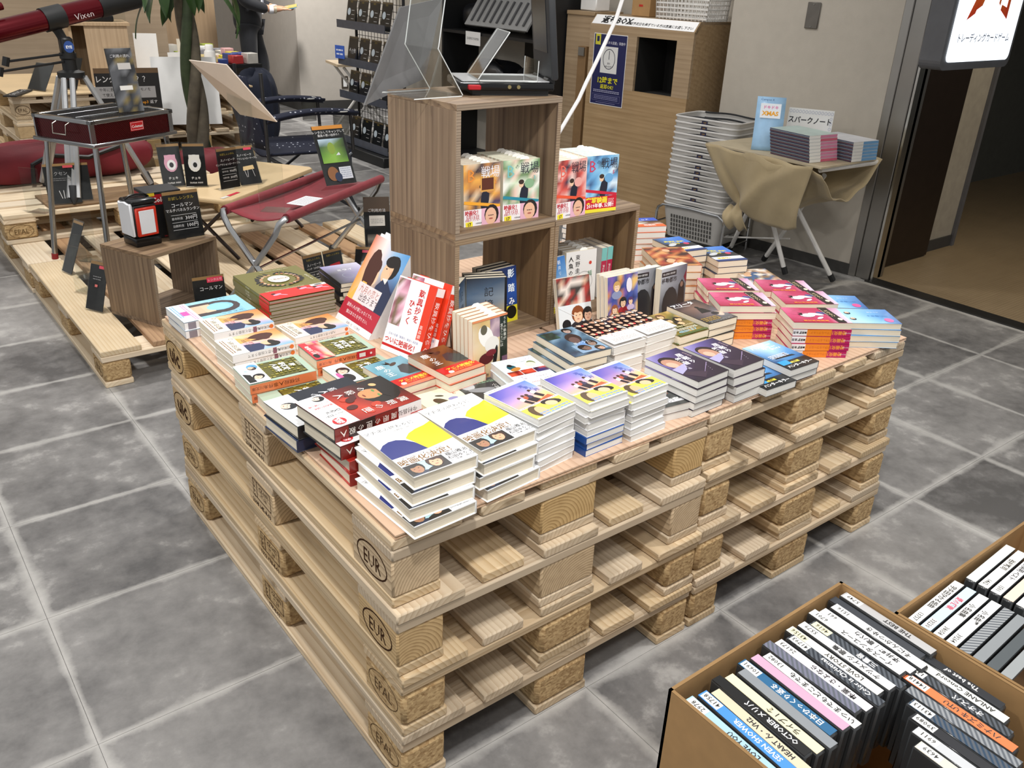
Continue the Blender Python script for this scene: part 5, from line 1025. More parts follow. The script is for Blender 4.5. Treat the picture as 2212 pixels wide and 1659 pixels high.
def front(u, v):
    y = (.335 - .66 * u) * (1 - v) + (.17 - .40 * u) * v
    rid = math.exp(-((u - (.16 + .72 * (1 - v))) / .09) ** 2); fold = math.exp(-((u - .1 - .12 * v) / .05) ** 2)
    return (-.272 + .10 * v * v - .035 * rid * (.3 + v) + .03 * fold * v + .008 * math.sin(19 * u + 6 * v), y, .672 - (.33 + .035 * math.sin(math.pi * u) - .05 * (1 - u) ** 2) * v + .006 * math.sin(13 * u))
MB().grid(front, 34, 20).part('front_drape', CL, sl, solid=.004)
def tuck(u, v): return (-.20 - .05 * math.sin(math.pi * v) + .03 * u, .19 - .10 * u - .03 * v, .36 - .10 * v + .07 * u * (1 - v) + .012 * math.sin(12 * u + 4 * v))
MB().grid(tuck, 12, 10).part('gathered_fold', CL, sl, solid=.004)
bd_ = MB().b2((-.26, -.36, 0), (.20, .34, .008)).part('stand_board', mat('board_beige', '#b3a68c', .7), loc=(3.30, 1.66, .668)); tag(bd_, 'thin beige board lying on the cloth sling', 'board')
NBC = ('#2a3350', '#7a3a4c', '#3f6a5a', '#8a86a8', '#22303f')
def notebook(lab, x, y, z, rz, w, h, th, sp, edge, group):
    o = thing('notebook_pack', lab, 'notebook pack', (x, y, z), rz, group)
    MB().b2((-w / 2, -h / 2, 0), (w / 2, h / 2, th)).part('paper_block', PGW, o)
    MB().b2((-w / 2 - .0004, -h / 2 - .0004, th), (w / 2 + .0004, h / 2 + .0004, th + .0006)).part('cover', mat('notebook_cover_' + sp[1:], sp, .4), o)
    s = MB()
    for k in range(5): s.cur = k; s.b2((-w / 2 - .001, -h / 2, th * k / 5), (-w / 2, h / 2, th * (k + .82) / 5))
    s.part('spine_tapes', [mat('tape%d' % k, NBC[k], .5) for k in range(5)], o)
    MB().b2((-w * .1, -h / 2 - .001, .001), (w / 2, -h / 2, th - .001)).part('edge_band', mat('edge_' + edge[1:], edge, .5), o)
ZS = .6775
for k in range(8): notebook(f'{("bottom", "second from bottom", "third from bottom", "fourth from bottom", "fifth from bottom", "third from top", "second from top", "topmost")[k]} pink-edged notebook pack of the left pile', 3.185 - .0035 * k, 1.505 + .001 * k, ZS + .0158 * k, R_(-7), .19, .25, .0148, '#a9bcb8' if k == 7 else '#b9c4cc', '#c87c9a' if k % 3 else '#c25a72', 'pink-edged notebook packs')
for k in range(6): notebook(f'{("bottom", "second from bottom", "third from bottom", "third from top", "second from top", "topmost")[k]} blue-edged notebook pack of the right pile', 3.395 - .002 * k, 1.42, ZS + .0158 * k, R_(-7), .18, .25, .0148, '#c9ccd4', '#6a9cc8', 'blue-edged notebook packs')
t = thing('notebook_sign', 'hand-lettered white card standing behind the notebooks', 'sign', (3.36, 1.62, ZS), R_(-62))
MB().b2((-.11, 0, 0), (.11, .003, .2)).part('card', WHP, t)
c = Cv(.0003); c.text('スパークノート', .0, .045, .036, '#20222a', bold=.02, sx=.85)
for k in range(14): c.ring(-.10 + .0155 * k, .085, .006, .008, .0012, '#8a94b8', 10)
for k in range(6): c.ring(.10, .06 - .024 * k, .006, .008, .0012, '#8a94b8', 10)
o = c.part('lettering', t, (0, -.0004, .1)); o.rotation_euler = (R_(90), 0, 0)
t = thing('leaflet_holder', 'light blue leaflet curling up left of the pink notebooks', 'leaflet', (3.165, 1.72, ZS), R_(-50))
def lf(u, v): return ((u - .5) * .14, -.03 + .10 * v * v, .0 + .25 * v - .02 * math.sin(3 * v))
MB().grid(lf, 2, 8).part('sheet', mat('light_blue_sheet', '#9cc3e4', .4), t, solid=.0012)
c = Cv(.0003); c.rect(0, 0, .1, .075, '#e9eef4'); c.text('ドキドキ', 0, .018, .019, '#e060a0', bold=.02); c.text('XMAS', 0, -.012, .03, '#f0a820', bold=.04); c.text('Campus it', -.02, .058, .016, '#27417a')
o = c.part('print', t, (0, .030, .185)); o.rotation_euler = (R_(90 - 28), 0, 0)

# ================================================================ lit door sign, corridor rack
t = thing('light_sign', 'illuminated white shop sign with orange logo by the door', 'sign', (2.96, .815, 1.152), R_(1))
MB().prism(rr(.30, .34, .035), 0, .09, TR(.30, .09, .34) @ Matrix.Rotation(R_(90), 4, 'X')).part('housing', mat('sign_housing_grey', '#5c5d60', .4, metal=.3), t)
MB().prism(rr(.27, .31, .025), 0, .004, TR(.305, .0, .34) @ Matrix.Rotation(R_(90), 4, 'X')).part('light_panel', mat('lit_panel', '#eef6ff', .4, emit='#eaf4ff', estr=1.15), t)
c = Cv(.0006); c.text('トレーディングカードゲーム', 0, -.22, .037, '#2a3550', bold=.01, sx=.95); c.text('ネットゲーム・コミックレンタル', 0, .13, .033, '#2a3550', sx=.9)
OR = lambda y: ('#e83a10' if y < -.1 else ('#f06a10' if y < -.02 else '#f8981c'))
for pts in ([(-.19, -.155), (-.06, .08), (-.045, .075), (-.13, -.13)], [(-.135, -.12), (-.035, .05), (-.02, .04), (-.085, -.10)], [(-.03, .0), (.0, -.03), (.0, -.06), (-.035, -.03)], [(.02, -.08), (.035, .02), (.07, .04), (.065, -.1), (.05, -.09), (.05, .005), (.043, .0), (.036, -.07)], [(.085, .05), (.15, .085), (.15, -.15), (.075, -.115), (.078, -.095), (.125, -.105), (.125, .05), (.086, .03)]):
    c.raw(pts, [tuple(range(len(pts)))], [lin(OR(y)) for x, y in pts])
o = c.part('lettering', t, (.305, -.0046, .34), m=printmat('sign_ink', .5)); o.rotation_euler = (R_(90), 0, 0)
t = thing('magazine_rack', 'black free-paper rack standing in the dark corridor', 'rack', (5.3, 1.95, 0), R_(6))
for lo, hi, n_ in (((0, .28, 0), (.62, .3, 1.55), 'back_panel'), ((0, 0, 0), (.02, .3, 1.55), 'side_panel'), ((.60, 0, 0), (.62, .3, 1.55), 'side_panel'), ((-.02, -.01, 1.2), (.64, 0, 1.3), 'header')): MB().b2(lo, hi).part(n_, mat('rack_black', '#0e0f12', .5), t)
for z in (.15, .5, .85): MB().b2((.02, 0, z), (.6, .28, z + .015)).part('shelf', MATS['rack_black'], t)
c = Cv(.0006); c.text('TAKE FREE', 0, 0, .085, '#d0d4dc', sx=.9); o = c.part('lettering', t, (.3, -.0105, 1.25)); o.rotation_euler = (R_(90), 0, 0)
for k, z in enumerate((.515, .865)): tag(MB().box((5.5, 2.02, z + .04), (.2, .16, .05)).part('paper_pile', WHP), f'pale paper pile on the {("lower", "upper")[k]} tier of the corridor rack', 'paper pile', 'papers in the corridor rack')

# ================================================================ cardboard boxes of rental discs
CRIM = mat('corrugated_edge', '#8f7048', .9)
def open_box(lab, x0, y0, x1, y1, h, rz=0):
    o = thing('cardboard_box', lab, 'cardboard box', (x0, y0, 0), rz); w, d = x1 - x0, y1 - y0; th = .006
    for lo, hi in (((0, 0, 0), (w, th, h)), ((0, d - th, 0), (w, d, h)), ((0, 0, 0), (th, d, h)), ((w - th, 0, 0), (w, d, h))):
        p = MB().b2(lo, hi).part('side_panel', CARD, o)
        MB().b2((lo[0], lo[1], h), (hi[0], hi[1], h + .0015)).part('cut_edge', CRIM, p)
    MB().b2((0, 0, 0), (w, d, th)).part('bottom_panel', CARD, o)
    return o
open_box('near cardboard box packed with rental discs', .286, -.84, .768, -.366, .40)
open_box('right-hand cardboard box packed with rental discs', .790, -.95, 1.33, -.470, .385)
CLR = acrylic()
def hatch_mat(name, c1, c2):
    if name in MATS: return MATS[name]
    m, nt, b = newmat(name); N = nt.nodes; L = nt.links; tc = N.new('ShaderNodeTexCoord'); wv = N.new('ShaderNodeTexWave'); wv.inputs['Scale'].default_value = 60; wv.bands_direction = 'DIAGONAL'; L.new(tc.outputs['Object'], wv.inputs[0])
    mx = N.new('ShaderNodeMix'); mx.data_type = 'RGBA'; L.new(wv.outputs['Fac'], mx.inputs[0]); mx.inputs[6].default_value = (*lin(c1), 1); mx.inputs[7].default_value = (*lin(c2), 1); L.new(mx.outputs[2], b.inputs['Base Color']); b.inputs['Roughness'].default_value = .25; MATS[name] = m; return m
DL, DT, DH = .192, .0205, .136
CASEM = {}
def disc(col, txt, num, lab, x, y, z, rz, tcol='#222222', numbg='#f4f2ea', hat=False, group=None, th=DT, tilt=0):
    """case standing on its long edge; spine (with number sticker) on top, length along local x"""
    o = thing('disc_case', lab, 'disc case', (x, y, z), rz, group)
    m = hatch_mat('hatch_' + col[1:], col, '#5a6068') if hat else mat('disc_inlay_' + col[1:], col, .3, var=.03)
    k = ('c', th)
    if k not in CASEM: CASEM[k] = MB().b2((-DL / 2, -th / 2, 0), (DL / 2, th / 2, DH)).mesh('case', mat('smoked_disc_case', '#3c3e40', .2, var=.03), .003)
    link('case', CASEM[k], o)
    MB().b2((-DL / 2 + .003, -th / 2 + .0008, DH), (DL / 2 - .003, th / 2 - .0008, DH + .0008)).part('spine_card', m, o)
    if num: c = Cv(.00015); c.rect(-DL / 2 + .024, 0, .036, th * .8, numbg); c.text(num, -DL / 2 + .024, 0, th * .62, '#2a2a2a', 180, bold=.01); c.part('number_label', o, (0, 0, DH + .0009))
    if txt: c = Cv(.00015); c.text(txt, .022, 0, th * .66, tcol, 180, sx=.95, bold=.02); c.part('spine_title', o, (0, 0, DH + .0009))
    return o
A_ = [('#a8cbdc', 'LOVE YOU', '2978', 0), ('#4a90dc', 'SEVEN SHOWER', '41758', 1), ('#d6cbb0', 'HEART ん・VH2', '', 0), ('#181818', 'OCTOBER メリバ', '', 1), ('#ece2bc', 'ライブ 1 食', '', 0), ('#8a8f94', '', '', 0), ('#2c6690', '日本ひっくり返る', '10691', 1), ('#d4a4be', '', '', 0), ('#f0f0ee', 'いつまでもどこまでも', '13082', 0), ('#77788c', '', '', 0), ('#efe8ee', '卒業・さよなら', '26173', 0), ('#272c34', 'Color is Christmas', '41793', 1), ('#f0eee6', 'LOVE STORY', '43156', 0), ('#eeeeee', 'ケツメイシ 歌集', '5579', 0), ('#2a2f36', '三重音', '4616', 1), ('#f2f2f2', 'イースタンユース', '6701', 0), ('#f2f2f4', '平井堅｜歌バカ', '661', 0), ('#f4f4f4', 'そにんかつゆき', '1516', 0), ('#3b3f46', '', '', 0), ('#b9b9ba', 'THE BEST', '5749', 0)]
for k, (col, tx, nu, wt) in enumerate(A_):
    lab = f'disc case with {("pale blue", "bright blue", "beige", "black", "cream", "clear grey", "teal blue", "pink", "white lettered", "grey-violet", "white and purple", "black hatched", "cream-stickered white", "white small-lettered", "charcoal red-lettered", "white thin-lettered", "white bold-lettered", "white handwritten-style", "dark grey", "light grey")[k]} spine, {("first", "second", "third", "fourth", "fifth", "sixth", "seventh", "eighth", "ninth", "tenth", "eleventh", "twelfth", "thirteenth", "fourteenth", "fifteenth", "sixteenth", "seventeenth", "eighteenth", "nineteenth", "last")[k]} in the long row'
    disc(col, tx, nu, lab, .307 + .0232 * k, -.482 - .008 * (k % 3) + .012 * (k / 19), .250 + .004 * (k % 2), R_(-92 - (k % 3) * .6), '#f2f2f2' if wt else '#2a2a2a', '#f3ecc0' if k in (12, 14) else '#f4f4f0', k in (9, 11, 14), 'long row of discs in the near box')
B_ = [('#d8d4c8', '', '4639'), ('#c9ccd0', '', '6911'), ('#22242a', '', '39089'), ('#24405a', '', '43113'), ('#9a9ea2', '', ''), ('#ee7f4c', 'ハナミズキ UTU', '14418'), ('#23282c', 'オオスバ', '13531'), ('#eef0ea', 'ANLANE Concord', '40103'), ('#2b2e33', 'The best of', '41501')]
for k, (col, tx, nu) in enumerate(B_):
    lab = f'disc case with {("off-white", "clear", "black and red", "navy striped", "clear grey", "orange", "black green-lettered", "white", "near-black")[k]} spine in the front row of the near box'
    disc(col, tx, nu, lab, .535 + .0245 * k, -.752 + .018 * k, .245, R_(-92), '#e8e8e8' if k in (6, 8) else '#333', '#f0e8b0' if k == 8 else '#f4f4f0', k in (3, 4, 6), 'front row of discs in the near box')
C_ = [('#f2f2f0', '宇多田ひかる組曲', '13757'), ('#c4dff0', '愛の讃歌', '33230'), ('#f4f4f4', '小 名曲集', '38058'), ('#f4f4f4', '小 名曲選', '39264'), ('#a9adb0', '', ''), ('#8d9296', '', ''), ('#555c60', '', ''), ('#9da2a4', '', '')]
for k, (col, tx, nu) in enumerate(C_):
    lab = f'disc case with {("white bold-lettered", "pale blue", "white first", "white second", "clear ridged", "clear grey", "dark clear", "rear clear")[k]} spine in the left column of the right box'
    o = disc(col, tx, nu, lab, .905, -.494 - .0246 * k, .238, R_(2), '#d85a70' if k == 1 else '#333', '#f4f4f0', k == 4, 'left column of discs in the right box')
D_ = [('#dfe8e6', '', ''), ('#f2f1ec', '谷村新司', '1462'), ('#f0f0f4', '徳永英明 ベスト', '1501'), ('#efd9c8', 'ルージュ', ''), ('#f2f2f0', 'クリスマス', ''), ('#e8ecf2', 'ソナタ', '')]
for k, (col, tx, nu) in enumerate(D_):
    lab = f'disc case with {("grey-green", "white blue-ended", "white violet-edged", "peach", "white", "pale")[k]} spine in the right column of the right box'
    disc(col, tx, nu, lab, 1.12, -.496 - .0246 * k, .238, R_(2), '#444', '#f4f4f0', False, 'right column of discs in the right box')
# ================================================================ camping display on low pallets
for k, (x, y, br, lab) in enumerate(((.007, 2.12, (1,), 'low new pine pallet nearest the book table, carrying the lantern cube'), (.825, 2.14, (1, 3), 'low pallet under the red bench'), (.0, 3.335, (1, 3), 'floor pallet under the raised cross-laid pallet at the left'))):
    t, b = pallet(lab, (x, y, 0), block=CHIP, group='pallets of the camping display', wy=WN, wx=WNX, seed=40 + k, brown=br)
    if k == 0: stamp('EPAL', b[0, 0])
t, b = pallet('half-length low pallet under the bamboo table', (.82, 4.16, 0), R_(-90), block=CHIP, group='pallets of the camping display', wy=WN, wx=WNX, seed=43, nails=False); t.scale = (1, .5, 1)
t, b = pallet('raised pallet laid crosswise behind the grill', (-.02, 4.48, .1445), R_(-90), block=CHIP, group='pallets of the camping display', wy=WN, wx=WNX, seed=51)
c = Cv(.00004); c.ring(0, 0, .055, .033, .002, '#6a5438'); c.text('EPAL', 0, 0, .036, '#6a5438', sx=.85); o = c.part('stamp', b[2, 0], (.0505, 0, 0), m=printmat('burnt_stamp')); o.rotation_euler = Matrix(((0, 0, 1), (1, 0, 0), (0, 1, 0))).to_euler()
tag(MB().b2((0, 0, 0), (.62, .30, .012)).part('riser_board', OAKX, loc=(.20, 3.70, .289), rot=(0, 0, R_(2)), bevel=.002), 'thin oak board lying on the raised pallet behind the grill legs', 'board')
cube('oak-look cube carrying the lantern on the low pallet', (.262, 2.25, .144), R_(24.5), .33, .275, .287)
# ---- acrylic card holders with black price cards
CK = '#1d1f22'
def card(lab, x, y, z, yaw, lean, w, h, draw=None, cat='price card', group=None, col=CK, strip='#9a7648'):
    o = thing('card_holder', lab, cat, (x, y, z), 0, group)
    o.rotation_euler = (Matrix.Rotation(R_(yaw), 4, 'Z') @ Matrix.Rotation(R_(-lean), 4, 'X')).to_euler()
    MB().b2((-w / 2 - .004, -.003, .004), (w / 2 + .004, -.001, h + .006)).part('acrylic_front', AC, o)
    MB().b2((-w / 2, -.001, .006), (w / 2, .003, h)).part('card', mat('card_' + col[1:], col, .5, var=.05), o)
    if strip: MB().b2((-w / 2, -.0014, h - .012), (w / 2, -.001, h)).part('top_strip', mat('strip_' + strip[1:], strip, .5), o)
    MB().b2((-w / 2 - .004, 0, 0), (w / 2 + .004, .06, .003)).part('acrylic_foot', AC, o)
    if draw:
        c = Cv(.0002); draw(c, w, h); p = c.part('print', o, (0, -.0034, h / 2)); p.rotation_euler = (R_(90), 0, 0)
    return o
def price(l1, l2, a, b_):
    def f(c, w, h):
        c.text('お試しレンタル', 0, h * .36, w * .105, '#b09a3c'); c.text(l1, 0, h * .22, w * .125, '#e8e8e8'); c.text(l2, 0, h * .12, w * .105, '#e8e8e8', sx=.92)
        for y in (.02, -.13, -.28): c.rect(0, h * y, w * .72, .0012, '#e0e0e0')
        c.text('基本料金', -w * .2, h * -.05, w * .08, '#c8c8c8'); c.text(a + '円', w * .2, h * -.05, w * .14, '#f0f0f0'); c.text('泊数料金', -w * .2, h * -.2, w * .08, '#c8c8c8'); c.text(b_ + '円', w * .2, h * -.2, w * .14, '#f0f0f0')
    return f
def pict(t1, t2, shp, tagc=True):
    def f(c, w, h):
        if tagc: c.rect(w * .22, h * .42, w * .36, h * .06, '#d8405a')
        c.text(t1, 0, h * .27, w * .12, '#e8e8e8'); c.text(t2, 0, h * .18, w * .095, '#e8e8e8', sx=.92); shp(c, w, h)
    return f
def s_table(c, w, h): c.poly([(-w * .2, -h * .02), (w * .28, .0), (w * .3, -h * .1), (-w * .24, -h * .12)], '#d8bc88'); [c.rect(x * w, -h * .2, .002, h * .18, '#c8c8c8', a) for x, a in ((-.15, 10), (-.05, -10), (.22, 8))]
def s_bench(c, w, h): c.poly([(-w * .25, h * .1), (w * .3, h * .13), (w * .34, h * .02), (-w * .3, .0)], '#b82a34'); [c.rect(x * w, -h * .08, .002, h * .2, '#d8d8d8', a) for x, a in ((-.22, 14), (-.12, -14), (.18, 14), (.3, -14))]
def s_cam(col): return lambda c, w, h: (c.ell(0, h * .06, w * .30, h * .2, col), c.rect(0, h * .18, w * .5, h * .14, col), c.ell(w * .02, h * .02, w * .2, h * .12, '#d8d8d8'), c.ell(w * .02, h * .02, w * .1, h * .06, '#202226'), c.text('チェキ', 0, -h * .28, w * .15, '#e8e8e8'), c.text('instax mini', 0, -h * .38, w * .14, '#e8e8e8'))
card('black lantern price card on the oak cube', .452, 2.395, .432, 4, 8, .14, .19, price('コールマン', 'マルチパネルランタン', '300', '100'), group='black price cards')
card('black price card reading 900 on the bamboo table', .868, 3.005, .4615, 14, 4, .105, .19, price('スノーピーク', 'ワンアクションローテーブル', '900', '300'), group='black price cards')
card('black card with pale table picture on the bamboo table', .985, 3.04, .4615, 6, 24, .11, .19, pict('スノーピーク', 'ワンアクションローテーブル', s_table), group='black picture cards')
card('black card with pink camera picture behind the lantern', .655, 3.155, .4615, -4, 16, .10, .2, s_cam('#c894a8'), group='black picture cards')
card('black card with white camera picture behind the lantern', .745, 3.115, .4615, -22, 6, .095, .2, s_cam('#d8d8d2'), group='black picture cards')
card('tall camp photo card leaning on the red bench', 1.185, 2.485, .551, 2, 27, .15, .27, lambda c, w, h: (c.rect(0, h * .47, w, h * .06, '#d08a34'), c.text('レンタルしてキャンプして', 0, h * .395, w * .09, '#eee'), c.text('最高の思い出作り！', 0, h * .34, w * .085, '#eee'), c.grad(0, h * .08, w * .84, h * .4, [['#7aa83c', '#88b848', '#6a9834'], ['#5a8a30', '#8ab84a', '#3a5a2a'], ['#3a5a34', '#7a9a4a', '#22341e'], ['#c8dcec', '#b4cce0', '#38502e']]), c.ell(-w * .05, h * .12, w * .12, h * .1, '#86a03c'), c.poly([(w * .05, h * .0), (w * .16, h * .05), (w * .2, h * .0)], '#d8dce0'), c.ell(-w * .2, -h * .3, w * .18, h * .12, '#8a5a34'), c.rect(w * .22, -h * .3, w * .4, h * .2, '#d0d4dc'), c.dashes(w * .22, -h * .23, w * .34, 5, .009, '#8a94a8', th=.3), c.ell(w * -.05, -h * .36, w * .12, h * .08, '#23304e')), 'photo card', strip=None)
card('black card pair with red bench picture, left half, before the bench', .965, 2.325, .145, 12, 12, .10, .16, price('スノーピーク', 'ベンチ（2人掛け）', '600', '200'), group='black price cards')
card('black card pair with red bench picture, right half, before the bench', 1.07, 2.347, .145, 12, 12, .10, .16, lambda c, w, h: (c.text('お試しレンタル', 0, h * .36, w * .105, '#b09a3c'), s_bench(c, w, h), c.text('スノーピーク', 0, -h * .3, w * .12, '#e8e8e8')), group='black picture cards')
card('small dark card leaning steeply beside the bench card pair', 1.20, 2.36, .145, -40, 30, .08, .15, lambda c, w, h: (c.rect(w * .1, h * .36, w * .4, h * .08, '#c8405a'), c.text('火', 0, 0, w * .3, '#c8c8c8')), group='black picture cards')
card('brown-topped menu card standing right of the bench', 1.33, 2.43, .145, -24, 14, .12, .34, lambda c, w, h: (c.rect(0, h * .4, w, h * .2, '#4a3826'), c.text('ご利用方法', 0, h * .32, w * .14, '#d8d8d8'), c.rect(0, h * .18, w * .6, h * .14, '#d8d4cc'), c.dashes(0, h * .2, w * .5, 3, .008, '#888', th=.3), c.photo(0, -h * .2, w * .8, h * .4, ['#3a3430', '#6a5a4a', '#24221f', '#8a8478'], 5, 7, 3)), 'menu card', strip='#6a5238')
card('dark card peeking out behind the sky-blue novels', .445, 2.165, .145, -4, 8, .12, .195, lambda c, w, h: (c.rect(w * .2, h * .42, w * .5, h * .1, '#d8405a'), c.text('レンタル可', w * .2, h * .42, w * .09, '#f0d0d4'), c.text('コールマン', w * .05, h * .26, w * .15, '#e0e0e0')), group='black picture cards')
card('narrow black card leaning near the front of the low pallet, red corner tag', .095, 2.555, .145, -62, 20, .09, .2, lambda c, w, h: (c.rect(w * .2, h * .4, w * .3, h * .06, '#d8505e'), c.rect(0, h * .02, w * .16, h * .05, '#d8706a'), c.dashes(0, h * .2, w * .5, 2, .01, '#8a8a8a', th=.3)), group='black picture cards')
card('black card seen edge-on behind the red-tagged one', .115, 3.10, .145, -75, 24, .08, .24, group='black picture cards')
card('black card with silver tripod picture between the grill legs', .28, 3.72, .302, -8, 16, .15, .2, lambda c, w, h: (c.rect(w * .25, h * .42, w * .3, h * .06, '#c84a52'), c.text('ビクセン', -.01, h * .26, w * .14, '#a8a8a8'), c.dashes(0, h * .14, w * .6, 2, .009, '#777', th=.3), [c.rect(x * w, -h * .25, .003, h * .2, '#c8c8c8', a) for x, a in ((-.1, 14), (.0, 0), (.1, -14))]), group='black picture cards')
card('second black card just behind the tripod picture card', .355, 3.76, .302, -12, 18, .12, .19, group='black picture cards')
for k, (x, y, z, yaw, h, lab) in enumerate(((.13, 3.66, .2895, -50, .22, 'empty clear holder at the far left of the camp pallets'), (.24, 3.22, .145, -48, .25, 'empty clear holder below the grill front'), (.17, 2.98, .145, -55, .2, 'empty clear holder behind the edge-on black card'), (.12, 2.80, .145, -60, .2, 'empty clear holder nearer the lantern cube'), (.73, 2.19, .551, -40, .2, 'small empty clear holder on the near end of the bench'))):
    o = thing('clear_holder', lab, 'display stand', (x, y, z), R_(yaw), 'empty clear holders')
    MB().b2((-.05, -.002, 0), (.05, .001, h)).part('upright_sheet', AC, o); MB().b2((-.05, 0, 0), (.05, .08, .003)).part('foot_sheet', AC, o)
# ---- lantern and its box
RED = mat('bright_red_plastic', '#c8301c', .35); WPL = mat('lantern_white_panel', '#e4e6ea', .3, var=.02)
t = thing('lantern', 'black and white panel lantern with red frame on the oak cube', 'lantern', (.292, 2.432, .4315), R_(12))
MB().b2((-.052, -.052, 0), (.052, .052, .035)).part('base', BLK, t, bevel=.006, seg=2)
MB().b2((-.048, -.048, .035), (.048, .048, .16)).part('core', BLACKM, t, bevel=.006)
MB().prism([(-.045, .04), (.045, .04), (.045, .168), (.03, .165), (.0, .17), (-.035, .163), (-.045, .168)], 0, .012, TR(-.045, 0, 0) @ Matrix(((0, 0, -1, 0), (-1, 0, 0, 0), (0, 1, 0, 0), (0, 0, 0, 1)))).part('light_panel', WPL, t, bevel=.003)
MB().b2((-.042, -.058, .04), (.042, -.046, .15)).part('red_frame', RED, t, bevel=.004); MB().b2((-.03, -.0595, .05), (.03, -.057, .14)).part('light_panel', WPL, t, bevel=.004)
MB().b2((-.05, -.05, .16), (.05, .05, .178)).part('cap', BLK, t, bevel=.008, seg=2)
for q in (-1, 1): MB().tube([(q * .045, 0, .16), (q * .045, 0, .178), (q * .03, 0, .188), (0, 0, .19)], .004, 6).part('handle', BLK, t)
t = thing('lantern_carton', 'black lantern carton with red and yellow print behind the lantern', 'carton', (.395, 2.52, .4315), R_(4))
MB().b2((-.07, -.06, 0), (.07, .06, .185)).part('box', mat('black_carton', '#17181a', .45), t, bevel=.002)
c = Cv(.0003); c.rect(0, .062, .13, .04, '#a81c24'); c.text('Coleman', 0, .062, .026, '#f0ece8', bold=.03); c.rect(-.05, .083, .03, .012, '#e0c030'); c.ell(.03, -.03, .03, .04, '#3a3a3a'); c.text('MULTI PANEL', .02, -.085, .012, '#d03030'); o = c.part('front_print', t, (0, -.0605, .093)); o.rotation_euler = (R_(90), 0, 0)
c = Cv(.0003); c.rect(0, .062, .11, .04, '#a81c24'); c.text('Coleman', 0, .062, .022, '#f0ece8', bold=.03); o = c.part('side_print', t, (-.0705, 0, .093)); o.rotation_euler = FX.to_euler()
# ---- bamboo table
BAM = wood('bamboo_ply', '#d6bc92', '#c6a87c', 'X', rings=70, stretch=.02, contrast=(.2, 1.2), rough=.4, var=.05)
t = thing('bamboo_table', 'low bamboo folding table with dark metal legs', 'table', (.775, 2.80, .145), R_(36.5))
MB().prism([(0, .03), (.03, 0), (.79, 0), (.82, .03), (.82, .355), (.79, .385), (.03, .385), (0, .355)], .295, .315).part('tabletop', BAM, t, bevel=.003)
c = Cv(.0003); c.rect(0, 0, .085, .02, '#c8384a'); c.rect(-.07, 0, .05, .02, '#d8d4cc'); c.part('sticker', t, (.12, .05, .316))
for x in (.1, .72):
    for a, b_ in (((x, .04, .01), (x, .35, .29)), ((x, .35, .01), (x, .04, .29))): MB().tube([a, b_], .009, 8).part('leg', mat('dark_bronze_tube', '#3a3230', .35, metal=.8), t)
for y in (.05, .34): MB().tube([(.1, y, .285), (.72, y, .285)], .008, 6).part('rail', MATS['dark_bronze_tube'], t)
# ---- red bench
REDC = mat('dark_red_canvas', '#7c1a26', .8, var=.1, vscale=30, bump=.1, bscale=500, sheen=.15); ALU = mat('satin_aluminium', '#b9bbbd', .28, metal=1., var=.03)
t = thing('folding_bench', 'dark red canvas folding bench with aluminium frame', 'bench', (.59, 2.33, .145), R_(33.5))
# local x along the bench (0..0.80), local y across (0 far .. -0.28 near)
MB().grid(lambda u, v: (.01 + .78 * u, .0 - .28 * v, .405 - .018 * math.sin(math.pi * u) - .03 * math.sin(math.pi * v)), 16, 8).part('canvas_seat', REDC, t, solid=.004)
for y in (0, -.28): MB().tube([(.0, y, .402), (.80, y, .402)], .019, 10).part('seat_sleeve', REDC, t)
for x, s in ((.0, -1), (.80, 1)):
    for y0, y1 in ((0., -.30), (-.28, .02)):
        MB().tube([(x + .02 * -s, y0, .402), (x + s * .012, y0, .402), (x + s * .03, y0 + (y1 - y0) * .05, .385), (x + s * .03, y0 + (y1 - y0) * .12, .34), (x + s * .03, y0 + (y1 - y0) * .5, .19), (x + s * .03, y1, .012)], .0125, 8).part('leg', ALU, t)
        MB().tube([(x + s * .03, y1, .012), (x + s * .03, y1 + (.02 if y1 < -.1 else -.02) * .4, .03)], .016, 8).part('rubber_foot', BLACKM, t)
MB().tube([(-.03, -.15, .19), (.83, -.15, .19)], .006, 6).part('cross_rod', ALU, t)
t = thing('price_list', 'white printed price sheet lying on the red bench', 'sheet', (.955, 2.365, .5315), R_(33)); MB().b2((-.075, -.05, 0), (.075, .05, .002)).part('sheet', mat('white_paper', '#e2e2e4', .6, var=.02), t)
c = Cv(.0002); c.dashes(0, .038, .13, 9, .0095, '#9a9ca8', th=.3); c.part('print', t, (0, 0, .0022))
# ---- grill
t = thing('barbecue_grill', 'red perforated barbecue grill on chrome legs', 'grill', (.31, 3.056, .0), R_(26.9))
GW, GD = .437, .339
REDG = hatch_mat('red_perforated_steel', '#6a0f14', '#2a0a0c'); REDG.node_tree.nodes['Principled BSDF'].inputs['Metallic'].default_value = .5
CH2 = mat('polished_steel', '#a9abad', .2, metal=1., var=.04)
for lo, hi in (((0, 0, .705), (GW, .004, .79)), ((0, GD - .004, .705), (GW, GD, .79)), ((0, 0, .705), (.004, GD, .79)), ((GW - .004, 0, .705), (GW, GD, .79))): MB().b2(lo, hi).part('side_panel', REDG, t)
MB().b2((-.012, -.012, .785), (GW + .012, .014, .802)).b2((-.012, GD - .014, .785), (GW + .012, GD + .012, .802)).b2((-.012, -.012, .785), (.014, GD + .012, .802)).b2((GW - .014, -.012, .785), (GW + .012, GD + .012, .802)).part('rim', CH2, t, bevel=.002)
MB().b2((-.02, -.02, .688), (GW + .02, GD + .02, .706)).part('lower_tray', CH2, t, bevel=.004)
for x in (0, GW):
    for y in (0, GD): MB().b2((x - .012, y - .004, .70), (x + .012, y + .004, .79)).part('corner_bracket', CH2, t)
g = MB()
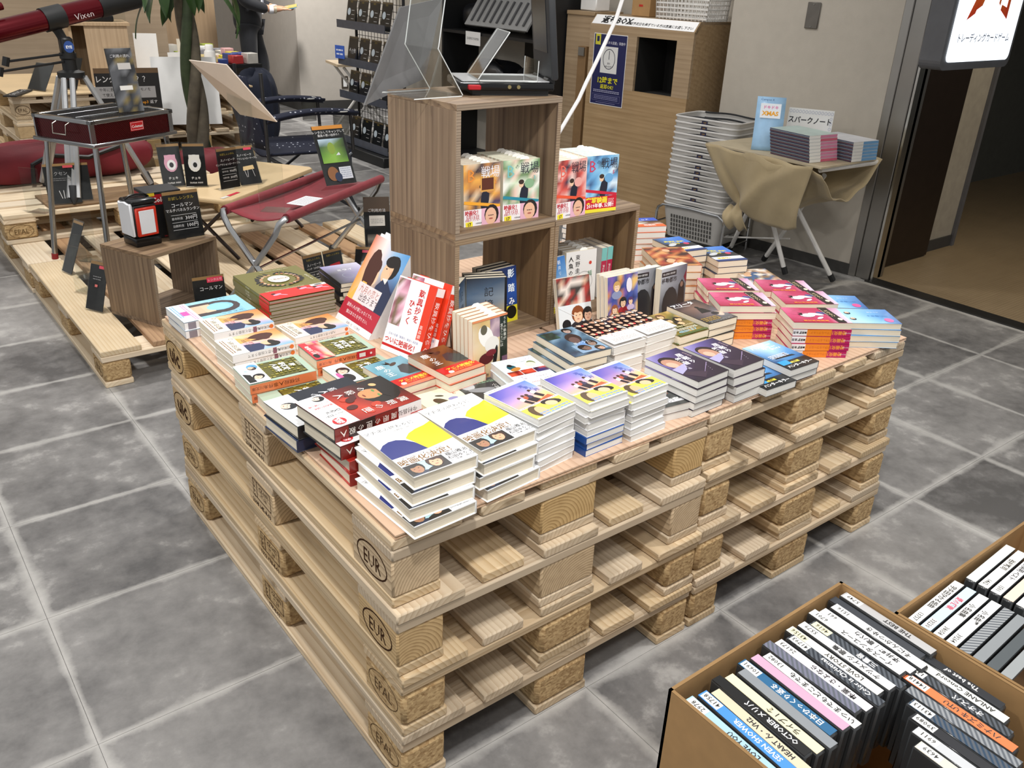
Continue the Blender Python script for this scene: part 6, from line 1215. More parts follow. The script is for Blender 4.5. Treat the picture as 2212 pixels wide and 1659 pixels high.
for k in range(30): g.box((GW * (k + .5) / 30, GD / 2, .797), (.002, GD - .02, .002))
for k in range(22): g.box((GW / 2, GD * (k + .5) / 22, .799), (GW - .02, .002, .002))
for q in (.33, .66): g.tube([(.02, GD * q, .801), (GW - .02, GD * q, .801)], .003, 6)
g.part('cooking_grate', mat('grate_wire', '#8a8c8e', .3, metal=1.), t)
c = Cv(.0004); c.rect(0, 0, .075, .04, '#d02028'); c.frame(0, 0, .068, .033, .0015, '#f4e8e8'); c.text('Coleman', 0, 0, .017, '#fff', bold=.02); o = c.part('badge', t, (GW * .55, -.0006, .752)); o.rotation_euler = (R_(90), 0, 0)
MB().tube([(-.004, .12, .785), (-.03, .12, .775), (-.035, .12, .735), (-.035, .20, .735), (-.03, .20, .775), (-.004, .20, .785)], .003, 6).part('handle', mat('bright_wire', '#d8d4c8', .2, metal=1.), t)
for x, y in ((.02, .02), (GW - .02, .02), (.02, GD - .02), (GW - .02, GD - .02)):
    sx, sy = (1 if x > .2 else -1), (1 if y > .15 else -1)
    o = MB().tube([(x, y, .69), (x + sx * .05, y + sy * .03, .165)], .0125, 10).part('leg', CH2, t); MB().tube([(x + sx * .05, y + sy * .03, .170), (x + sx * .052, y + sy * .031, .145)], .0145, 10).part('foot_cap', RED if False else mat('red_foot_cap', '#8a1a20', .5), o)
card('tall clear holder with dark catalogue page standing on the grill', .53, 3.235, .803, 8, 12, .115, .27, lambda c, w, h: (c.photo(0, 0, w, h, ['#2a2c30', '#4a4c50', '#1a1c1f', '#6a6c70', '#7a6a3a'], 6, 12, 5), c.rect(w * .1, h * .22, w * .5, h * .1, '#b8b4b0'), c.rect(0, -h * .12, w * .5, h * .07, '#d8d6d0'), c.text('ご利用の流れ', 0, h * .38, w * .13, '#c8c8cc')), 'catalogue', strip=None)
# ---- telescope on tripod
MAR = mat('metallic_maroon', '#5c0b16', .22, metal=.6, var=.03)
t = thing('telescope', 'maroon refractor telescope on a black and silver tripod', 'telescope', (.46, 3.98, 0), 0)
for a, zf, nm in ((-118, .302, 0), (-10, .29, 1), (125, .29, 2)):
    d = Vector((math.cos(R_(a)), math.sin(R_(a)), 0)); side = Vector((-d.y, d.x, 0)); A0 = Vector((0, 0, .875)) + d * .06; A1 = Vector((0, 0, zf + .03)) + d * .30
    if zf < .2: A1 = Vector((0, 0, .179)) + d * .36
    o = MB()
    for q in (-.02, .02): o.tube([A0 + side * q, A1 + side * q], .014, 6)
    p = o.part('leg_rail', mat('silver_tripod', '#b4b6b8', .35, metal=.6), t)
    MB().tube([A0 + (A1 - A0) * .55, A1], .011, 6).part('lower_rail', MATS['silver_tripod'], p); MB().tube([A1 + (A0 - A1) * .10, A1, A1 + (A1 - A0).normalized() * .03], .02, 8, taper=[.024, .02, .006]).part('foot', GRYP, p)
MB().lathe([(.05, .865), (.065, .875), (.065, .90), (.035, .91), (.035, .96), (.04, .965), (.04, .99), (.0, .995)], 14).part('mount_head', BLACKM, t)
MB().b2((-.03, -.03, .97), (.03, .03, 1.065)).part('mount_block', BLACKM, t, bevel=.01)
MB().tube([(.0, 0, 1.03), (-.02, 0, 1.08), (-.04, 0, 1.12)], .022, 8).part('mount_arm', BLACKM, t)
c = Cv(.0004); c.ell(0, 0, .024, .028, '#2a4a8a'); c.text('EYE', 0, 0, .018, '#eee', bold=.03); o = c.part('badge', t, (.005, -.0305, 1.02)); o.rotation_euler = (R_(90), 0, 0)
for z, e in ((.985, (-.29, -.10, .965)), (.95, (-.33, -.14, .925))):
    o = MB().tube([(-.03, -.02, z), e], .006, 6).part('control_rod', BLACKM, t); MB().tube([Vector(e) - Vector((.012, 0, .02)), Vector(e) + Vector((.0, 0, .02))], .016, 8).part('knob', BLACKM, o)
Ax = Vector((.42, .10, .09)).normalized(); O = Vector((-.04, -.0, 1.15))
MB().tube([O - Ax * .46, O + Ax * .24], .05, 16).part('tube', MAR, t); MB().tube([O - Ax * .05, O + Ax * .05], .056, 16).part('tube_ring', BLACKM, t); MB().tube([O + Ax * .24, O + Ax * .46], .046, 16, taper=[.054, .052]).part('dew_shield', BLACKM, t); MB().tube([O - Ax * .56, O - Ax * .46], .046, 14).part('focuser', BLACKM, t)
MB().tube([O + Vector((-.01, -.005, .10)) - Ax * .42, O + Vector((-.01, -.005, .10)) - Ax * .22], .018, 10).part('finder_scope', MAR, t); MB().tube([O - Ax * .33 + Vector((0, 0, .04)), O - Ax * .33 + Vector((0, 0, .09))], .012, 6).part('finder_bracket', BLACKM, t)
MB().box((0, 0, 0), (.10, .004, .03)).part('spec_label', mat('label_silver', '#c8ccd0', .3, metal=.3), t, tuple(O - Ax * .34 + Vector((0, -.0495, .005))), (0, -R_(11.8), R_(13)))
c = Cv(.0004); c.text('Vixen', 0, 0, .04, '#c8b8b8', sx=1.1); o = c.part('lettering', t, tuple(O + Ax * .14 + Vector((.01, -.0515, -.012)))); o.rotation_euler = (Matrix.Rotation(R_(13), 3, 'Z') @ Matrix.Rotation(-R_(11.8), 3, 'Y') @ Matrix.Rotation(R_(90), 3, 'X')).to_euler()
# ---- bags
def bag(nm, lab, x, y, z, rz, sx, sy, sz, m, cat='bag'):
    o = thing(nm, lab, cat, (x, y, z), rz)
    def f(u, v):
        a = 2 * math.pi * u; b_ = math.pi * (v - .5); cx = math.copysign(abs(math.cos(a)) ** .6, math.cos(a)); cy = math.copysign(abs(math.sin(a)) ** .6, math.sin(a)); k = abs(math.cos(b_)) ** .5 * (1 + .05 * math.sin(5 * a + 3 * v) + .03 * math.sin(11 * a))
        return (sx * cx * k, sy * cy * k, sz * (1 + math.copysign(abs(math.sin(b_)) ** .7, math.sin(b_))) * (1 + .06 * math.sin(4 * a)) )
    MB().grid(f, 30, 14).part('body', m, o); return o
CR = mat('crimson_nylon', '#6e1320', .7, var=.15, vscale=6, bump=.3, bscale=20); TAN = mat('tan_canvas', '#8a7450', .85, var=.12, vscale=6, bump=.3, bscale=20)
o = bag('tent_bag', 'crimson nylon gear bag with black strap behind the grill', .42, 4.42, .2895, R_(5), .50, .16, .10, CR); MB().tube([(-.2, -.165, .02), (-.19, -.17, .12), (-.1, -.17, .16), (.1, -.17, .13), (.3, -.16, .18)], .012, 6).part('strap', BLACKM, o)
bag('tent_bag', 'tan canvas roll lying behind the crimson bag', .40, 4.78, .0, R_(4), .62, .16, .20, TAN)
o = bag('tent_bag', 'crimson bag standing behind the potted tree', 1.31, 4.67, .0, R_(-4), .25, .13, .16, CR); MB().tube([(.2, -.15, .02), (.12, -.155, .2), (.1, -.15, .32)], .016, 6).part('strap', BLACKM, o)
# ---- navy camping chair
NAV = None
def dots():
    m, nt, b = newmat('navy_dotted_fabric'); N = nt.nodes; L = nt.links; tc = N.new('ShaderNodeTexCoord'); vo = N.new('ShaderNodeTexVoronoi'); vo.inputs['Scale'].default_value = 30; vo.inputs['Randomness'].default_value = .35; L.new(tc.outputs['Object'], vo.inputs['Vector'])
    lt = N.new('ShaderNodeMath'); lt.operation = 'LESS_THAN'; lt.inputs[1].default_value = .17; L.new(vo.outputs['Distance'], lt.inputs[0]); mx = N.new('ShaderNodeMix'); mx.data_type = 'RGBA'; L.new(lt.outputs[0], mx.inputs[0]); mx.inputs[6].default_value = (*lin('#171c30'), 1); mx.inputs[7].default_value = (*lin('#a8acb8'), 1); L.new(mx.outputs[2], b.inputs['Base Color']); b.inputs['Roughness'].default_value = .85; return m
NAV = dots(); TUB = mat('gunmetal_tube', '#4a4c50', .35, metal=.8)
t = thing('camping_chair', 'navy dotted folding camping chair with mesh cup holders', 'chair', (1.76, 4.24, 0), R_(84))
MB().grid(lambda u, v: (-.27 + .54 * u, -.24 + .48 * v, .40 - .05 * math.sin(math.pi * u) + .05 * v * 0), 12, 8).part('seat', NAV, t, solid=.012)
MB().grid(lambda u, v: (-.27 + .54 * u, -.26 - .0 - .06 * math.sin(math.pi * u), .40 - .13 * v - .05 * math.sin(math.pi * u) * (1 - v)), 12, 3).part('seat_apron', NAV, t, solid=.01)
MB().grid(lambda u, v: (-.25 + .50 * u, .25 + .10 * v + .06 * math.sin(math.pi * u), .42 + .42 * v), 12, 8).part('backrest', NAV, t, solid=.012)
for s in (-1, 1):
    x = s * .29
    MB().grid(lambda u, v: (x + (v - .5) * .09, -.30 + .56 * u, .62 + .03 * math.sin(3 * u) - .03 * u + .012 * math.cos(2 * math.pi * v)), 10, 6).part('armrest', NAV, t, solid=.012)
    MB().tube([(x, -.26, .62), (x, -.27, .40)], .011, 8).part('arm_post', TUB, t); MB().tube([(x, .26, .02), (x * .95, .27, .86)], .011, 8).part('back_post', TUB, t)
    MB().tube([(x, -.28, .02), (-x * .9, -.26, .39)], .010, 8).part('leg', TUB, t); MB().tube([(x, -.28, .02), (x, .26, .38)], .010, 8).part('leg', TUB, t); MB().tube([(x, .26, .02), (x, -.26, .38)], .010, 8).part('leg', TUB, t)
    for y in (-.28, .26): MB().lathe([(.02, 0), (.024, .01), (.016, .035)], 10, TR(x, y, 0)).part('foot', BLACKM, t)
    cu = MB().lathe([(.045, -.12), (.05, -.02), (.05, 0)], 14, TR(x, -.20, .615), cap=False).part('cup_net', mat('black_mesh', '#4a4a42', .8, alpha=.55), t); MB().tube([(x + .05 * math.cos(a), -.20 + .05 * math.sin(a), .638) for a in [2 * math.pi * k / 16 for k in range(16)]], .004, 6, True).part('cup_ring', mat('pale_ring', '#b8b8b4', .4), cu)
# ---- potted money tree
LEAF = mat('glossy_leaf', '#2e4a20', .4, var=.25, vscale=20); BARK = mat('braided_bark', '#5d5648', .8, var=.3, vscale=14, bump=.5, bscale=60)
t = thing('potted_tree', 'braided-trunk money tree with drooping leaves', 'tree', (1.40, 4.98, 0), 0)
MB().lathe([(.11, .0), (.13, .02), (.15, .22), (.14, .22), (.12, .2), (0, .2)], 20).part('pot', mat('dark_pot', '#2a2826', .6), t)
for k in range(3):
    pts = [(.035 * (1.2 - .3 * z) * math.cos(z * 5.2 + k * 2.094), .035 * (1.2 - .3 * z) * math.sin(z * 5.2 + k * 2.094), .2 + z) for z in [1.3 * i / 26 for i in range(27)]]
    MB().tube(pts, .03, 9, taper=[.042 - .014 * i / 26 for i in range(27)]).part('trunk', BARK if k else mat('green_bark', '#3c4a30', .7, var=.3, vscale=12, bump=.4, bscale=50), t)
def leafmesh():
    b = MB(); L_ = .26
    b.grid(lambda u, v: ((u - .5) * .085 * math.sin(math.pi * min(1, v * .94 + .06)) ** .8, L_ * v, -.12 * v * v * L_ * 4 + .02 * abs(u - .5)), 4, 8); return b.mesh('leaf', LEAF)
LM = leafmesh(); rd = random.Random(12)
for k in range(15):
    a = R_(24 * k + rd.uniform(-12, 12)); up = rd.uniform(-.1, .35); r0 = rd.uniform(.05, .42); z0 = 1.24 + rd.uniform(-.03, .30)
    o = link('leaf', LM, t, (r0 * math.cos(a), r0 * math.sin(a), z0), (rd.uniform(-1.1, -.5), rd.uniform(-.3, .3), a - math.pi / 2))
    if k % 3 == 0: MB().tube([(0, 0, 1.45), (r0 * .5 * math.cos(a), r0 * .5 * math.sin(a), z0 + .1), (r0 * math.cos(a), r0 * math.sin(a), z0)], .004, 5).part('stalk', LEAF, t)
# ---- white boards and rental sign
t = thing('info_board', 'white info board tilted on a clear stand behind the bench', 'sign', (0, 0, 0), 0)
WB_ = mat('warm_white_board', '#d6c8ba', .55, var=.02)
b = MB(); P = [(1.033, 3.899, .95), (1.134, 3.633, .95), (1.303, 3.437, .68), (1.226, 3.745, .68)]
n_ = (Vector(P[1]) - Vector(P[0])).cross(Vector(P[3]) - Vector(P[0])).normalized() * .006
b.add(P + [tuple(Vector(p) + n_) for p in P], [(0, 1, 2, 3), (7, 6, 5, 4), (0, 4, 5, 1), (1, 5, 6, 2), (2, 6, 7, 3), (3, 7, 4, 0)]).part('board', WB_, t)
MB().b2((-.09, .0, .0), (.09, .004, .66), TR(1.19, 3.65, .145) @ RZ(R_(-70))).b2((-.09, -.12, 0), (.09, .0, .004), TR(1.19, 3.65, .145) @ RZ(R_(-70))).part('clear_stand', AC, t)
t = thing('rental_sign', 'black rental guide panel with white headline behind the grill', 'sign', (1.02, 5.02, .40), R_(-9))
MB().b2((-.21, 0, 0), (.17, .006, .40)).part('panel', mat('black_panel', '#17181a', .5), t); MB().b2((-.21, -.001, .37), (.17, 0, .40)).part('top_strip', mat('oak_strip', '#6a5238', .5), t)
c = Cv(.0006); c.text('レンタルとは？？', -.03, .135, .045, '#e8e8e8', bold=.01, sx=.88); c.rect(-.02, .055, .36, .07, '#a8a8a8'); c.text('や年に数回しか使わないモノを', -.02, .072, .023, '#2a2a2a', sx=.95); c.text('て使えるサービスです', -.05, .04, .023, '#2a2a2a', sx=.95); c.text('Step2', -.06, -.005, .025, '#d8901c', bold=.02); c.text('使う', .01, -.005, .024, '#eee'); c.text('Step3', .08, -.005, .025, '#d8901c', bold=.02); c.text('返す', .14, -.005, .024, '#eee'); c.ell(.10, -.075, .045, .045, '#8a8c90', 18); c.rect(.10, -.06, .05, .04, '#d89a2c'); c.rect(.085, -.06, .02, .04, '#4a6aa8'); c.text('簡単に使える', .09, -.16, .03, '#eee'); o = c.part('lettering', t, (-.02, -.0014, .2)); o.rotation_euler = (R_(90), 0, 0)
MB().b2((-.03, .01, -.40), (.0, .03, .1)).part('post', BLACKM, t)
tag(MB().b2((-.20, 0, 0), (.22, .006, .44)).part('foam_board', WHP, loc=(1.42, 5.22, .40), rot=(R_(-10), 0, R_(-16))), 'plain white foam board standing behind the potted tree', 'board')
# ================================================================ far background
for i in range(2):
    for k in range(4):
        t, b = pallet(f'{("top", "second", "third", "bottom")[k]} pallet of the {("left", "right")[i]} stack under the far display', (.42 + .81 * i, 5.62, .432 - .144 * k), block=None, group='pallets of the far display', wy=WN if k % 2 else WY, wx=WNX, seed=70 + k + 9 * i, nails=False)
        if k == 0:
            for key in ((0, 0), (2, 0)):
                c = Cv(.00004); c.ring(0, 0, .045, .030, .003, '#4a3826'); c.text('EPAL', 0, 0, .032, '#4a3826', sx=.8); o = c.part('stamp', b[key], (0, -.0735, 0), m=printmat('burnt_stamp')); o.rotation_euler = (R_(90), 0, 0)
tag(MB().b2((.41, 5.60, .577), (2.05, 6.82, .589)).part('display_board', BAM, bevel=.002), 'pale wooden top board of the far display', 'board')
LB_ = wood('light_box_wood', '#c0a074', '#9d7c50', 'Z', rings=25, rw=.25, stretch=.02, contrast=(.2, .9), var=.06)
t = thing('wooden_display_box', 'tall oak display box with cables and device on the far table', 'display box', (.90, 5.95, .59), R_(-8))
for n_, lo, hi in (('side_panel', (0, 0, 0), (.02, .32, .40)), ('side_panel', (.36, 0, 0), (.38, .32, .40)), ('top_panel', (-.02, -.02, .40), (.40, .34, .42)), ('back_panel', (.02, .30, 0), (.36, .32, .40)), ('front_board', (.10, -.01, 0), (.38, 0, .40))): MB().b2(lo, hi).part(n_, LB_, t)
tag(MB().b2((-.11, -.06, 0), (.11, .06, .04)).part('set_top_device', BLK, loc=(1.12, 6.06, 1.0115), rot=(0, 0, R_(-8)), bevel=.006), 'black flat device on the oak display box', 'device')
for k, x in enumerate((1.0, 1.26)):
    o = thing('clear_holder', f'clear upright holder at the {("left", "right")[k]} of the black device', 'display stand', (x, 5.99, 1.011), R_(-30 + 50 * k), 'clear holders on the display box'); MB().b2((-.05, 0, 0), (.05, .003, .22)).part('upright_sheet', AC, o); MB().b2((-.05, 0, 0), (.05, .07, .003)).part('foot_sheet', AC, o)
tag(MB().tube([(1.02, 6.02, 1.03), (.95, 6.0, 1.05), (.88, 5.97, 1.02), (.80, 5.93, .95)], .006, 6).part('black_cable', BLACKM), 'black cable drooping from the device on the display box', 'cable')
def menu(c, w, h): c.text('こちら', .0, h * .36, w * .16, '#d8d8d8'); c.ell(-w * .2, h * .14, w * .16, h * .1, '#b8482a'); [c.rect(0, h * y, w * .7, .004, '#8a8a8a') for y in (-.02, -.12, -.22, -.32)]; c.text('500円', w * .22, -h * .16, w * .16, '#e8e8e8')
card('black price menu on the front of the far oak box', 1.16, 5.90, .592, -6, 6, .22, .32, menu, 'price menu', strip='#7a5f3a')
card('dark tablet card leaning at the left of the far table', .60, 5.78, .592, -60, 34, .16, .20, cat='price card', group='cards on the far table', strip=None)
card('second dark tablet card right of the leftmost one on the far table', .80, 5.78, .592, -62, 24, .16, .22, cat='price card', group='cards on the far table', strip=None)
t = thing('name_plate', 'long black name plate lying along the far table edge', 'sign', (.47, 5.66, .592), R_(62)); MB().b2((-.16, -.04, 0), (.16, .04, .008)).part('plate', mat('plate_black', '#1a1c1e', .5), t); c = Cv(.0006); c.text('ホームカメラ', 0, 0, .045, '#d8d8d8'); c.part('lettering', t, (0, 0, .0085), (0, 0, math.pi))
for k, (x, y, w, h, rz, lab) in enumerate(((1.42, 6.0, .16, .34, -20, 'white panel standing right of the oak display box'), (1.60, 5.85, .14, .22, 10, 'small white card behind the potted tree'), (1.72, 6.0, .13, .30, -8, 'cream panel beside the white bottle'))):
    tag(MB().b2((-w / 2, -.004, 0), (w / 2, .004, h)).part('white_panel', WHP if k < 2 else mat('cream_panel', '#d8d0be', .6), loc=(x, y, .592), rot=(R_(-6), 0, R_(rz))), lab, 'panel', 'white panels on the far table')
t = thing('flask', 'white cylindrical flask with cap on the far table', 'bottle', (1.86, 5.92, .592)); MB().lathe([(.04, 0), (.042, .02), (.042, .2), (.038, .22)], 16).part('body', WHP, t); MB().lathe([(.03, .22), (.03, .26), (.026, .265)], 14).part('cap', WHP, t)
for k, col in enumerate(('#2a7fc4', '#8a2a28', '#d8c48a')): tag(MB().b2((0, 0, 0), (.24, .16, .05)).part('package', mat('package_' + col[1:], col, .4), loc=(1.80, 6.2 + .02 * k, .592 + .051 * k), rot=(0, 0, R_(-5 + 4 * k)), bevel=.003), ('blue package at the bottom of the pile by the flask', 'dark red package in the middle of the pile', 'cream package on top of the pile by the flask')[k], 'package', 'pile of packages')
# wood partitions and goods shelf
PART = wood('partition_oak_laminate', '#b59b78', '#98805e', 'X', rings=16, rw=.2, stretch=.015, contrast=(.2, 1.0), rough=.5, var=.04)
st(MB().b2((-3.0, 7.5, 0), (2.05, 7.62, 2.6)).part('wall_partition', PART))
st(MB().b2((2.45, 9.0, 0), (3.05, 9.1, 2.6)).part('wall_partition_far', wood('partition_oak_warm', '#b8966a', '#9a7a50', 'Z', rings=16, rw=.2, stretch=.015, contrast=(.2, 1.0), var=.04)))
t = thing('goods_shelf', 'warm wood shelf of small goods between the partitions', 'shelf', (1.95, 9.4, 0))
for n_, lo, hi in (('side_panel', (0, 0, 0), (.03, .4, 1.6)), ('side_panel', (.9, 0, 0), (.93, .4, 1.6)), ('shelf_board', (0, 0, .66), (.93, .4, .70)), ('shelf_board', (0, 0, .92), (.93, .4, .95)), ('shelf_board', (0, 0, 1.2), (.93, .4, 1.23)), ('back_panel', (0, .4, 0), (.93, .42, 1.6))): MB().b2(lo, hi).part(n_, mat('warm_orange_wood', '#a8743c', .5), t)
rd = random.Random(31); cols = ['#e8e4de', '#d8cfc4', '#c8764a', '#e8d8c8', '#b89a78', '#f0eeea']
names = ('first', 'second', 'third', 'fourth', 'fifth', 'sixth', 'seventh', 'eighth')
for r, z in enumerate((.702, .952, 1.232)):
    for k in range(8):
        w = rd.uniform(.06, .09); h = rd.uniform(.1, .2)
        tag(MB().lathe([(w * .42, 0), (w * .5, .01), (w * .5, h * .7), (w * .3, h), (0, h)], 10).part('goods_jar', mat('goods_' + cols[k % 6][1:], cols[k % 6], .4), loc=(2.03 + .11 * k, 9.5, z)), f'small pale jar, {names[k]} from left on the {("lower", "middle", "upper")[r]} goods shelf', 'jar', 'jars on the goods shelf')
t = thing('goods_table', 'dark-edged sales table covered with small packets', 'table', (2.65, 6.85, 0), R_(90))
MB().b2((0, 0, .58), (1.5, .56, .61)).part('tabletop', BLACKM, t)
for x in (.05, 1.45):
    for y in (.05, .51): MB().tube([(x, y, 0), (x, y, .58)], .018, 8).part('leg', BLACKM, t)
MB().b2((.03, .02, .15), (1.47, .04, .58)).part('skirt', mat('grey_skirt', '#6a6660', .8), t)
cols = ['#e8e6e2', '#c8c4bc', '#b83a3a', '#3a4a8a', '#d8c83a', '#d8a8a8', '#e8e0d0', '#8a8a90', '#f0f0ee', '#a8b84a']
Mt = TR(2.65, 6.85, .6115) @ RZ(R_(90)); NUM = ('first', 'second', 'third', 'fourth', 'fifth', 'sixth', 'seventh', 'eighth', 'ninth', 'tenth', 'last'); rowsn = ('front', 'second', 'third', 'rear'); n = 0
for j in range(4):
    for i in range(11):
        w, d, h = rd.uniform(.08, .12), rd.uniform(.08, .11), rd.uniform(.02, .09); p = Mt @ Vector((.07 + .135 * i, .08 + .13 * j, 0)); n += 1
        tag(MB().b2((-w / 2, -d / 2, 0), (w / 2, d / 2, h)).part('goods_packet', mat('packet_' + cols[n % 10][1:], cols[n % 10], .35), loc=p, rot=(0, 0, R_(90 + rd.uniform(-10, 10))), bevel=.003), f'small {("white", "grey", "red", "blue", "yellow", "pink", "cream", "dark grey", "bright white", "green")[n % 10]} packet, {NUM[i]} from left in the {rowsn[j]} row of the sales table', 'packet', f'{rowsn[j]} row of packets on the sales table')
bag('backpack', 'navy cloth bag beside the sales table', 2.38, 6.35, 0, R_(-20), .17, .14, .30, mat('navy_cloth', '#1c2233', .85))
# ---- grid display rack (faces -x)
GM = mat('black_wire', '#141416', .4)
t = thing('grid_rack', 'black wire grid display rack with ledges of cards', 'rack', (3.05, 5.80, 0), 0)
for y in (0, -.75): MB().tube([(0, y, .05), (0, y, 1.75)], .012, 8).part('frame_post', GM, t)
MB().tube([(0, 0, 1.75), (0, -.75, 1.75)], .012, 8).part('top_rail', GM, t)
g = MB()
for k in range(16): g.tube([(0, -.05 * k, .08), (0, -.05 * k, 1.75)], .0022, 5)
for k in range(34): g.tube([(0, 0, .08 + .05 * k), (0, -.75, .08 + .05 * k)], .0022, 5)
g.part('wire_grid', GM, t)
MB().b2((-.22, -.78, .0), (.2, .04, .08)).part('base', BLACKM, t, bevel=.006)
LG = mat('smoky_ledge', '#4a4e58', .25)
for z in (.10, .46, .72, 1.0):
    MB().b2((-.16, -.75, z - .015), (0, .02, z - .009)).b2((-.165, -.75, z - .015), (-.16, .02, z + .045)).part('ledge', LG, t)
def rc(c, w, h): c.text('お試し', 0, h * .4, w * .1, '#a08a3c'); c.ell(-w * .2, h * .05, w * .17, h * .13, '#b8c4cc'); [c.rect(w * .22, h * y, w * .3, .003, '#c8c8c8') for y in (.1, -.05, -.2)]
for r, z in enumerate((.0915, .4515, .7115, .9915)):
    for k in range(4):
        card(f'dark rental card, {("leftmost", "second from left", "third from left", "rightmost")[k]} on the {("lowest", "second", "third", "top")[r]} rack ledge', 2.945, 5.71 - .185 * k, z, -90, 10, .15, .21, rc if not (r == 2 and k == 0) else (lambda c, w, h: (c.text('その他', 0, 0, w * .25, '#e8e8e8'), c.text('OTHERS', 0, -h * .1, w * .1, '#aaa'))), 'rental card', 'cards on the grid rack', strip='#5a4a30')
t = thing('hang_tag', 'blue speech tag clipped on the grid rack', 'tag', (2.87, 5.76, .75), R_(-80)); MB().b2((-.06, 0, 0), (.06, .004, .1)).part('tag', mat('blue_tag', '#3a62c0', .4), t); c = Cv(.0006); c.dashes(0, .015, .09, 2, .03, '#dfe6f6', th=.4); o = c.part('lettering', t, (0, -.0006, .05)); o.rotation_euler = (R_(90), 0, 0)
# ---- black shelving with bags
BS = mat('shelf_black', '#111214', .5)
t = thing('black_shelving', 'tall black shelving unit with dark bags behind the disc player', 'shelving', (3.25, 3.56, 0), 0)
for n_, lo, hi in (('side_panel', (0, 0, 0), (.4, .02, 1.75)), ('side_panel', (0, 1.25, 0), (.4, 1.27, 1.75)), ('back_panel', (.38, .02, 0), (.4, 1.25, 1.75)), ('shelf_board', (0, .02, .12), (.38, 1.25, .14)), ('shelf_board', (0, .02, .58), (.38, 1.25, .60)), ('shelf_board', (0, .02, 1.02), (.38, 1.25, 1.04)), ('top_board', (0, 0, 1.73), (.4, 1.27, 1.75))): MB().b2(lo, hi).part(n_, BS, t)
bag('duffel_bag', 'black leather duffel bag, left one on the shelving', 3.45, 4.42, .602, R_(90), .26, .13, .12, mat('black_leather', '#17181b', .35, bump=.2, bscale=40))
bag('duffel_bag', 'black leather duffel bag, right one on the shelving', 3.45, 3.85, .602, R_(90), .24, .13, .12, MATS['black_leather'])
o = bag('duffel_bag', 'yellow-tagged dark bag on the upper board of the shelving', 3.45, 4.55, 1.042, R_(90), .2, .12, .09, MATS['black_leather'])
MB().box((-.1, .14, .1), (.08, .01, .06)).part('yellow_tag', mat('yellow_tag', '#c8a020', .5), o)
t = thing('wire_tray', 'grey slatted display tray tipped forward on the shelving', 'tray', (3.24, 4.16, 1.09), R_(-90), rot=(R_(-35), 0, R_(-90)))
MB().b2((-.36, 0, 0), (.36, .012, .34)).part('back_sheet', mat('pale_grey_sheet', '#8d8d8c', .4), t)
for k in range(9): MB().b2((-.3 + .075 * k, -.01, .03), (-.285 + .075 * k, 0, .2)).part('slat', mat('grey_slat', '#4a4a4c', .5), t)
t = thing('shelf_tag', 'white name tag hanging on the black shelving', 'tag', (3.242, 4.41, 1.0), 0); MB().b2((-.003, -.09, -.045), (0, .09, .045)).part('tag', WHP, t); c = Cv(.0005); c.text('SHIMOYAMA', 0, 0, .026, '#777'); o = c.part('lettering', t, (-.0034, 0, 0)); o.rotation_euler = FX.to_euler()
tag(MB().tube([(2.5, 3.15, 0), (2.5, 3.15, .68), (2.5, 3.12, .73), (2.5, 3.05, .75), (2.5, 2.80, .75), (2.5, 2.74, .73), (2.5, 2.71, .68), (2.5, 2.71, 0)], .016, 8).part('cart_handle', mat('grey_green_tube', '#8a8c82', .4)), 'grey bent tube handle behind the upper shelf cube', 'handle')
# ---- folding table by the grid rack
t = thing('folding_table', 'white X-leg folding table with thin wooden top by the column', 'table', (3.02, 6.22, 0), R_(-12))
MB().b2((0, -.2, .655), (.62, .2, .675)).part('tabletop', BAM, t)
for y in (-.17, .17):
    MB().tube([(-.02, y, .0), (.5, y, .65)], .012, 8).part('leg', WHT, t); MB().tube([(.55, y, .0), (.06, y, .65)], .012, 8).part('leg', WHT, t)
MB().tube([(.02, -.17, .06), (.02, .17, .06)], .007, 6).part('tie_rod', WHT, t)
tag(MB().b2((0, 0, 0), (.2, .14, .05)).part('grey_case', GRYP, loc=(3.10, 6.10, .677), rot=(0, 0, R_(-10)), bevel=.006), 'flat dark grey case on the folding table', 'case')
t = thing('wall_outlet', 'metal-rimmed wall outlet low on the far column', 'outlet', (4.02, 7.925, .285), R_(-8)); MB().box((0, 0, 0), (.075, .008, .13)).part('plate', mat('outlet_metal', '#6a6258', .3, metal=.7), t, bevel=.003); MB().box((0, -.005, 0), (.04, .004, .09)).part('socket', WHP, t)

# ================================================================ man in a black suit reading a booklet
def skin(name, m, J, E, parent, root=0, sub=2):
    me = bpy.data.meshes.new(name); me.from_pydata([j[0] for j in J], E, []); me.materials.append(m)
    o = link(name, me, parent); md = o.modifiers.new('skin', 'SKIN'); md.use_smooth_shade = True
    for i, v in enumerate(me.skin_vertices[0].data):
        r = J[i][1]; v.radius = r if isinstance(r, tuple) else (r, r); v.use_root = i == root
    if sub: s = o.modifiers.new('smooth', 'SUBSURF'); s.levels = sub; s.render_levels = sub
    return o
SK = mat('skin', '#c99a7c', .5, var=.06); SUIT = mat('black_suit_cloth', '#14161c', .75, var=.15, vscale=12, bump=.2, bscale=30, sheen=.15); SHI = mat('white_shirt', '#dcdde2', .7)
p = thing('person', 'man in black suit standing and reading a booklet by the column', 'person', (3.0, 7.95, 0), R_(-32))
p.scale = (.95, .95, .95)
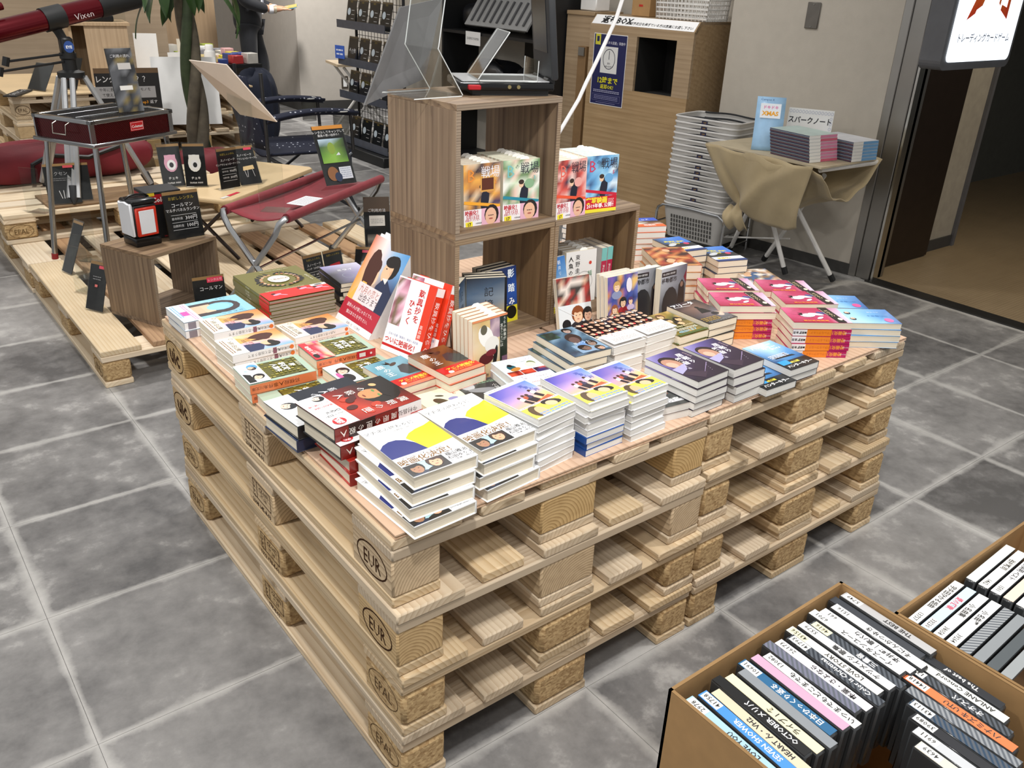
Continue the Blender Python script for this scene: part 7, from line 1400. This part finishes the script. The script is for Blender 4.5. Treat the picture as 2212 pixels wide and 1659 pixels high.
# local: faces +x, left hand side +y
J = [((0, 0, .95), (.13, .11)), ((0, 0, 1.15), (.13, .10)), ((0, 0, 1.36), (.15, .11)), ((.01, 0, 1.50), .055), ((.03, 0, 1.58), (.075, .085)), ((.035, 0, 1.70), (.08, .09)),
     ((0, .19, 1.40), .055), ((.02, .25, 1.14), .045), ((.27, .12, 1.07), .034), ((.345, .085, 1.075), (.032, .016)), ((.40, .06, 1.075), (.030, .014)),
     ((0, -.19, 1.40), .055), ((.02, -.25, 1.14), .045), ((.27, -.10, 1.07), .034), ((.345, -.065, 1.075), (.032, .016)), ((.40, -.045, 1.075), (.030, .014)),
     ((-.01, .09, .88), .085), ((.10, .10, .49), .058), ((.0, .10, .10), .042), ((.10, .11, .04), .04), ((0, -.09, .88), .085), ((.0, -.10, .48), .058), ((-.16, -.10, .12), .042), ((-.07, -.11, .05), .04)]
E_ = [(0, 1), (1, 2), (2, 3), (3, 4), (4, 5), (2, 6), (6, 7), (7, 8), (8, 9), (9, 10), (2, 11), (11, 12), (12, 13), (13, 14), (14, 15), (0, 16), (16, 17), (17, 18), (18, 19), (0, 20), (20, 21), (21, 22), (22, 23)]
for hb, sy in ((10, 1), (15, -1)):
    bx_, by_, bz_ = J[hb][0]
    for k, (dy, ln) in enumerate(((.020, .05), (.007, .058), (-.006, .054), (-.018, .042))):
        a = len(J); J.append(((bx_ + .02, by_ + dy * sy, bz_ + .002), .0085)); J.append(((bx_ + .02 + ln * .6, by_ + dy * sy - .006 * sy, bz_ - .006), .008)); J.append(((bx_ + .02 + ln * .8, by_ + dy * sy - .018 * sy, bz_ + .008), .007)); E_ += [(hb, a), (a, a + 1), (a + 1, a + 2)]
    a = len(J); J.append(((bx_ - .02, by_ - .03 * sy, bz_ + .016), .010)); J.append(((bx_ + .025, by_ - .045 * sy, bz_ + .022), .0085)); E_ += [(hb - 1, a), (a, a + 1)]
skin('body', SK, J, E_, p)
skin('trousers', SUIT, [((0, 0, 1.0), (.145, .125)), ((0, .085, .88), .105), ((.10, .10, .49), .082), ((.0, .10, .09), .072), ((0, -.085, .88), .105), ((.0, -.10, .48), .082), ((-.16, -.10, .11), .07)], [(0, 1), (1, 2), (2, 3), (0, 4), (4, 5), (5, 6)], p)
skin('jacket', SUIT, [((-.01, 0, .80), (.165, .19)), ((-.01, 0, 1.02), (.16, .155)), ((0, 0, 1.22), (.16, .15)), ((0, 0, 1.40), (.15, .13)), ((0, .20, 1.41), .078), ((.01, .27, 1.14), .068), ((.23, .14, 1.07), .052), ((0, -.20, 1.41), .078), ((.01, -.27, 1.14), .068), ((.23, -.12, 1.07), .052)], [(0, 1), (1, 2), (2, 3), (3, 4), (4, 5), (5, 6), (3, 7), (7, 8), (8, 9)], p)
MB().prism([(-.04, 1.02), (.04, 1.02), (.055, 1.45), (-.055, 1.45)], 0, .012, TR(.150, 0, 0) @ Matrix(((0, 0, 1, 0), (1, 0, 0, 0), (0, 1, 0, 0), (0, 0, 0, 1)))).part('shirt_front', SHI, p)
MB().prism([(-.018, 1.05), (.0, 1.02), (.018, 1.05), (.013, 1.42), (-.013, 1.42)], 0, .006, TR(.163, 0, 0) @ Matrix(((0, 0, 1, 0), (1, 0, 0, 0), (0, 1, 0, 0), (0, 0, 0, 1)))).part('tie', mat('grey_tie', '#8a909c', .6), p)
for sy, y in ((1, .125), (-1, -.105)): MB().tube([(.235, y + .012 * sy, 1.07), (.275, y - .005 * sy, 1.07)], .042, 12).part('shirt_cuff', SHI, p)
MB().tube([(.282, -.100, 1.07), (.305, -.09, 1.07)], .037, 12).part('wristwatch', mat('pale_gold_watch', '#cfc6ae', .25, metal=.6), p)
MB().ell((.005, 0, 1.735), (.10, .093, .085)).part('hair', mat('black_hair', '#15120f', .5), p)
for y in (-.03, .03): MB().ell((.112, y, 1.665), (.008, .014, .008), 8, 6).part('eye', mat('eye_dark', '#1a1512', .3), p)
MB().ell((.118, 0, 1.635), (.018, .012, .022), 8, 6).part('nose', SK, p); MB().ell((.108, 0, 1.595), (.008, .022, .006), 8, 6).part('mouth', mat('lips', '#9a5a4e', .5), p)
for y in (-.088, .088): MB().ell((.03, y, 1.655), (.02, .008, .03), 8, 6).part('ear', SK, p)
for x, y, z, a in ((.05, .105, .035, 0), (-.11, -.105, .055, 25)): MB().ell((0, 0, 0), (.14, .048, .038), 14, 8, TR(x, y, z) @ Matrix.Rotation(R_(a), 4, 'Y')).part('shoe', mat('black_shoe', '#0e0e10', .3), p)
Mp = TR(3.0, 7.95, 0) @ RZ(R_(-32)) @ Matrix.Scale(.95, 4)
for k in range(2):
    q = Mp @ Vector((.445, .01, 1.09 + .008 * k)); tag(MB().b2((-.06, -.07, 0), (.06, .07, .006)).part('booklet', mat(('blue_booklet', 'yellow_booklet')[k], ('#5a9ac0', '#b8a860')[k], .5), loc=q, rot=(R_(8), R_(-12), R_(-32 + 6 * k))), ('blue booklet held in the man\'s hands', 'yellow-edged booklet held above the blue one')[k], 'booklet', 'booklets in hand')
